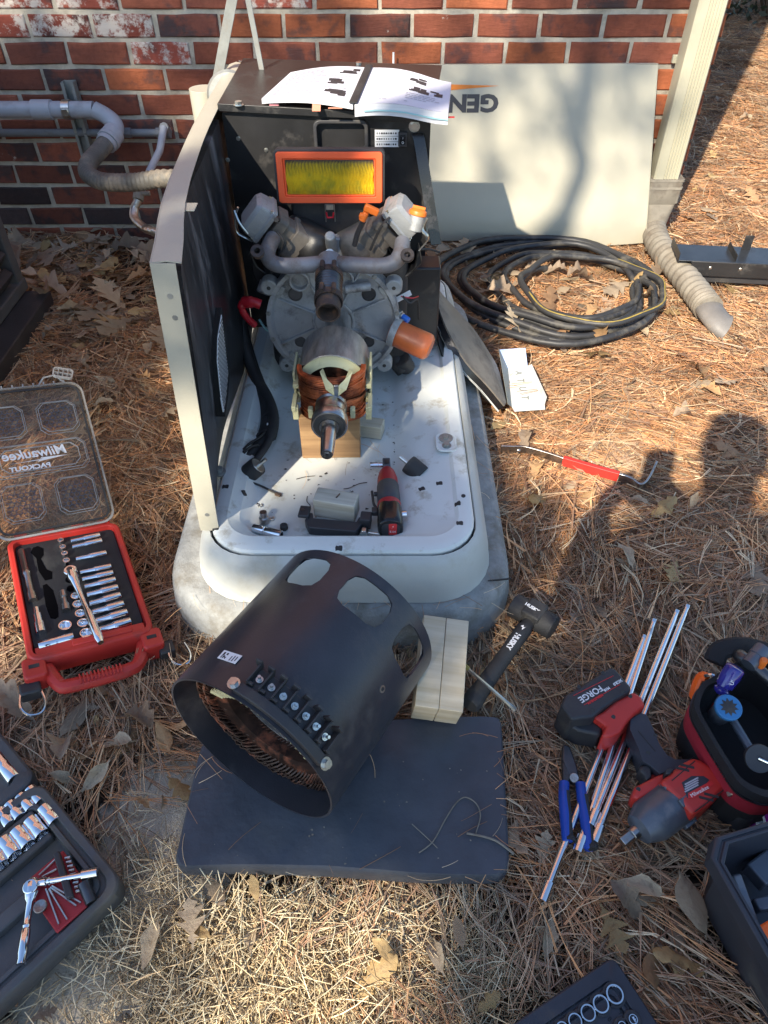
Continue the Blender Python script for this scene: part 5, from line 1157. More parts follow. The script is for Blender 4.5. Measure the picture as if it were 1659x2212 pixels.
for k in range(8):
    a = A0 + (A1-A0)*(U0 + (U1-U0)*k/7); c0 = rim(a, .036, .010); F_ = frame(c0, (math.cos(R(a)), math.sin(R(a)), 0), (0, 0, 1)); fins.box((.003, 0, 0), (.036, .0026, .015), F_); fins.box((.019, .004, .003), (.0035, .011, .017), F_); fins.box((-.012, -.004, -.002), (.004, .010, .011), F_)
    if k < 7:
        a2 = A0 + (A1-A0)*(U0 + (U1-U0)*(k+.5)/7); F2 = frame(rim(a2, .036, .007), (math.cos(R(a2)), math.sin(R(a2)), 0), (0, 0, 1)); scr.cyl((0, 0, 0), (0, 0, .002), .0054, n=12, M=F2).cyl((0, 0, 0), (0, 0, .011), .0024, n=8, M=F2); scr.cyl((0, 0, .002), (0, 0, .0045), .0040, n=6, M=F2)
for k in range(13):
    a = A0 + (A1-A0)*(.06 + .88*k/12); F_ = frame(rim(a, .010, -.016), (math.cos(R(a)), math.sin(R(a)), 0), (0, 0, 1)); tabs.box((0, 0, 0), (.010, .0035, .009), F_)
fins.build('divider_fin', M['black_plastic'], tstrip, .0006); scr.build('terminal_screw', M['zinc'], tstrip); tabs.build('terminal_tab', M['insulator'], tstrip, .0005)
bolts([(rim(a, .012, .010), (math.cos(R(a)), math.sin(R(a)), 0), .0066, .007) for a in (A0 + (A1-A0)*-.02, A0 + (A1-A0)*1.02)], 'hex_bolt', 'zinc', stt, False)
a = best(490, 1441, .050); F_ = frame(rim(a, .050, .0006), (math.cos(R(a)), math.sin(R(a)), 0), rim(a+4, .050) - rim(a-4, .050)); sk_ = MB().box((0, 0, 0), (.038, .016, .0006), F_).build('sticker', M['white_print'], stt, ang=20)
tk = MB(); rr = random.Random(4)
for i in range(6):
    for j in range(6):
        if rr.random() < .55: tk.box((-.014 + i*.0016, -.005 + j*.0018, .0005), (.0015, .0017, .0003), F_)
for i in range(3): tk.box((.004 + i*.005, -.002 + .001*i, .0005), (.0016, .008 + .002*(i % 2), .0003), F_)
tk.build('lettering', M['ink'], sk_)
a = best(775, 1515, .16); F_ = frame(rim(a, .16), (math.cos(R(a)), math.sin(R(a)), 0), (0, 0, 1)); MB().ring(circ(.006, 14), circ(.0035, 14), 0, .001, F_).build('bolt_hole', M['zinc'], stt); MB().cyl((0, 0, 0), (0, 0, .0006), .0034, n=12, M=F_).build('hole', M['black_rubber'], stt)
# dry twig and stems on the mat
tg = thing('dry_twig', 'curled dry plant stem lying on the right half of the foam mat', 'twig', T(*G(1000, 1780, .042)))
tp = MB().tube(smooth_path(ppoly([(905, 1842), (935, 1818), (962, 1770), (985, 1735), (1005, 1722), (1028, 1735), (1038, 1762), (1028, 1800)], .043), 4), .0011, 5).tube(smooth_path(ppoly([(1008, 1800), (1040, 1806), (1075, 1818), (1110, 1845)], .044), 4), .0018, 6).tube(ppoly([(890, 1780), (925, 1812), (945, 1832)], .0425), .0008, 5)
tp.build('stem', M['straw_tan'] if 'straw_tan' in M else M['drain_tan'], tg, world=True)

# ---- sockets
_sk = {}
def socket_mesh(r, L, step=True, mt='chrome'):
    k = (round(r, 4), round(L, 4), step, mt)
    if k not in _sk:
        rr_ = r*.80 if step else r
        prof = [(rr_*.5, L*.12), (rr_*.5, .0), (rr_*.94, 0), (rr_, .0008), (rr_, L*.42), (r*.97, L*.46), (r, L*.5), (r, L-.001), (r*.96, L), (r*.80, L)]
        mb = MB().lathe(prof, None, 22)
        hx = circ(r*.80, 22); 
        ins = [(r*.74*(1.08 if i % 2 else .98)*math.cos(2*PI*i/22), r*.70*(1.1 if i % 2 else .98)*math.sin(2*PI*i/22)) for i in range(22)]
        mb.loft([[(x, y, L) for x, y in hx], [(x, y, L-.0012) for x, y in ins], [(x, y, L*.55) for x, y in ins]], None, 0, cap0=False, cap1=True)
        _sk[k] = mb.mesh('socket', M[mt], 35)
    return _sk[k]
def socket(p, d, r, L, lab, grp, step=True, mt='chrome'):
    o = link('socket', socket_mesh(r, L, step, mt)); F_ = frame(p, d); o.matrix_world = F_; return tag(o, lab, 'socket', grp)
ORD = ['first', 'second', 'third', 'fourth', 'fifth', 'sixth', 'seventh', 'eighth', 'ninth', 'tenth', 'eleventh', 'twelfth']

# ---- red socket case with a clear lid
hr_, hl_ = G(239, 1128, .05), G(3, 1172, .05); cR = 21.5
cu = Vector((math.cos(R(cR)), math.sin(R(cR)), 0)); cv_ = Vector((-cu.y, cu.x, 0)); 
FC = T(-.638, .930, .021) @ RZ(27) @ RY(11); ICF = FC.inverted()          # the case leans: its left side is higher
def RC(cx, cy, z=.048):                                       # local point at height z in the case that the photo shows there
    o_ = ICF @ Vector((0, 0, CAM_H)); d_ = ICF.to_3x3() @ ray(cx*.3472, 768 + cy*.3472); return o_ + d_*((z - o_.z)/d_.z)
cup = (FC.to_3x3() @ Vector((0, 0, 1)))
case = thing('socket_case', 'red plastic socket case open with its clear lid leaning back', 'tool case', FC)
CWd, CLn = .228, .345
def rr3(w, h, r, z, dx=0, dy=0): return [(x+dx, y+dy, z) for x, y in rrect(w, h, r, 5)]
MB().loft([rr3(CWd-.01, CLn-.01, .02, 0), rr3(CWd, CLn, .024, .006), rr3(CWd, CLn, .024, .048), rr3(CWd-.006, CLn-.006, .022, .052), rr3(CWd-.022, CLn-.022, .016, .052), rr3(CWd-.026, CLn-.026, .015, .036)], cap1=False).build('tray', M['red_plastic'], case, .001)
MB().loft([rr3(CWd-.028, CLn-.048, .012, .030, 0, .010), rr3(CWd-.028, CLn-.048, .012, .0415, 0, .010)], cap0=False).build('foam_insert', M['foam_insert'], case, .001)
MB().box((0, -CLn/2+.020, .044), (CWd-.03, .024, .012)).box((.02, -CLn/2+.020, .050), (.11, .012, .004)).build('front_ledge', M['red_plastic'], case, .004)
hb_ = MB(); hb_.tube(smooth_path([(-.085, -CLn/2-.004, .028), (-.072, -CLn/2-.046, .028), (-.052, -CLn/2-.058, .028), (.045, -CLn/2-.058, .028), (.072, -CLn/2-.046, .028), (.090, -CLn/2-.004, .028)], 4), .0135, 8)
for i in range(12): hb_.box((-.035 + i*.0065, -CLn/2-.058, .041), (.003, .02, .004))
hb_.build('handle', M['red_plastic'], case, .001, ang=50)
for sx in (-1, 1):
    MB().loft([rr3(.040, .048, .008, .008, sx*.105, -CLn/2-.010), rr3(.040, .048, .008, .046, sx*.105, -CLn/2-.010), rr3(.034, .042, .006, .049, sx*.105, -CLn/2-.010)]).build('corner_lug', M['red_plastic'], case, .002)
    MB().box((sx*.105, -CLn/2-.009, .0495), (.018, .008, .001)).build('lug_slot', M['black_rubber'], case)
MB().box((-.118, -CLn/2-.042, .022), (.036, .026, .026), RZ(0)).build('latch_block', M['black_plastic'], case, .004); MB().box((.128, -CLn/2-.030, .022), (.03, .030, .026)).build('latch_block', M['black_plastic'], case, .004)
for sx, dx in ((-1, -.118), (1, .136)):
    lw = [(dx-.016, -CLn/2-.046, .03), (dx-.020, -CLn/2-.075, .03), (dx-.010, -CLn/2-.094, .026), (dx+.010, -CLn/2-.094, .022), (dx+.020, -CLn/2-.075, .024), (dx+.016, -CLn/2-.046, .026)]
    if sx > 0: lw = [(x_ + .012, y_ + .02, z_) for x_, y_, z_ in lw]
    MB().tube(smooth_path(lw, 4), .0023, 6).build('wire_latch', M['chrome'], case)
# flat black patches painting the shade of the recesses in the insert
rc_ = MB()
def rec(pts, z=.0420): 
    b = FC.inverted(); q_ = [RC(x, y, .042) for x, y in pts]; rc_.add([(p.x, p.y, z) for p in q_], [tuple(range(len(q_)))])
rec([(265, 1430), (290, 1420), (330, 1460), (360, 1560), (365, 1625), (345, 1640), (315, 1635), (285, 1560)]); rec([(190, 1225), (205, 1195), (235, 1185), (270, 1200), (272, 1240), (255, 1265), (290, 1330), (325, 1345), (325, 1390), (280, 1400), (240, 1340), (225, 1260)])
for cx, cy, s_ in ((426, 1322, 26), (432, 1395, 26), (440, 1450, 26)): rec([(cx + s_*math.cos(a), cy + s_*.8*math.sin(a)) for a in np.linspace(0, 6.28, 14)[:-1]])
rc_.build('recess', M['recess_shade'], case)
# lid
hM = FC @ T(-.010, CLn/2 + .004, .045) @ RZ(1.5) @ RX(31)
lid = MB(); I_ = ICF @ hM
LW, LH = .236, .350
lid.ring([(x, y+LH/2) for x, y in rrect(LW, LH, .026)], [(x, y+LH/2) for x, y in rrect(LW-.004, LH-.004, .025)], -.004, .022, I_); lid.prism([(x, y+LH/2) for x, y in rrect(LW-.004, LH-.004, .025)], -.004, -.0015, I_)
lo_ = lid.build('clear_lid', M['clear'], case)
ed = MB(); ed.ring([(x, y+LH/2) for x, y in rrect(LW+.008, LH+.008, .029)], [(x, y+LH/2) for x, y in rrect(LW-.001, LH-.001, .026)], .012, .016, I_)
wins = [(-.056, .080, .085, .090), (.056, .080, .085, .090), (0, .180, .200, .078), (-.056, .275, .085, .082), (.056, .275, .085, .082)]
def cham(w, h, c): return [(w/2, h/2-c), (w/2-c, h/2), (-w/2+c, h/2), (-w/2, h/2-c), (-w/2, -h/2+c), (-w/2+c, -h/2), (w/2-c, -h/2), (w/2, -h/2+c)]
for wx, wy, w_, h_ in wins:
    for k, zz in ((0, -.001), (.008, .004)): ed.ring([(x+wx, y+wy) for x, y in cham(w_-k, h_-k, .014)], [(x+wx, y+wy) for x, y in cham(w_-k-.0022, h_-k-.0022, .0132)], zz-.0015, zz+.0015, I_)
ed.ring([(x, y+.180) for x, y in cham(.165, .056, .014)], [(x, y+.180) for x, y in cham(.162, .053, .0132)], -.001, .003, I_)
for i in range(9): ed.box((-.09 + i*.022, LH + .006, .008), (.003, .008, .016), I_)
ed.tube([I_ @ Vector(v) for v in ((.028, LH+.002, .01), (.045, LH+.022, .014), (.070, LH+.026, .014), (.088, LH+.004, .01))], .0022, 6)
ed.ring(rrect(.044, .030, .008), rrect(.038, .024, .006), -.003, .004, I_ @ T(.088, LH+.026, .018) @ RZ(-18) @ RX(-15))
for i in range(3): ed.box((-.010 + .010*i, 0, 0), (.002, .026, .006), I_ @ T(.088, LH+.026, .018) @ RZ(-18) @ RX(-15))
ed.box((0, 0, 0), (.04, .002, .006), I_ @ T(.088, LH+.026, .018) @ RZ(-18) @ RX(-15)); ed.build('lid_edge', M['clear_edge'], lo_)
hx = MB(); s_ = .0062
for wx, wy, w_, h_ in wins:
    if w_ > .1: continue
    for i in range(-5, 6):
        for j in range(-5, 6):
            x_, y_ = i*s_*1.732 + (j % 2)*s_*.866, j*s_*1.5
            if abs(x_) > w_/2-.008 or abs(y_) > h_/2-.008: continue
            c6 = [(wx + x_ + s_*.98*math.cos(R(60*k+30)), wy + y_ + s_*.98*math.sin(R(60*k+30))) for k in range(6)]; i6 = [(wx + x_ + s_*.88*math.cos(R(60*k+30)), wy + y_ + s_*.88*math.sin(R(60*k+30))) for k in range(6)]
            hx.ring(c6, i6, -.0012, -.0004, I_)
hx = hx.build('honeycomb_rib', M['tool_grey'], lo_); hx['kind'] = 'stuff'
MB().ring([(x, y+LH/2) for x, y in rrect(LW-.010, LH-.010, .022)], [(x, y+LH/2) for x, y in rrect(LW-.019, LH-.019, .018)], .0162, .0190, I_).build('gasket', M['black_rubber'], lo_)
LI = I_ @ T(-.005, .180, .0012)
for s_txt, sz, dy in (('Milwaukee', .031, .013), ('PACKOUT', .0150, -.020)): text(s_txt, sz, LI @ T(-.004 if sz > .02 else -.02, dy, 0) @ Matrix.Diagonal((-1, 1, 1, 1)), M['white_print'], lo_, bold=.0006, sx=1.0 if sz > .02 else 1.2, shear=.2 if sz > .02 else 0)
MB().add([LI @ Vector(v) for v in ((-.066, -.006, .0004), (.010, -.0035, .0004), (.006, .0005, .0004), (.062, -.0015, .0004), (-.004, -.009, .0004), (.002, -.0055, .0004))], [(0, 1, 5), (1, 2, 5), (2, 3, 4, 5)]).build('lightning_mark', M['white_print'], lo_)
hg = MB()
for x_ in (-.085, -.03, .03, .085): hg.box((x_, CLn/2 + .002, .046), (.026, .018, .012))
hg.build('hinge', M['red_plastic'], case, .002)
# sockets in the red case
rows_ = [((440, 1150), (620, 1110), .0062), ((450, 1187), (632, 1145), .0066), ((472, 1262), (660, 1222), .0068), ((497, 1345), (690, 1305), .0066), ((510, 1388), (702, 1346), .0068), ((525, 1435), (717, 1388), .0072), ((540, 1486), (732, 1437), .0078), ((555, 1543), (748, 1487), .0083), ((575, 1596), (768, 1541), .0086), ((595, 1650), (790, 1594), .0090), ((620, 1706), (812, 1650), .0094)]
for i, (a, b, r) in enumerate(rows_):
    p, q = RC(*a), RC(*b); L = (q-p).length; p.z = q.z = .0425 + r*.35; p = FC @ p; q = FC @ q
    socket(p, q-p, r, L, 'chrome deep socket, %s row from the hinge in the red case' % ORD[i], 'deep sockets in the red case')
for i, (cx, cy, r) in enumerate(((378, 1150, .0062), (390, 1192, .0064), (402, 1232, .0066), (413, 1276, .0070), (470, 1497, .0092), (483, 1548, .0098), (500, 1605, .0104), (517, 1665, .0112), (535, 1727, .0118))):
    p = RC(cx, cy, .049); p.z = .030; socket(FC @ p, cup, r, .021, 'short chrome socket standing upright, %s from the hinge in the red case' % ORD[i], 'short sockets in the red case', False)
p = RC(405, 1680, .049); p.z = .030; socket(FC @ p, cup, .0125, .021, 'short chrome socket standing alone beside the bottom deep socket', 'short sockets in the red case', False)
p, q = RC(240, 1808), RC(456, 1748); p.z = q.z = .047; p = FC @ p; q = FC @ q; socket(p, q-p, .0092, (q-p).length, 'long chrome spark plug socket lying along the near edge of the red case', 'deep sockets in the red case', False)
def rod(name, lab, cat, segs, mt='chrome', grp=None, n_=12):       # segs: [(point, radius)]
    t = thing(name, lab, cat, T(*segs[0][0]), grp); mb = MB()
    mb.tube([s_[0] for s_ in segs], [s_[1] for s_ in segs], n_); mb.build('shaft', M[mt], t, world=True); return t
def along(p, q, t): return p.lerp(q, t)
p, q = RC(440, 1350, .06), RC(628, 1795, .06); p.z = q.z = .064; p = FC @ p; q = FC @ q
t = thing('ratchet_wrench', 'polished chrome ratchet lying diagonally across the red case', 'ratchet', T(*p)); d_ = (q-p).normalized()
MB().tube([along(p, q, k) for k in (0, .10, .14, .30, .55, .60, .92, .96, 1)], [.009, .0105, .0085, .0055, .0048, .0075, .0085, .0080, .006], 14).build('handle', M['chrome'], t, world=True)
MB().cyl(p + Vector((0, 0, -.006)), p + Vector((0, 0, .006)), .013, n=20).build('head', M['chrome'], t, .002, world=True); MB().cyl(p + Vector((0, 0, .006)), p + Vector((0, 0, .009)), .006, n=12).build('selector', M['dark_steel'], t, .001, world=True)
p, q = FC @ RC(130, 1212, .046), FC @ RC(207, 1525, .046); t = thing('extension_bar', 'dark steel extension bar in the left slot of the red case', 'extension bar', T(*p)); MB().tube([along(p, q, k) for k in (0, .02, .42, .44, .5, .52, .84, .85, 1)], [.0055, .0068, .0068, .0078, .0078, .0062, .0062, .0082, .0082], 12).build('bar', M['steel'], t, world=True)
p, q = FC @ RC(225, 1572, .046), FC @ RC(258, 1728, .046); t = thing('socket_adapter', 'chrome socket adapter below the dark extension bar in the red case', 'adapter', T(*p)); MB().tube([along(p, q, k) for k in (0, .25, .27, .6, .62, 1)], [.0055, .0058, .008, .008, .0098, .0098], 12).build('body', M['chrome'], t, world=True)
p, q = FC @ RC(390, 1470, .046), FC @ RC(414, 1588, .046); t = thing('universal_joint', 'steel universal joint in the middle of the red case', 'joint', T(*p)); MB().tube([along(p, q, k) for k in (0, .3, .32, .5, .68, .7, 1)], [.007, .0075, .005, .0055, .005, .0085, .0085], 12).build('body', M['steel'], t, world=True)

# ---- grey socket set bottom left
GS = lambda cx, cy, z=.04: G(cx*.3302, 1481 + cy*.3302, z)
k0 = GS(245, 600, .045); k1 = GS(815, 1290, .045); ga = (k1-k0); gL = ga.length; gA = heading(k0, k1)
FG = Matrix.Translation((k0.x, k0.y, 0)) @ RZ(gA)                      # x runs along the right edge, y away to the far side (negative = into the case)
gcase = thing('socket_set', 'worn grey blow moulded socket case lying open at the lower left', 'tool case', FG)
gW = .42
def gbx(lo_, hi_): return [(a_+b_)/2 for a_, b_ in zip(lo_, hi_)], [b_-a_ for a_, b_ in zip(lo_, hi_)]
def gbox(mb, lo_, hi_): c_, d_ = gbx(lo_, hi_); return mb.box(c_, d_)
mb = MB(); mb.loft([[(x, y, z) for x, y in pl] for pl, z in [([(a_+gL/2, b_-gW/2) for a_, b_ in rrect(gL-2*i, gW-2*i, .026-i*.3, 5)], z) for i, z in ((.006, -.01), (0, 0), (0, .036), (.003, .040), (.014, .040), (.016, .032), (.022, .032), (.023, .037), (.030, .037), (.033, .018))]])
mb.build('lower_shell', M['case_grey'], gcase, .001)
mb = MB(); mb.loft([[(x, y, z) for x, y in pl] for pl, z in [([(a_-gL*.42-.006, b_-gW/2) for a_, b_ in rrect(gL*.84-2*i, gW-2*i, .024, 5)], z) for i, z in ((.006, -.01), (0, 0), (0, .034), (.004, .038), (.020, .038), (.024, .030))]])
mb.build('upper_shell', M['case_grey'], gcase, .001)
mb = MB()                                               # ledges between the recesses
for (x0, x1, y0, y1, z1) in ((.034, .046, -.38, -.035, .034), (.088, .100, -.38, -.035, .034), (.142, .166, -.38, -.035, .034), (.046, .142, -.395, -.37, .034)): gbox(mb, (x0, y0, .017), (x1, y1, z1))
mb.build('divider_ridge', M['case_grey'], gcase, .003)
mb = MB(); mb.tube(smooth_path([(gL+.0, -.26, .018), (gL+.045, -.27, .018), (gL+.05, -.30, .018), (gL+.05, -.42, .018)], 5), .014, 8, flat=.9).build('handle', M['case_grey'], gcase)
inv = FG.inverted()
def gpt(cx, cy, z): p = GS(cx, cy, z); p.z = z; return p
xd = ga.normalized(); k = 0
for i, (cx, cy, r) in enumerate(((232, 722, .0098), (168, 770, .0100), (98, 822, .0104), (32, 868, .0106))):
    c_ = gpt(cx, cy, .030); socket(c_ - xd*.018, xd, r, .035, 'chrome socket in the far row of the grey case, %s from the right wall' % ORD[i], 'sockets in the grey case', False)
for i, (cx, cy, r) in enumerate(((325, 850, .0118), (238, 932, .0125), (150, 1000, .0128), (62, 1064, .0130), (-20, 1128, .0130))):
    c_ = gpt(cx, cy, .032); socket(c_ - xd*.019, xd, r, .037, 'larger chrome socket in the near row of the grey case, %s from the right wall' % ORD[i], 'sockets in the grey case', False)
c_ = gpt(40, 545, .030); socket(c_ - xd*.032, xd, .0130, .062, 'long chrome socket lying in the lid half of the grey case', 'sockets in the grey case', False)
# red pouch of hex keys, ratchet, extension
pz = .042
ps = ppoly([(x*.3302, 1481+y*.3302) for x, y in ((410, 1075), (520, 1230), (570, 1440), (370, 1620), (145, 1300))], pz)
pou = thing('hex_key_pouch', 'red vinyl pouch with hex keys fanned out in the grey case', 'pouch', T(*ps[4]))
mb = MB().add([(*p.xy, pz-.006) for p in ps] + [(*p.xy, pz) for p in ps], [tuple(range(5)), tuple(range(9, 4, -1))] + [(i, (i+1) % 5, 5+(i+1) % 5, 5+i) for i in range(5)]); mb.build('pouch', M['red_dark'], pou, .002, world=True)
kk = MB()
for a, b in (((300, 1330), (385, 1560)), ((320, 1330), (440, 1530)), ((330, 1320), (500, 1440)), ((340, 1310), (530, 1420)), ((255, 1240), (370, 1130)), ((275, 1250), (370, 1200))): kk.tube([gpt(*a, pz+.003), gpt(*b, pz+.003)], .0016, 6)
for j in range(9): kk.tube([gpt(425 + 9*j, 1130 + 27*j, pz+.003), gpt(460 + 9*j, 1122 + 27*j, pz+.003)], .0022, 6)
kk.build('hex_key', M['zinc'], pou, world=True); MB().add(*(lambda q: ([(*p.xy, pz+.002) for p in q] + [(*p.xy, pz+.012) for p in q], [(0, 1, 2, 3), (7, 6, 5, 4), (0, 1, 5, 4), (1, 2, 6, 5), (2, 3, 7, 6), (3, 0, 4, 7)]))([gpt(362, 1120, pz), gpt(400, 1095, pz), gpt(495, 1390, pz), gpt(445, 1410, pz)])).build('key_holder', M['black_plastic'], pou, .002, world=True)
p, q = gpt(218, 1262, .052), gpt(138, 1822, .05); t = thing('ratchet_wrench', 'chrome ratchet with knurled handle lying on the red pouch', 'ratchet', T(*p))
MB().tube([along(p, q, k) for k in (0, .06, .18, .26, .30, .55, .57, .60, .62, .88, .94, 1)], [.006, .0105, .0105, .0085, .0050, .0048, .0060, .0050, .0068, .0072, .0060, .0068], 14).build('handle', M['chrome'], t, world=True)
MB().cyl(along(p, q, .12) - Vector((0, 0, .008)), along(p, q, .12) + Vector((0, 0, .010)), .0112, n=20).build('head', M['chrome'], t, .002, world=True)
p, q = gpt(245, 1292, .052), gpt(638, 1222, .05); t = thing('extension_bar', 'short chrome extension bar pointing right from the ratchet head', 'extension bar', T(*p)); MB().tube([along(p, q, k) for k in (0, .14, .16, .20, .22, .72, .74, 1)], [.0062, .0070, .0050, .0062, .0046, .0046, .0078, .0078], 14).build('bar', M['chrome'], t, world=True)
c_ = gpt(268, 1450, .05); t = MB().lathe([(0, 0), (.009, 0), (.0095, .001), (.0095, .005), (.0085, .006), (0, .005)], None, 20).build('round_plug', M['steel']); t.location = c_; tag(t, 'round grey metal plug beside the red hex key pouch', 'plug')
p, q = gpt(545, 1290, .046), gpt(600, 1420, .04); t = thing('black_socket', 'black impact socket leaning in the corner of the grey case', 'socket', T(*p)); MB().cyl(p, q, .009, n=18).cyl(along(p, q, -.02), p, .006, n=12).build('body', M['dark_steel'], t, .0015, world=True)

# ---- navy socket set at the bottom edge
BS = lambda cx, cy, z=.03: G(1042.3 + cx*.2646, 2029.9 + cy*.2646, z)
c0_ = BS(1070, 130, .03); c1_ = BS(245, 688, .03); c2_ = BS(1450, 688, .03); bA = heading(c1_, c0_)
FBs = Matrix.Translation((c0_.x, c0_.y, 0)) @ RZ(bA)                   # corner at origin, case towards -x and -y
bcase = thing('socket_tray', 'dark navy moulded socket tray with upright sockets at the bottom edge', 'tool case', FBs)
mb = MB(); w_, h_ = .34, .22
mb.loft([[(x - w_/2, y - h_/2, z) for x, y in rrect(w_-2*i, h_-2*i, .012, 4)] for i, z in ((.002, -.015), (0, 0), (0, .028), (.002, .030), (.020, .030), (.0215, .026), (.025, .026), (.0265, .030), (.031, .030), (.0325, .026), (.034, .026), (.0345, .029))]).build('shell', M['case_navy'], bcase, .0008)
for i, (cx, cy, r, tx_) in enumerate(((1080, 445, .0124, '1'), (966, 525, .0114, '15/16'), (862, 597, .0106, '7/8'), (756, 665, .0097, '13/16'), (652, 728, .0088, '3/4'), (545, 800, .0082, '11/16'))):
    p = BS(cx, cy, .034); q = inv = FBs.inverted() @ p
    MB().ring(circ(r*1.28, 24), circ(r*1.03, 24), .028, .031, T(q.x, q.y, 0)).build('socket_well', M['black_plastic'], bcase); p.z = .014
    socket(p, (0, 0, 1), r, .021, 'round chrome socket in the navy tray, %s from its corner' % ORD[i], 'sockets in the navy tray', False)
    text(tx_, .0095, T(q.x - .012, q.y + r + .010, .0293) @ RZ(-68), M['black_gloss'], bcase)
for i, (cx, cy, r) in enumerate(((1230, 650, .0062), (1140, 705, .0058))):
    p = BS(cx, cy, .036); q = FBs.inverted() @ p; MB().ring(circ(r*1.9, 20), circ(r*1.03, 20), .028, .034, T(q.x, q.y, 0)).build('socket_well', M['black_plastic'], bcase, .001); p.z = .016
    socket(p, (0, 0, 1), r, .021, 'tiny chrome socket in the inner row of the navy tray, %s from the edge' % ORD[i], 'small sockets in the navy tray', False)
    text('%d' % (9-i), .009, T(q.x - .008, q.y + .014, .0293) @ RZ(-68), M['black_gloss'], bcase)

# ---- black tool box at the right edge
QS = lambda cx, cy, z=.15: G(1426.3 + cx*.2064, 1755.5 + cy*.2064, z)
e0, e1, e2 = QS(430, 300), QS(1127, 90), QS(1127, 1700); qA = heading(e0, e1)
FQ = Matrix.Translation((e0.x, e0.y, 0)) @ RZ(qA); tb_ = thing('tool_box', 'deep black plastic tool box standing open at the right edge', 'tool box', FQ)
w_, h_ = .34, .34; s_ = lambda i: [(x + w_/2, y - h_/2) for x, y in cham(w_-2*i, h_-2*i, .022)]
MB().loft([[(x, y, z) for x, y in s_(i)] for i, z in ((.030, -.01), (.024, .0), (.014, .12), (0, .122), (0, .150), (.002, .152), (.006, .152), (.0066, .149), (.0090, .149), (.0096, .152), (.0135, .152), (.0145, .12), (.028, .012))]).build('shell', M['case_navy'], tb_, .0008)
MB().box((.16, -.012, .09), (.20, .002, .05)).build('inner_wall_panel', M['red_dark'], tb_); mb = MB()
mb.box((.05, -h_-.012, .11), (.055, .03, .07))
for i in range(7): mb.box((.03 + i*.0065, -h_-.029, .11), (.003, .006, .06))
mb.box((.10, -h_-.02, .06), (.05, .03, .05)).build('side_latch', M['case_navy'], tb_, .003)
def lump(name, lab, cat, cx, cy, d, rz, mt, z=.08, rx=0, bev=.003):
    p = QS(cx, cy, z); t = thing(name, lab, cat, T(*p) @ RZ(rz) @ RX(rx)); MB().box((0, 0, 0), d).build('body', M[mt], t, bev); return t
t = lump('metal_file', 'grey metal bar with cream strip standing in the black tool box', 'metal bar', 915, 1010, (.014, .09, .012), 12, 'tool_grey', .09, 20); MB().box((-.010, 0, 0), (.005, .088, .010)).build('cream_strip', M['insulator'], t, .001)
lump('foam_block', 'bright orange block lying in the black tool box', 'block', 1215, 1330, (.050, .044, .03), 24, 'orange_hot', .105)
lump('plastic_holder', 'grey plastic holder on the far side inside the black tool box', 'holder', 1090, 590, (.05, .035, .03), 30, 'tool_grey', .07); lump('plastic_clip', 'small grey plastic clip beside the orange block in the tool box', 'clip', 1080, 960, (.03, .018, .02), 10, 'tool_grey', .07)
p, q = QS(700, 790, .08), QS(850, 850, .075); t = thing('steel_driver_bit', 'shiny steel bit lying against the inside wall of the black tool box', 'bit', T(*p)); MB().tube([p, along(p, q, .5), along(p, q, .52), q], [.006, .006, .004, .004], 10).build('bit', M['chrome'], t, world=True)
p = QS(720, 865, .075); o = MB().lathe([(0, .006), (.004, .006), (.007, .003), (.0075, 0), (0, 0)], None, 14).build('screw_cap', M['chrome']); o.location = p; tag(o, 'small round steel cap in the corner of the black tool box', 'cap')

# ---- tool bag with its contents
TS = lambda cx, cy, z=.12: G(1371.5 + cx*.1984, 1371.5 + cy*.1984, z)
ring_ = [TS(cx, cy, .13) for cx, cy in ((830, 470), (735, 520), (672, 640), (655, 800), (760, 1010), (900, 1250), (1095, 1555), (1200, 1660), (1330, 1730), (1500, 1770), (1800, 1700), (2050, 1400), (2000, 900), (1700, 420), (1400, 220), (1100, 300))]
ring_ = smooth_path(ring_ + [ring_[0]], 4)[:-1]; cb = sum(ring_, Vector())/len(ring_); cb.z = 0
bag = thing('tool_bag', 'black and red fabric tool bag standing open at the right edge', 'tool bag', T(cb.x, cb.y, 0))
def lp(k, z): return [((p.x - cb.x)*k + cb.x, (p.y - cb.y)*k + cb.y, z) for p in ring_]
MB().loft([lp(.93, -.004), lp(.965, .02), lp(.985, .062)], cap1=False).build('lower_wall', M['black_fabric'], bag, world=True, ang=60)
MB().loft([lp(.985, .062), lp(.995, .064), lp(1.0, .100), lp(.992, .103)], cap0=False, cap1=False).build('red_band', M['red_fabric'], bag, world=True, ang=60)
MB().loft([lp(.99, .100), lp(1.005, .118), lp(1.0, .130), lp(.90, .130), lp(.885, .115), lp(.86, .02)], cap0=False).build('rim', M['black_fabric'], bag, world=True, ang=50)
zp = MB()
for k in range(0, len(ring_)*3): i = (k//3) % len(ring_); p = Vector(lp(1.003, .1045)[i]).lerp(Vector(lp(1.003, .1045)[(i+1) % len(ring_)]), (k % 3)/3); zp.box(tuple(p), (.0025, .0025, .004))
zp.build('zipper', M['dark_steel'], bag, world=True); q = TS(1080, 1720, .09); MB().box((0, 0, 0), (.012, .008, .02), T(*q) @ RY(30)).build('zipper_pull', M['zinc'], bag, .001, world=True)
MB().tube(smooth_path([TS(790, 470, .12), TS(720, 450, .115), TS(660, 560, .10), TS(630, 680, .08)], 5), .011, 8, flat=.5).build('orange_strap', M['orange_hot'], bag, world=True); MB().tube(smooth_path([TS(760, 450, .128), TS(820, 435, .135), TS(860, 445, .135)], 3), .003, 6).build('strap_hook', M['chrome'], bag, world=True)
MB().tube(smooth_path([TS(860, 300, .12), TS(930, 170, .13), TS(1100, 130, .135), TS(1250, 130, .13), TS(1449, 180, .12)], 5), .018, 8, flat=.5).build('folded_flap', M['black_fabric'], bag, world=True)
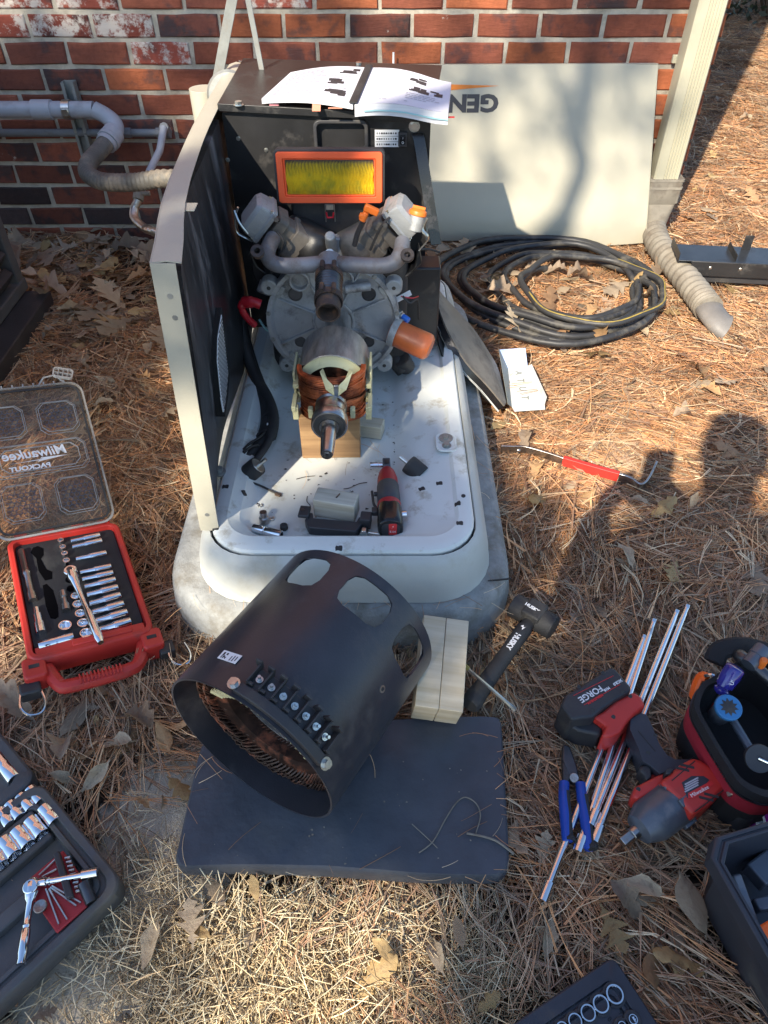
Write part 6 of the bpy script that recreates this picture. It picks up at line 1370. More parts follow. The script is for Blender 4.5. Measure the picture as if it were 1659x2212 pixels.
def tool(name, lab, cat, segs, mt): t = thing(name, lab, cat, T(*segs[0][0])); MB().tube([s_[0] for s_ in segs], [s_[1] for s_ in segs], 14).build('body', M[mt], t, world=True); return t
a, b = TS(935, 610, .13), TS(1105, 345, .17); t = tool('screwdriver', 'screwdriver with clear dark blue handle standing in the tool bag', 'screwdriver', [(along(a, b, k), r) for k, r in ((-.1, .008), (0, .013), (.08, .0135), (.14, .010), (.22, .0145), (.6, .0165), (.92, .016), (.97, .0145), (1, .011))], 'blue_clear')
MB().tube([along(a, b, -.1), along(a, b, -.5) - Vector((0, 0, .03))], .0035, 8).build('shank', M['chrome'], t, world=True)
F_ = frame(along(a, b, .5) + Vector((0, -.011, .012)), (0, -.62, .75), b-a); text('USA', .009, F_, M['white_print'], t, world=True)
a = TS(1018, 790, .15); b = TS(900, 880, .10); t = tool('nut_driver', 'grey tool with blue star shaped end cap in the tool bag', 'driver', [(b, .016), (along(b, a, .6), .018), (along(b, a, .97), .0205)], 'tool_grey'); F_ = frame(a, a-b, (1, 0, 0))
MB().cyl((0, 0, -.006), (0, 0, .003), .0215, n=24, M=F_).build('blue_cap', M['blue_print'], t, .0015, world=True); star = [(.015*(1 if i % 2 else .62)*math.cos(2*PI*i/20), .015*(1 if i % 2 else .62)*math.sin(2*PI*i/20)) for i in range(20)]; MB().prism(star, .0025, .0036, F_).build('star_recess', M['black_rubber'], t, world=True)
a, b = TS(1060, 920, .11), TS(1265, 1260, .11); c2 = TS(1350, 1345, .135); t = tool('t_handle', 'dark grey T handle driver with round knob in the tool bag', 'driver', [(a, .007), (b, .007)], 'tool_grey'); F_ = frame(c2, (-.1, -.6, .8), (1, 0, 0)); MB().lathe([(0, -.03), (.012, -.03), (.014, -.004), (.0215, -.003), (.0225, 0), (.0215, .003), (.005, .003), (.004, .001), (0, .001)], F_, 28).build('knob', M['black_plastic'], t, world=True); MB().cyl((0, 0, 0), (.018, -.008, .012), .0022, n=8, M=F_).build('bit_tip', M['chrome'], t, world=True)
a = [TS(1120, 210, .13), TS(1180, 260, .14), TS(1300, 340, .14), TS(1449, 470, .135), TS(1560, 560, .12)]; t = tool('bent_grip', 'brown black curved tool handle lying across the far end of the tool bag', 'tool', [(p, r) for p, r in zip(smooth_path(a, 3), [.010, .012, .0125, .012, .012, .011, .011, .011, .011, .011, .011, .011, .010])], 'dark_steel')
a, b = TS(1230, 330, .15), TS(1400, 160, .16); t = tool('flashlight', 'grey flashlight with an orange button at the back of the tool bag', 'flashlight', [(a, .013), (along(a, b, .5), .0135), (along(a, b, .52), .015), (b, .016)], 'tool_grey'); q = TS(1405, 282, .165); MB().lathe([(0, .004), (.005, .004), (.0065, .001), (.0065, -.02), (0, -.02)], T(*q), 16).build('orange_button', M['orange'], t, world=True)
# purple tape roll
q = TS(1330, 1950, .035); t = thing('tape_roll', 'roll of purple tape standing below the tool bag', 'tape', T(q.x + .01, q.y, .0) @ RZ(20)); FT = T(0, 0, .036) @ RY(90)
MB().lathe([(.018, -.012), (.036, -.012), (.0365, -.011), (.0365, .011), (.036, .012), (.018, .012), (.018, -.012)], FT, 36).build('tape', M['purple'], t); MB().lathe([(.0125, -.0125), (.018, -.0125), (.018, .0125), (.0125, .0125), (.0125, -.0125)], FT, 30).build('core', M['white_print'], t)
p = TS(1150, 1950, .02); o = MB().lathe([(0, .04), (.018, .04), (.02, .036), (.02, 0), (0, 0)], None, 20).build('black_canister', M['black_plastic']); o.location = (p.x, p.y, 0); tag(o, 'small black plastic canister beside the purple tape roll', 'canister')

# ---- impact wrench lying on its side
IS = lambda cx, cy: (1042.3 + cx*.3717, 1206.9 + cy*.3717)
iw = thing('impact_wrench', 'red and grey cordless impact wrench lying on the pine straw', 'impact wrench', T(*G(1420, 1690, 0)))
def ib(name, pts, z0, z1, mt, bev=.006, par=None, ins=.04, label=None): return solid(MB(), [IS(*p) for p in pts], z0, z1, ins).build(name, M[mt], par or iw, bev, world=True, label=label, seg=3)
nose0, nose1 = G(*IS(900, 1580), .040), G(*IS(1130, 1400), .040)
hs_ = ib('housing', ((1030, 1290), (1085, 1250), (1150, 1190), (1225, 1150), (1270, 1165), (1400, 1250), (1420, 1330), (1330, 1420), (1225, 1490), (1150, 1400)), .008, .080, 'red_plastic', .007)
d_ = nose1 - nose0
MB().tube([along(nose0, nose1, k) for k in (-.02, .04, .25, .34, .92, 1.0)], [.012, .024, .0325, .0355, .0370, .0360], 30).build('nose', M['tool_grey'], iw, world=True, ang=40)
F_ = frame(nose0, -d_, (0, 0, 1)); an = MB().cyl((0, 0, 0), (0, 0, .014), .0105, n=18, M=F_); an.box((0, 0, .024), (.0125, .0125, .022), F_); an.build('anvil', M['steel'], iw, .001, world=True)
mb = MB(); q_ = along(nose0, nose1, .96); F_ = frame(q_, d_, (0, 0, 1)); mb.ring(circ(.0385, 32), circ(.033, 32), -.004, .004, F_)
for a_ in (20, 100, -35, 200): fm = F_ @ RZ(a_) @ T(.0365, 0, -.006); mb.box((0, 0, 0), (.009, .013, .024), fm)
mb.build('nose_collar', M['tool_grey'], iw, .0015, world=True)
ib('trigger_guard', ((870, 1375), (885, 1325), (960, 1285), (1030, 1250), (1090, 1235), (1090, 1290), (1050, 1320), (900, 1400)), .018, .060, 'red_plastic', .006)
mb = MB(); mb.tube([G(*IS(*p), .040) for p in ((925, 1190), (960, 1175), (1000, 1215), (1000, 1270), (960, 1300))], .006, 8); mb.build('guard_loop', M['red_plastic'], iw, world=True)
ib('trigger', ((915, 1205), (960, 1190), (985, 1220), (985, 1265), (955, 1290), (940, 1250), (915, 1235)), .022, .056, 'black_plastic', .006)
ib('grip', ((855, 990), (860, 930), (920, 895), (955, 905), (990, 980), (1030, 1080), (1075, 1140), (1120, 1165), (1200, 1165), (1225, 1150), (1160, 1215), (1095, 1230), (1030, 1250), (975, 1200), (930, 1175), (905, 1100)), .014, .062, 'case_navy', .009)
ft = ib('foot', ((645, 915), (700, 885), (770, 825), (880, 770), (925, 800), (950, 855), (880, 905), (840, 950), (800, 1010), (740, 1035), (690, 1030), (720, 970)), .010, .072, 'red_plastic', .005)
bt = ib('battery', ((455, 850), (480, 790), (560, 745), (740, 625), (775, 640), (865, 745), (862, 770), (770, 820), (700, 870), (640, 920), (570, 925), (520, 935)), .006, .082, 'black_plastic', .0045, ins=-.02)
ib('battery_side', ((445, 870), (520, 935), (640, 935), (700, 985), (690, 1025), (560, 1000), (480, 950)), .004, .055, 'black_plastic', .005, ins=-.02)
def onp(cx, cy, z): return G(*IS(cx, cy), z)
tA = heading(onp(800, 700, .083), onp(580, 830, .083))
for s_txt, sz, cx, cy, mt in (('FORGE', .0165, 628, 785, 'white_print'), ('REDLITHIUM', .0062, 655, 815, 'red_print'), ('XC8.0', .0075, 785, 718, 'white_print'), ('M18', .007, 722, 757, 'white_print')):
    text(s_txt, sz, T(*onp(cx, cy, .0826)) @ RZ(tA), M[mt], bt, bold=.0003, world=True)
ln = MB()
for a_, b_ in (((530, 795), (760, 680)), ((590, 850), (800, 730))): ln.tube([onp(*a_, .0824), onp(*b_, .0824)], .0006, 4)
ln.build('red_line', M['red_print'], bt, world=True)
for cx, cy, z in ((560, 745, .083), (700, 665, .083), (640, 885, .083), (815, 775, .083), (760, 920, .073), (858, 800, .073), (962, 1130, .0625), (905, 1340, .0605), (1005, 1030, .0625)): MB().cyl(onp(cx, cy, z - .002), onp(cx, cy, z) + Vector((0, 0, .0004)), .0037, n=10).build('screw', M['black_rubber'], iw, world=True)
sd_ = ib('side_label', ((1158, 1300), (1215, 1262), (1285, 1262), (1320, 1285), (1225, 1390), (1190, 1390)), .078, .0806, 'case_navy', .0004, ins=0); solid(MB(), [IS(*p) for p in ((1195, 1362), (1330, 1290), (1345, 1310), (1228, 1392), (1196, 1392))], .0806, .0810, 0).build('red_stripe', M['red_print'], sd_, world=True)
ll = MB()
for i in range(4): a_ = onp(1185 + 8*i, 1325 - 2*i, .0752); ll.box((0, 0, 0), (.028, .0022, .0003), T(*onp(1215, 1292 + i*14, .0810)) @ RZ(heading(onp(1195, 1362, 0), onp(1330, 1290, 0))))
ll.build('lettering', M['ink_soft'], sd_, world=True)
vs_ = MB()
for a_ in ((1160, 1222), (1190, 1205), (1300, 1395), (1330, 1375)): vs_.box((0, 0, 0), (.004, .022, .001), T(*onp(*a_, .0804)) @ RZ(heading(onp(1160, 1222, 0), onp(1230, 1240, 0))-90))
vs_.build('vent_slot', M['black_rubber'], iw, world=True)
ib('direction_switch', ((1065, 1225), (1095, 1215), (1115, 1225), (1090, 1250), (1065, 1250)), .06, .0815, 'black_plastic', .002)

text('Milwaukee', .0085, T(*onp(1262, 1352, .0812)) @ RZ(heading(onp(1195, 1362, 0), onp(1330, 1290, 0))), M['white_print'], sd_, world=True)
for a_, b_ in (((1100, 1290), (1235, 1175)), ((1235, 1470), (1400, 1345)), ((1005, 1120), (905, 1000))): MB().tube([onp(*a_, .0802 if a_[0] != 1005 else .0622), onp(*b_, .0802 if a_[0] != 1005 else .0622)], .0009, 5).build('mould_seam', M['black_rubber'], iw, world=True)
# ---- long chrome extension bars
for i, (a_, b_, lab, z) in enumerate((((1483, 1315), (1282, 1820), 'long chrome bar, outermost on the right under the impact wrench', .021), ((1460, 1326), (1274, 1784), 'long chrome bar lying tight against the rightmost bar', .0215), ((1411, 1346), (1247, 1842), 'long chrome bar reaching to the plier handle tips', .021), ((1390, 1381), (1171, 1948), 'longest chrome bar, its socket end nearest the dry leaf', .020))):
    p, q = G(*a_, z), G(*b_, z); t = thing('extension_bar', lab, 'extension bar', T(*p), 'chrome bars under the impact wrench'); L = (q-p).length
    MB().tube([along(p, q, k) for k in (0, .03, .035, .93, .94, .945, 1)], [.0052, .0058, .0062, .0062, .0062, .0095, .0095], 12).build('bar', M['chrome'], t, world=True)
    F_ = frame(p, p-q, (0, 0, 1)); MB().box((0, 0, .004), (.0085, .0085, .012), F_).build('drive_end', M['chrome'], t, .001, world=True)

# ---- pliers with blue handles
pl_ = thing('pliers', 'pliers with blue and black handles lying across the chrome bars', 'pliers', T(*G(1240, 1700, 0)))
for nm, pth in (('left_handle', ((1219, 1690), (1218, 1720), (1221, 1760), (1224, 1800), (1226, 1818))), ('right_handle', ((1254, 1692), (1258, 1730), (1265, 1775), (1271, 1815), (1275, 1836)))):
    pts = smooth_path([G(*IS_, .022) for IS_ in pth], 4); n_ = len(pts); MB().tube(pts, [.0095 - .002*abs(i/n_ - .45) for i in range(n_)], 12).build('handle', M['blue_grip'], pl_, world=True)
    ins_ = [p + Vector((.0045, 0, .003)) for p in pts[3:]]; MB().tube(ins_, [.0055]*(len(ins_)-3) + [.0085]*3, 10).build('grip_insert', M['black_rubber'], pl_, world=True)
for pth in (((1219, 1606), (1215, 1612), (1214, 1640), (1235, 1690), (1254, 1692), (1246, 1650), (1232, 1612)), ((1214, 1640), (1216, 1690), (1226, 1690), (1236, 1680), (1226, 1655))): solid(MB(), pth, .012, .024).build('jaw', M['dark_steel'], pl_, .003, world=True)
MB().cyl(G(1240, 1680, .022), G(1240, 1680, .027), .008, n=16).build('pivot', M['steel'], pl_, .001, world=True)

# ---- dead blow hammer
hm = thing('hammer', 'black rubber mallet with white lettering leaning on the wood offcut', 'hammer', T(*G(1150, 1340, 0)))
a_, b_ = G(1108, 1306, .034), G(1197, 1357, .034); MB().tube([along(a_, b_, k) for k in (0, .015, .34, .36, .64, .66, .985, 1)], [.023, .0255, .0255, .022, .022, .0255, .0255, .023], 24).build('head', M['black_rubber'], hm, world=True, ang=35)
c_ = along(a_, b_, .5); mb = MB(); F_ = frame(c_ + Vector((0, 0, -.006)), (0, 0, 1), b_-a_); mb.box((0, 0, .018), (.040, .046, .03), F_); mb.build('neck', M['black_rubber'], hm, .004, world=True)
e_ = G(1014, 1524, .052); pts = [along(c_, e_, k) for k in (.06, .14, .16, .45, .8, .95, .985, 1)]; MB().tube(pts, [.013, .0135, .0165, .0150, .0165, .0195, .0185, .015], 16).build('handle', M['black_rubber'], hm, world=True)
d_ = (e_-c_).normalized(); F_ = frame(along(c_, e_, .27) + Vector((0, 0, .0155)), Vector((0, 0, 1)) - d_*d_.z, d_); text('HUSKY', .0145, F_, M['white_print'], hm, bold=.0006, world=True, align='LEFT')
F_ = frame(along(a_, b_, .42) + Vector((0, -.004, .0275)), (0, -.1, 1), (b_-a_)); text('HUSKY', .010, F_, M['white_print'], hm, bold=.0004, world=True, align='CENTER')
MB().add([along(c_, e_, .20) + Vector((x_, y_, .0165)) for x_, y_ in ((-.004, .004), (.003, .006), (.001, 0), (.006, .001), (-.003, -.006), (-.001, 0))], [(0, 1, 2), (3, 4, 5)]).build('logo_mark', M['white_print'], hm, world=True)
# chisel bar over the hammer handle
a_, b_ = G(1006, 1440, .110), G(1112, 1532, .030); t = thing('chisel_bar', 'thin steel chisel bar with brass tip resting over the hammer handle', 'chisel', T(*a_)); MB().tube([a_, along(a_, b_, .06), along(a_, b_, .07), along(a_, b_, .85), b_], [.004, .004, .0032, .0036, .0055], 6, flat=.8).build('bar', M['steel'], t, world=True); MB().cyl(along(a_, b_, -.06), along(a_, b_, .05), .0045, n=8).build('brass_tip', M['yellow_print'], t, world=True)

# ---- pry bar
pb = thing('pry_bar', 'steel pry bar with red grip lying on the pine straw', 'pry bar', T(*G(1240, 1010, .0)))
def ribbon(name, pxs, mt, th, z0, z1, zf=None):
    pts = smooth_path([G(px, py, .022) for px, py in pxs], 5); n_ = len(pts); lo_ = []
    for i, p in enumerate(pts):
        d = pts[min(i+1, n_-1)] - pts[max(i-1, 0)]; d.z = 0; d.normalize(); nrm = Vector((-d.y, d.x, 0)); up = (zf(i/(n_-1)) if zf else 0); k = z1 if not zf else z1
        lo_.append([p*1 + nrm*th/2 + Vector((0, 0, z0+up-.014)), p + nrm*th/2 + Vector((0, 0, k+up-.014)), p - nrm*th/2 + Vector((0, 0, k+up-.014)), p - nrm*th/2 + Vector((0, 0, z0+up-.014))])
    MB().loft(lo_).build(name, M[mt], pb, .001, world=True)
ribbon('flat_end', ((1082, 968), (1108, 969), (1134, 970), (1178, 982), (1217, 995)), 'steel', .0055, .002, .024); ribbon('red_grip', ((1216, 994.5), (1255, 1006), (1300, 1019), (1336, 1029)), 'red_plastic', .012, .0005, .0265)
ribbon('hook_end', ((1335, 1028.5), (1360, 1037), (1379, 1050), (1392, 1047), (1404, 1030), (1417, 1002)), 'steel', .0055, .002, .024)
q = G(1120, 974, .014); MB().cyl(q + Vector((0, -.006, 0)), q + Vector((0, .004, 0)), .006, n=12).build('nail_hole', M['chrome'], pb, world=True)

# ---- small open carton
KS = lambda cx, cy, z: G(877.7 + cx*.2315, 603.5 + cy*.2315, z)
ct = thing('carton', 'small white carton torn open on the straw beside the black panel', 'carton', T(*G(1135, 850, 0)))
b4 = [KS(950, 830, .012), KS(1130, 812, .012), KS(1290, 1172, .012), KS(985, 1190, .012)]
def plate(name, quad, th, mt, n_=None):
    qd = [Vector(p) for p in quad]; nn = (qd[1]-qd[0]).cross(qd[3]-qd[0]).normalized()*th
    return MB().add([p for p in qd] + [p + nn for p in qd], [(0, 1, 2, 3), (7, 6, 5, 4), (0, 1, 5, 4), (1, 2, 6, 5), (2, 3, 7, 6), (3, 0, 4, 7)]).build(name, M[mt], ct, world=True)
bt_p = plate('bottom', b4, .0012, 'carton')
plate('end_flap', (b4[0], b4[1], KS(1110, 640, .060), KS(870, 655, .060)), .001, 'carton_blue'); plate('side_wall', (b4[0], b4[3], KS(950, 1165, .040), KS(862, 640, .066)), .001, 'carton_dark')
plate('side_wall', (b4[1], b4[2], KS(1312, 1095, .034), KS(1172, 792, .026)), .001, 'carton'); plate('end_wall', (b4[2], b4[3], KS(1010, 1235, .010), KS(1295, 1215, .010)), .001, 'carton')
ud = (b4[3]-b4[0]).normalized(); vd = (b4[1]-b4[0]).normalized()
for ch, f_ in (('A', .16), ('T', .36), ('U', .58), ('T', .80)):
    c_ = b4[0].lerp(b4[3], f_).lerp(b4[1].lerp(b4[2], f_), .45) + Vector((0, 0, .0016)); text(ch, .030, frame(c_, (0, 0, 1), ud), M['carton_dark'], bt_p, world=True, ex=.0003)

# ---- black sheet with foam edge leaning off the right side of the base
PS = lambda cx, cy, z: G(877.7 + cx*.2315, 603.5 + cy*.2315, z)
bp_ = thing('insulation_panel', 'bent black insulation panel leaning against the right side of the generator', 'panel', T(*G(1020, 800, 0)))
e1_ = [PS(240, 75, .27), PS(300, 290, .25), PS(385, 500, .23), PS(550, 780, .17), PS(740, 985, .11), PS(905, 1185, .04)]; e2_ = [PS(262, 80, .26), PS(440, 270, .19), PS(620, 470, .14), PS(765, 690, .10), PS(850, 850, .06), PS(935, 1170, .012)]
r1_, r2_ = smooth_path(e1_, 4), smooth_path(e2_, 4)
MB().sheet([[a.lerp(b, k/5) + Vector((0, 0, .01*math.sin(PI*k/5))) for k in range(6)] for a, b in zip(r1_, r2_)], th=.004).build('sheet', M['tan_shield'], bp_, world=True, ang=60)
MB().sheet([[p, p + Vector((-.014, -.006, -.012))] for p in r1_], th=.003).build('black_edge', M['black_gloss'], bp_, world=True, ang=60)
e3_ = [PS(175, 60, .262), PS(240, 210, .245), PS(320, 440, .222), PS(450, 700, .165), PS(640, 950, .10), PS(850, 1165, .035)]; r3_ = smooth_path(e3_, 4)
MB().sheet([[p + Vector((-.014, -.006, -.014)), q] for p, q in zip(r1_, r3_)], th=.004).build('white_lining', M['carton'], bp_, world=True, ang=60)
e4_ = [PS(200, 150, .235), PS(250, 330, .222), PS(335, 700, .205), PS(500, 900, .12), PS(660, 1050, .07), PS(815, 1190, .02)]; r4_ = smooth_path(e4_, 4)
MB().sheet([[q + Vector((0, 0, -.003)), p] for q, p in zip(r3_, r4_)], th=.004).build('lower_flange', M['black_paint'], bp_, world=True, ang=60)

# ---- loose parts in the tray
def mount(lab, c_, d, L=.040, r=.0205):
    t = thing('rubber_mount', lab, 'rubber mount', frame(c_, d), 'rubber mounts in the tray'); MB().lathe([(0, -L/2), (r, -L/2), (r*1.03, -L/2+.003), (r*1.03, L/2-.003), (r, L/2), (r*.86, L/2)], None, 26).build('rubber_body', M['black_rubber'], t)
    MB().lathe([(r*.88, L/2-.001), (r*.84, L/2+.001), (.006, L/2+.001), (0, L/2+.001)], None, 24).build('washer', M['zinc'], t); MB().cyl((0, 0, L/2), (0, 0, L/2+.024), .0042, n=10).build('stud', M['zinc'], t); return t
p = G(897, 1014, .183); mount('black rubber mount with steel stud lying right of the cordless ratchet', p, (-.75, .55, .35)); p = G(544, 1017, .184); mount('black rubber mount tipped over among the loose wires on the left', p, (.72, .12, .62))
Zf = .161
br = thing('plastic_bracket', 'black plastic bracket holding the rough wood offcut in the tray', 'bracket', T(*G(725, 1145, Zf)) @ RZ(-7))
mb = MB(); mb.prism([(-.050, -.020), (.045, -.020), (.055, .004), (.055, .022), (.045, .022), (.042, .008), (-.046, .008), (-.050, .022), (-.060, .022), (-.062, .0)], 0, .022); mb.box((-.066, .018, .026), (.022, .030, .008)); mb.box((.060, .016, .020), (.022, .026, .026)); mb.build('body', M['black_plastic'], br, .002)
MB().cyl((-.070, .020, .029), (-.070, .020, .0312), .004, n=10).build('eyelet', M['dark_steel'], br); MB().cyl((.060, -.004, .012), (.060, -.016, .012), .009, n=6).cyl((.066, -.008, .010), (.115, -.010, .008), .003, n=8).build('bolt', M['zinc'], br, .001)
def loose(name, lab, cat, p, d, segs, mt='chrome', n_=16): t = thing(name, lab, cat, frame(p, d)); MB().lathe(segs, None, n_).build('body', M[mt], t); return t
p, q = G(547, 1140, Zf+.010), G(608, 1157, Zf+.010); d_ = (q-p); L = d_.length
t = loose('spark_plug_socket', 'long chrome socket lying in the near left corner of the tray', 'socket', p, d_, [(0, .002), (.005, 0), (.0085, 0), (.009, .001), (.009, L*.38), (.0078, L*.40), (.0102, L*.46), (.0106, L-.001), (.0075, L), (.007, L*.6), (0, L*.6)])
p = G(571, 1128, Zf + .002); loose('adapter', 'small dark socket adapter standing in the tray behind the long socket', 'adapter', p, (0, .15, 1), [(.010, 0), (.010, .012), (.0075, .014), (.0075, .026), (0, .026)], 'steel')
p = G(614, 1142, Zf); loose('rubber_plug', 'small black rubber plug in the tray right of the long socket', 'plug', p, (0, 0, 1), [(.0075, 0), (.0082, .003), (.0078, .010), (.005, .012), (.004, .010), (0, .010)], 'black_rubber')
for (px, py), lab, r in (((563, 1093), 'bright steel washer lying alone nearest the terminal wire', .0055), ((588, 1122), 'steel nut right of the small dark adapter in the tray', .0058), ((559, 1163), 'steel nut in front of the long chrome socket', .0055)):
    p = G(px, py, Zf); o = MB().ring(circ(r, 6 if 'nut' in lab else 16), circ(r*.5, 6 if 'nut' in lab else 16), 0, .004 if 'nut' in lab else .0016).build('hex_nut' if 'nut' in lab else 'washer', M['zinc'], None, .0005); o.location = p + Vector((0, 0, .0006)); tag(o, lab, 'nut' if 'nut' in lab else 'washer', 'loose hardware in the tray')
# cordless ratchet
a_, b_ = G(836, 1022, .188), G(843, 1128, .190); rt = thing('cordless_ratchet', 'red and black cordless ratchet lying in the tray', 'power tool', T(*a_)); dd = (b_-a_).normalized(); FRt = frame(a_, dd, (1, 0, 0)); MW[rt.name] = FRt; rt.matrix_world = FRt; L = (b_-a_).length
MB().lathe([(0, -.012), (.012, -.010), (.017, .0), (.0215, .022), (.0225, .05), (.0215, .058)], None, 26).build('front_housing', M['red_dark'], rt)
MB().lathe([(.0218, .040), (.0232, .044), (.0240, .07), (.0236, .098), (.0222, .100)], None, 26).build('grip', M['case_navy'], rt); MB().lathe([(.0215, .097), (.0245, .100), (.0250, .110), (.0240, .114)], None, 26).build('rear_band', M['red_dark'], rt)
MB().loft([[(x, y, z) for x, y in rrect(w, w, w*.38, 5)] for w, z in ((.046, .110), (.050, .118), (.052, L+.008), (.050, L+.018), (.046, L+.021))]).build('battery', M['black_gloss'], rt, .001)
FE = T(0, 0, L+.0212); MB().prism(rrect(.036, .036, .012, 4), 0, .0008, FE).build('end_cap', M['black_plastic'], rt)
em = MB().prism(rrect(.016, .030, .002, 2), .0008, .0014, FE @ T(.004, .002, 0)).build('red_emblem', M['red_print'], rt); text('M12', .007, FE @ T(.004, -.004, .0015) @ RZ(180), M['white_print'], em); MB().prism([(0, 0), (.004, .006), (.002, .006), (.006, .012), (.003, .007), (.005, .007)], .0014, .0016, FE @ T(.001, .003, 0)).build('mark', M['white_print'], em)
MB().box((0, 0, -.024), (.017, .024, .028)).build('head', M['tool_grey'], rt, .002); MB().box((0, .0125, -.024), (.010, .001, .014)).build('head_plate', M['dark_steel'], rt)
hx_ = MB().cyl((-.008, 0, -.027), (-.036, 0, -.027), .0062, n=14).cyl((-.018, 0, -.027), (-.036, 0, -.027), .0072, n=14); hx_.build('socket', M['chrome'], rt, .0008)
MB().tube(smooth_path([(-.0235, -.002, .110), (-.031, -.002, .095), (-.033, -.002, .070), (-.034, -.002, .055)], 4), .003, 6).build('paddle', M['black_plastic'], rt); MB().cyl((-.020, 0, .066), (-.030, 0, .066), .005, n=10).build('paddle_pivot', M['black_plastic'], rt)
MB().box((-.030, .0, .118), (.012, .012, .016)).build('rear_clip', M['black_plastic'], rt, .002); MB().cyl((.024, 0, .128), (.034, 0, .128), .007, n=14).build('lug', M['chrome'], rt)
# thin wires and stems lying in the tray
for pts, lab in ((((793, 1042), (775, 1045), (755, 1054), (742, 1056)), 'thin black wire end left of the cordless ratchet'), (((640, 1035), (660, 1030), (680, 1028)), 'short thin black wire in front of the wood support block'), (((664, 1072), (663, 1083), (671, 1095), (665, 1112)), 'thin bent stem left of the rough wood offcut')):
    q_ = smooth_path([G(px, py, Zf+.002) for px, py in pts], 4); t = MB().tube(q_, .0009, 5).build('wire_scrap', M['black_rubber']); tag(t, lab, 'wire')
# ================================================================ the photographer, whose shadow falls across the straw
per = thing('person', 'person standing in a dark jacket holding up a phone behind the camera', 'person', T(-.03, -.545, -.02))
def skin_body(name, mtl, joints, edges, parent, sub=2):
    me = bpy.data.meshes.new(name); me.from_pydata([j[0] for j in joints], edges, []); o = link(name, me, parent)
    sm = o.modifiers.new('skin', 'SKIN'); sm.use_smooth_shade = True
    for i, j in enumerate(joints): me.skin_vertices[0].data[i].radius = (j[1], j[2] if len(j) > 2 else j[1])
    me.skin_vertices[0].data[0].use_root = True
    s_ = o.modifiers.new('sub', 'SUBSURF'); s_.levels = sub; s_.render_levels = sub; me.materials.append(M[mtl]); return o
J = [((0, 0, .95), .155, .11), ((0, .0, 1.15), .15, .105), ((0, .01, 1.36), .17, .105), ((0, .02, 1.47), .07), ((0, .05, 1.55), .06), ((0, .06, 1.64), .085, .10), ((0, .06, 1.73), .075, .085),
     ((.19, .01, 1.42), .065), ((.235, .14, 1.17), .05), ((.105, .44, 1.16), .034), ((-.19, .01, 1.42), .065), ((-.235, .14, 1.17), .05), ((-.105, .44, 1.16), .034),
     ((.10, 0, .88), .10), ((.12, .02, .48), .062), ((.13, 0, .08), .045), ((.14, .14, .03), .04), ((-.10, 0, .88), .10), ((-.12, .02, .48), .062), ((-.13, 0, .08), .045), ((-.14, .14, .03), .04)]
E_ = [(0, 1), (1, 2), (2, 3), (3, 4), (4, 5), (5, 6), (2, 7), (7, 8), (8, 9), (2, 10), (10, 11), (11, 12), (0, 13), (13, 14), (14, 15), (15, 16), (0, 17), (17, 18), (18, 19), (19, 20)]
skin_body('body', 'cloth_navy', J, E_, per)
hh = MB().lathe([(0, -.115), (.05, -.10), (.078, -.03), (.082, .03), (.07, .09), (.035, .12), (0, .125)], T(0, .065, 1.665), 20); hd_ = hh.build('head', M['skin'], per, ang=60); MB().lathe([(.088, .0), (.086, .05), (.072, .105), (.035, .135), (0, .14)], T(0, .05, 1.665), 20).build('hair', M['hair'], per, ang=60)
MB().lathe([(0, .03), (.012, .0), (.014, -.015), (0, -.018)], T(0, .15, 1.655) @ RX(20), 10).build('nose', M['skin'], hd_)
for sx in (-1, 1):
    MB().lathe([(0, .011), (.008, .007), (.011, 0), (0, -.004)], T(sx*.030, .138, 1.675) @ RX(-90), 12).build('eye', M['white_print'], hd_); MB().lathe([(0, .010), (.012, .006), (.016, 0), (0, -.01)], T(sx*.083, .06, 1.66) @ RY(90), 12).build('ear', M['skin'], hd_)
MB().tube([(-.022, .140, 1.615), (0, .146, 1.612), (.022, .140, 1.615)], .005, 6).build('mouth', M['red_dark'], hd_)
def hand(sx):
    W_ = Vector((sx*.10, .445, 1.16)); pm = Vector((sx*.055, .482, 1.19)); jo = [(W_, .030), (pm, .034, .02)]; ed_ = [(0, 1)]
    for k in range(4):
        b = Vector((sx*.046, .472, 1.165 + .020*k)); m_ = Vector((sx*.022, .4585, 1.166 + .020*k)); e = Vector((sx*.004, .4585, 1.166 + .019*k)); i = len(jo); jo += [(b, .0095), (m_, .009), (e, .008)]; ed_ += [(1, i), (i, i+1), (i+1, i+2)]
    i = len(jo); jo += [(Vector((sx*.052, .476, 1.235)), .010), (Vector((sx*.040, .460, 1.258)), .009)]; ed_ += [(1, i), (i, i+1)]
    skin_body('hand', 'skin', [tuple([tuple(j[0])] + list(j[1:])) for j in jo], ed_, per, 1)
hand(1); hand(-1)
ph_ = thing('phone', 'black phone held up in both hands of the standing person', 'phone', T(0, -.050, 1.20) @ RX(-5)); MB().prism(rrect(.078, .160, .012), -.004, .004, RX(90)).build('phone_body', M['phone_black'], ph_, .001)

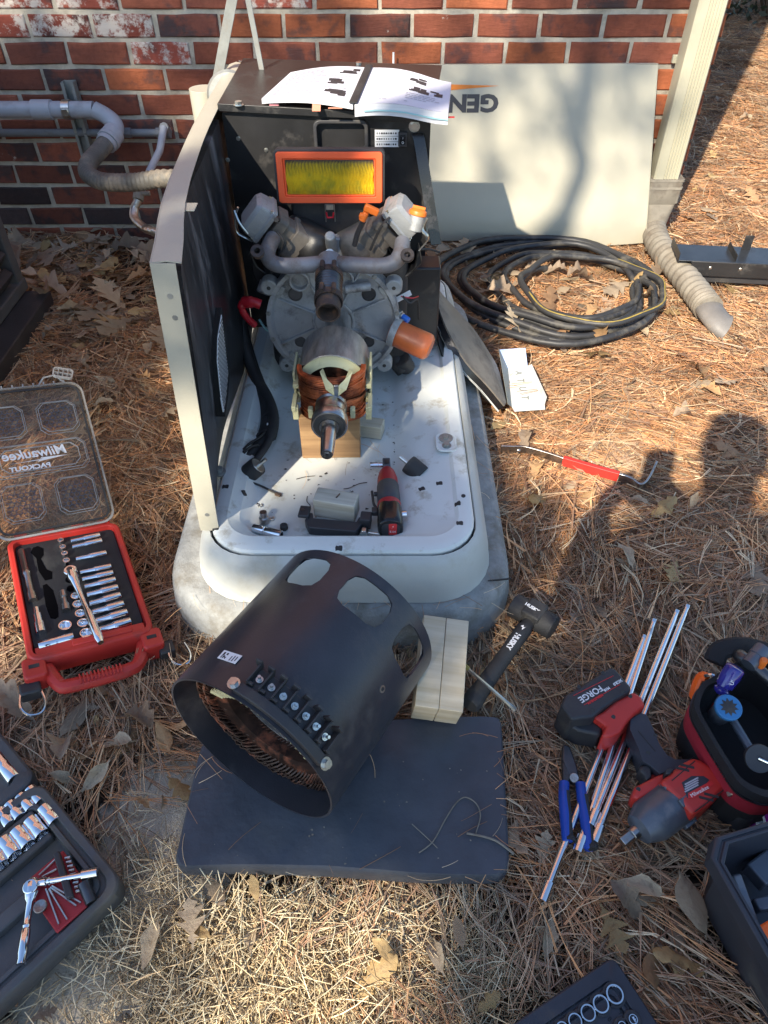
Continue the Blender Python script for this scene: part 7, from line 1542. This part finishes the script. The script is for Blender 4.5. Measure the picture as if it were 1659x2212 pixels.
# ================================================================ trees behind the photographer whose boughs dapple the light
LF = {'pine': mat('pine_leaf', (.05, .075, .028), .55, var=.4, scale=5), 'oak': mat('oak_crown_leaf', (.12, .085, .04), .6, var=.4, scale=5)}
def tree(lab, base, top, r0, boughs, clumps, mt):
    """boughs: list of polylines with radii; clumps: (centre, radius, count, leaf size)"""
    t = thing('pine_tree', lab, 'tree', T(base.x, base.y, 0), 'trees behind the photographer')
    tk_ = MB(); pts = [Vector((base.x, base.y, -.1)), base.lerp(top, .25) + Vector((.12, .05, 0)), base.lerp(top, .55) + Vector((-.08, .08, 0)), base.lerp(top, .8), top]
    tk_.tube(smooth_path(pts, 5), [r0*(1-.85*i/20) for i in range(21)], 10); tr = tk_.build('trunk', M['bark'], t, world=True, ang=60)
    bm_ = MB()
    for pl, ra, rb2 in boughs: sp = smooth_path(pl, 4); bm_.tube(sp, [ra + (rb2-ra)*i/(len(sp)-1) for i in range(len(sp))], 8)
    if boughs: bm_.build('bough', M['bark'], t, world=True, ang=60)
    cm_ = MB(); rr = random.Random(17)
    for c_, r_, n_, s_ in clumps:
        for i in range(n_):
            d = Vector((rr.gauss(0, 1), rr.gauss(0, 1), rr.gauss(0, 1))); d = d.normalized()*r_*rr.random()**.45; e_ = Euler((rr.uniform(0, 6), rr.uniform(0, 6), rr.uniform(0, 6))).to_matrix().to_4x4(); e_.translation = c_ + d; k = s_*rr.uniform(.6, 1.4)
            cm_.add([(0, -k, 0), (k*.4, 0, k*.1), (0, k, 0), (-k*.4, 0, k*.1)], [(0, 1, 2, 3)], e_)
    cm_.build('crown', LF[mt], t, world=True, ang=180); return t
def up(p, d): return Vector(p) + SUN*d                                   # the spot d metres up the sunbeam that would reach p
SHADE = [  # (pixel on ground / z) , distance up the beam, radius, leaves, leaf size
]
def sh(px, py, z=0, Y=None): return W(px, py, Y) if Y else G(px, py, z)
cl1, cl2 = [], []
def bl_(lst, p, d, r, n_, s_=.07): lst.append((up(p, d), r, n_, s_))
def many(lst, pts, d, r, n_, s_=.06, z=0, Y=None):  # leaf clumps hung up the sunbeams so their shade lands on chosen spots
    for k, (px, py) in enumerate(pts): bl_(lst, W(px, py, Y) if Y else G(px, py, z), d + .25*(k % 4), r, n_, s_)
# tool mat, grey set, left foreground
many(cl1, ((480, 1650), (700, 1680), (900, 1680), (620, 1560), (1040, 1650), (760, 1600), (560, 1700)), 9, .13, 80, .05, .04)
many(cl1, ((430, 1790), (530, 1800), (630, 1800), (730, 1805), (830, 1810), (930, 1810), (1030, 1800), (1080, 1750)), 9, .075, 44, .035, .04)
many(cl1, ((230, 2010), (330, 2050), (250, 2150), (380, 2170), (120, 2150)), 9.2, .06, 22, .035)
many(cl1, ((1060, 2020), (1010, 2130), (900, 2190), (1100, 2180)), 9.2, .06, 12, .035)
many(cl1, ((60, 1700), (150, 1850), (200, 1760), (80, 1980), (20, 1850), (120, 1600), (60, 1570)), 10, .15, 90)
many(cl1, ((1150, 1960), (1300, 2060), (1450, 2100), (1200, 1700), (1600, 1900), (1600, 1600), (1640, 1300), (1500, 1250)), 9.5, .20, 100)
many(cl1, ((1400, 1150), (1550, 1150), (1330, 1380), (1450, 1380), (1600, 1400), (1200, 1480), (1350, 1550), (1550, 1700), (1400, 1700), (1250, 1650), (1150, 1800), (1350, 1860), (1560, 1760), (1480, 1560), (1640, 1200), (1500, 1500), (1180, 1640)), 9.3, .12, 75, .045)
many(cl1, ((230, 1450), (330, 1480), (380, 1540), (280, 1580), (150, 1520)), 9.3, .085, 40, .04)
# dark leafy corner at the upper left, lower left wall
many(cl2, ((60, 640), (140, 560), (240, 560), (320, 620), (200, 680), (100, 720), (300, 700), (40, 760), (250, 740), (160, 800), (330, 540), (90, 540), (20, 690), (240, 630), (150, 640)), 11, .26, 190, .075)
many(cl2, ((40, 330), (140, 370), (250, 340), (330, 420), (60, 430), (180, 450), (300, 480), (380, 440), (100, 300), (20, 280)), 11, .22, 150, .07, 0, 2.8)
for px, py, n_ in ((60, 60, 50), (200, 120, 60), (330, 40, 40), (420, 130, 60), (600, 60, 40), (700, 110, 60), (1000, 70, 35), (1280, 60, 60), (1350, 150, 50), (1120, 300, 22), (950, 330, 20), (1000, 200, 16), (1380, 330, 20), (500, 100, 40), (280, 200, 50)): bl_(cl2, W(px, py, 2.8), 12, .26, n_, .07)
# right half of the base, engine, most of the tray
many(cl1, ((780, 1270), (980, 1250), (900, 1320), (1060, 1200), (840, 1230)), 9, .15, 110, .05, .1)
many(cl1, ((760, 1130), (860, 1150), (960, 1120), (900, 1050), (800, 1060), (980, 1030), (860, 960), (820, 880), (930, 950), (700, 1160), (560, 1170), (730, 1090)), 9, .10, 78, .04, .17)
many(cl1, ((640, 690), (700, 640), (780, 640), (820, 720), (620, 780), (880, 650), (850, 560), (760, 520), (600, 600), (660, 540)), 9, .10, 46, .045, .42)
many(cl2, ((160, 1000), (300, 1080), (330, 880), (250, 980), (120, 900), (350, 1200), (330, 1320)), 10, .14, 44)
# the dark limb whose shadow crosses the cream hood panel
lb_ = [up(W(px, py, 2.76), 8.5) for px, py in ((1278, 60), (1272, 140), (1262, 230), (1246, 300), (1262, 370), (1240, 440), (1222, 500))]
tp1 = up(G(900, 1500), 9.6); tp2 = up(W(250, 300, 2.8), 12)
tree('tall pine behind the photographer with boughs over the tool mat', Vector((-5.6, -6.6, 0)), Vector((-5.0, -6.2, 8.0)), .20, [([Vector((-5.1, -6.3, 5.0)), lb_[-1] + Vector((-.3, .1, -.7)), lb_[-1]], .06, .05), (lb_, .048, .034), ([lb_[3], lb_[3] + Vector((-.15, .02, .25)), lb_[3] + Vector((-.4, .1, .7))], .03, .01)], cl1, 'pine')
tree('second pine farther back shading the lower brick wall', Vector((-7.6, -9.2, 0)), Vector((-6.6, -8.2, 9.5)), .24, [([Vector((-6.9, -8.4, 6.0)), Vector((-5.8, -7.6, 6.6)), Vector((-4.9, -7.2, 7.0))], .06, .02)], cl2, 'pine')
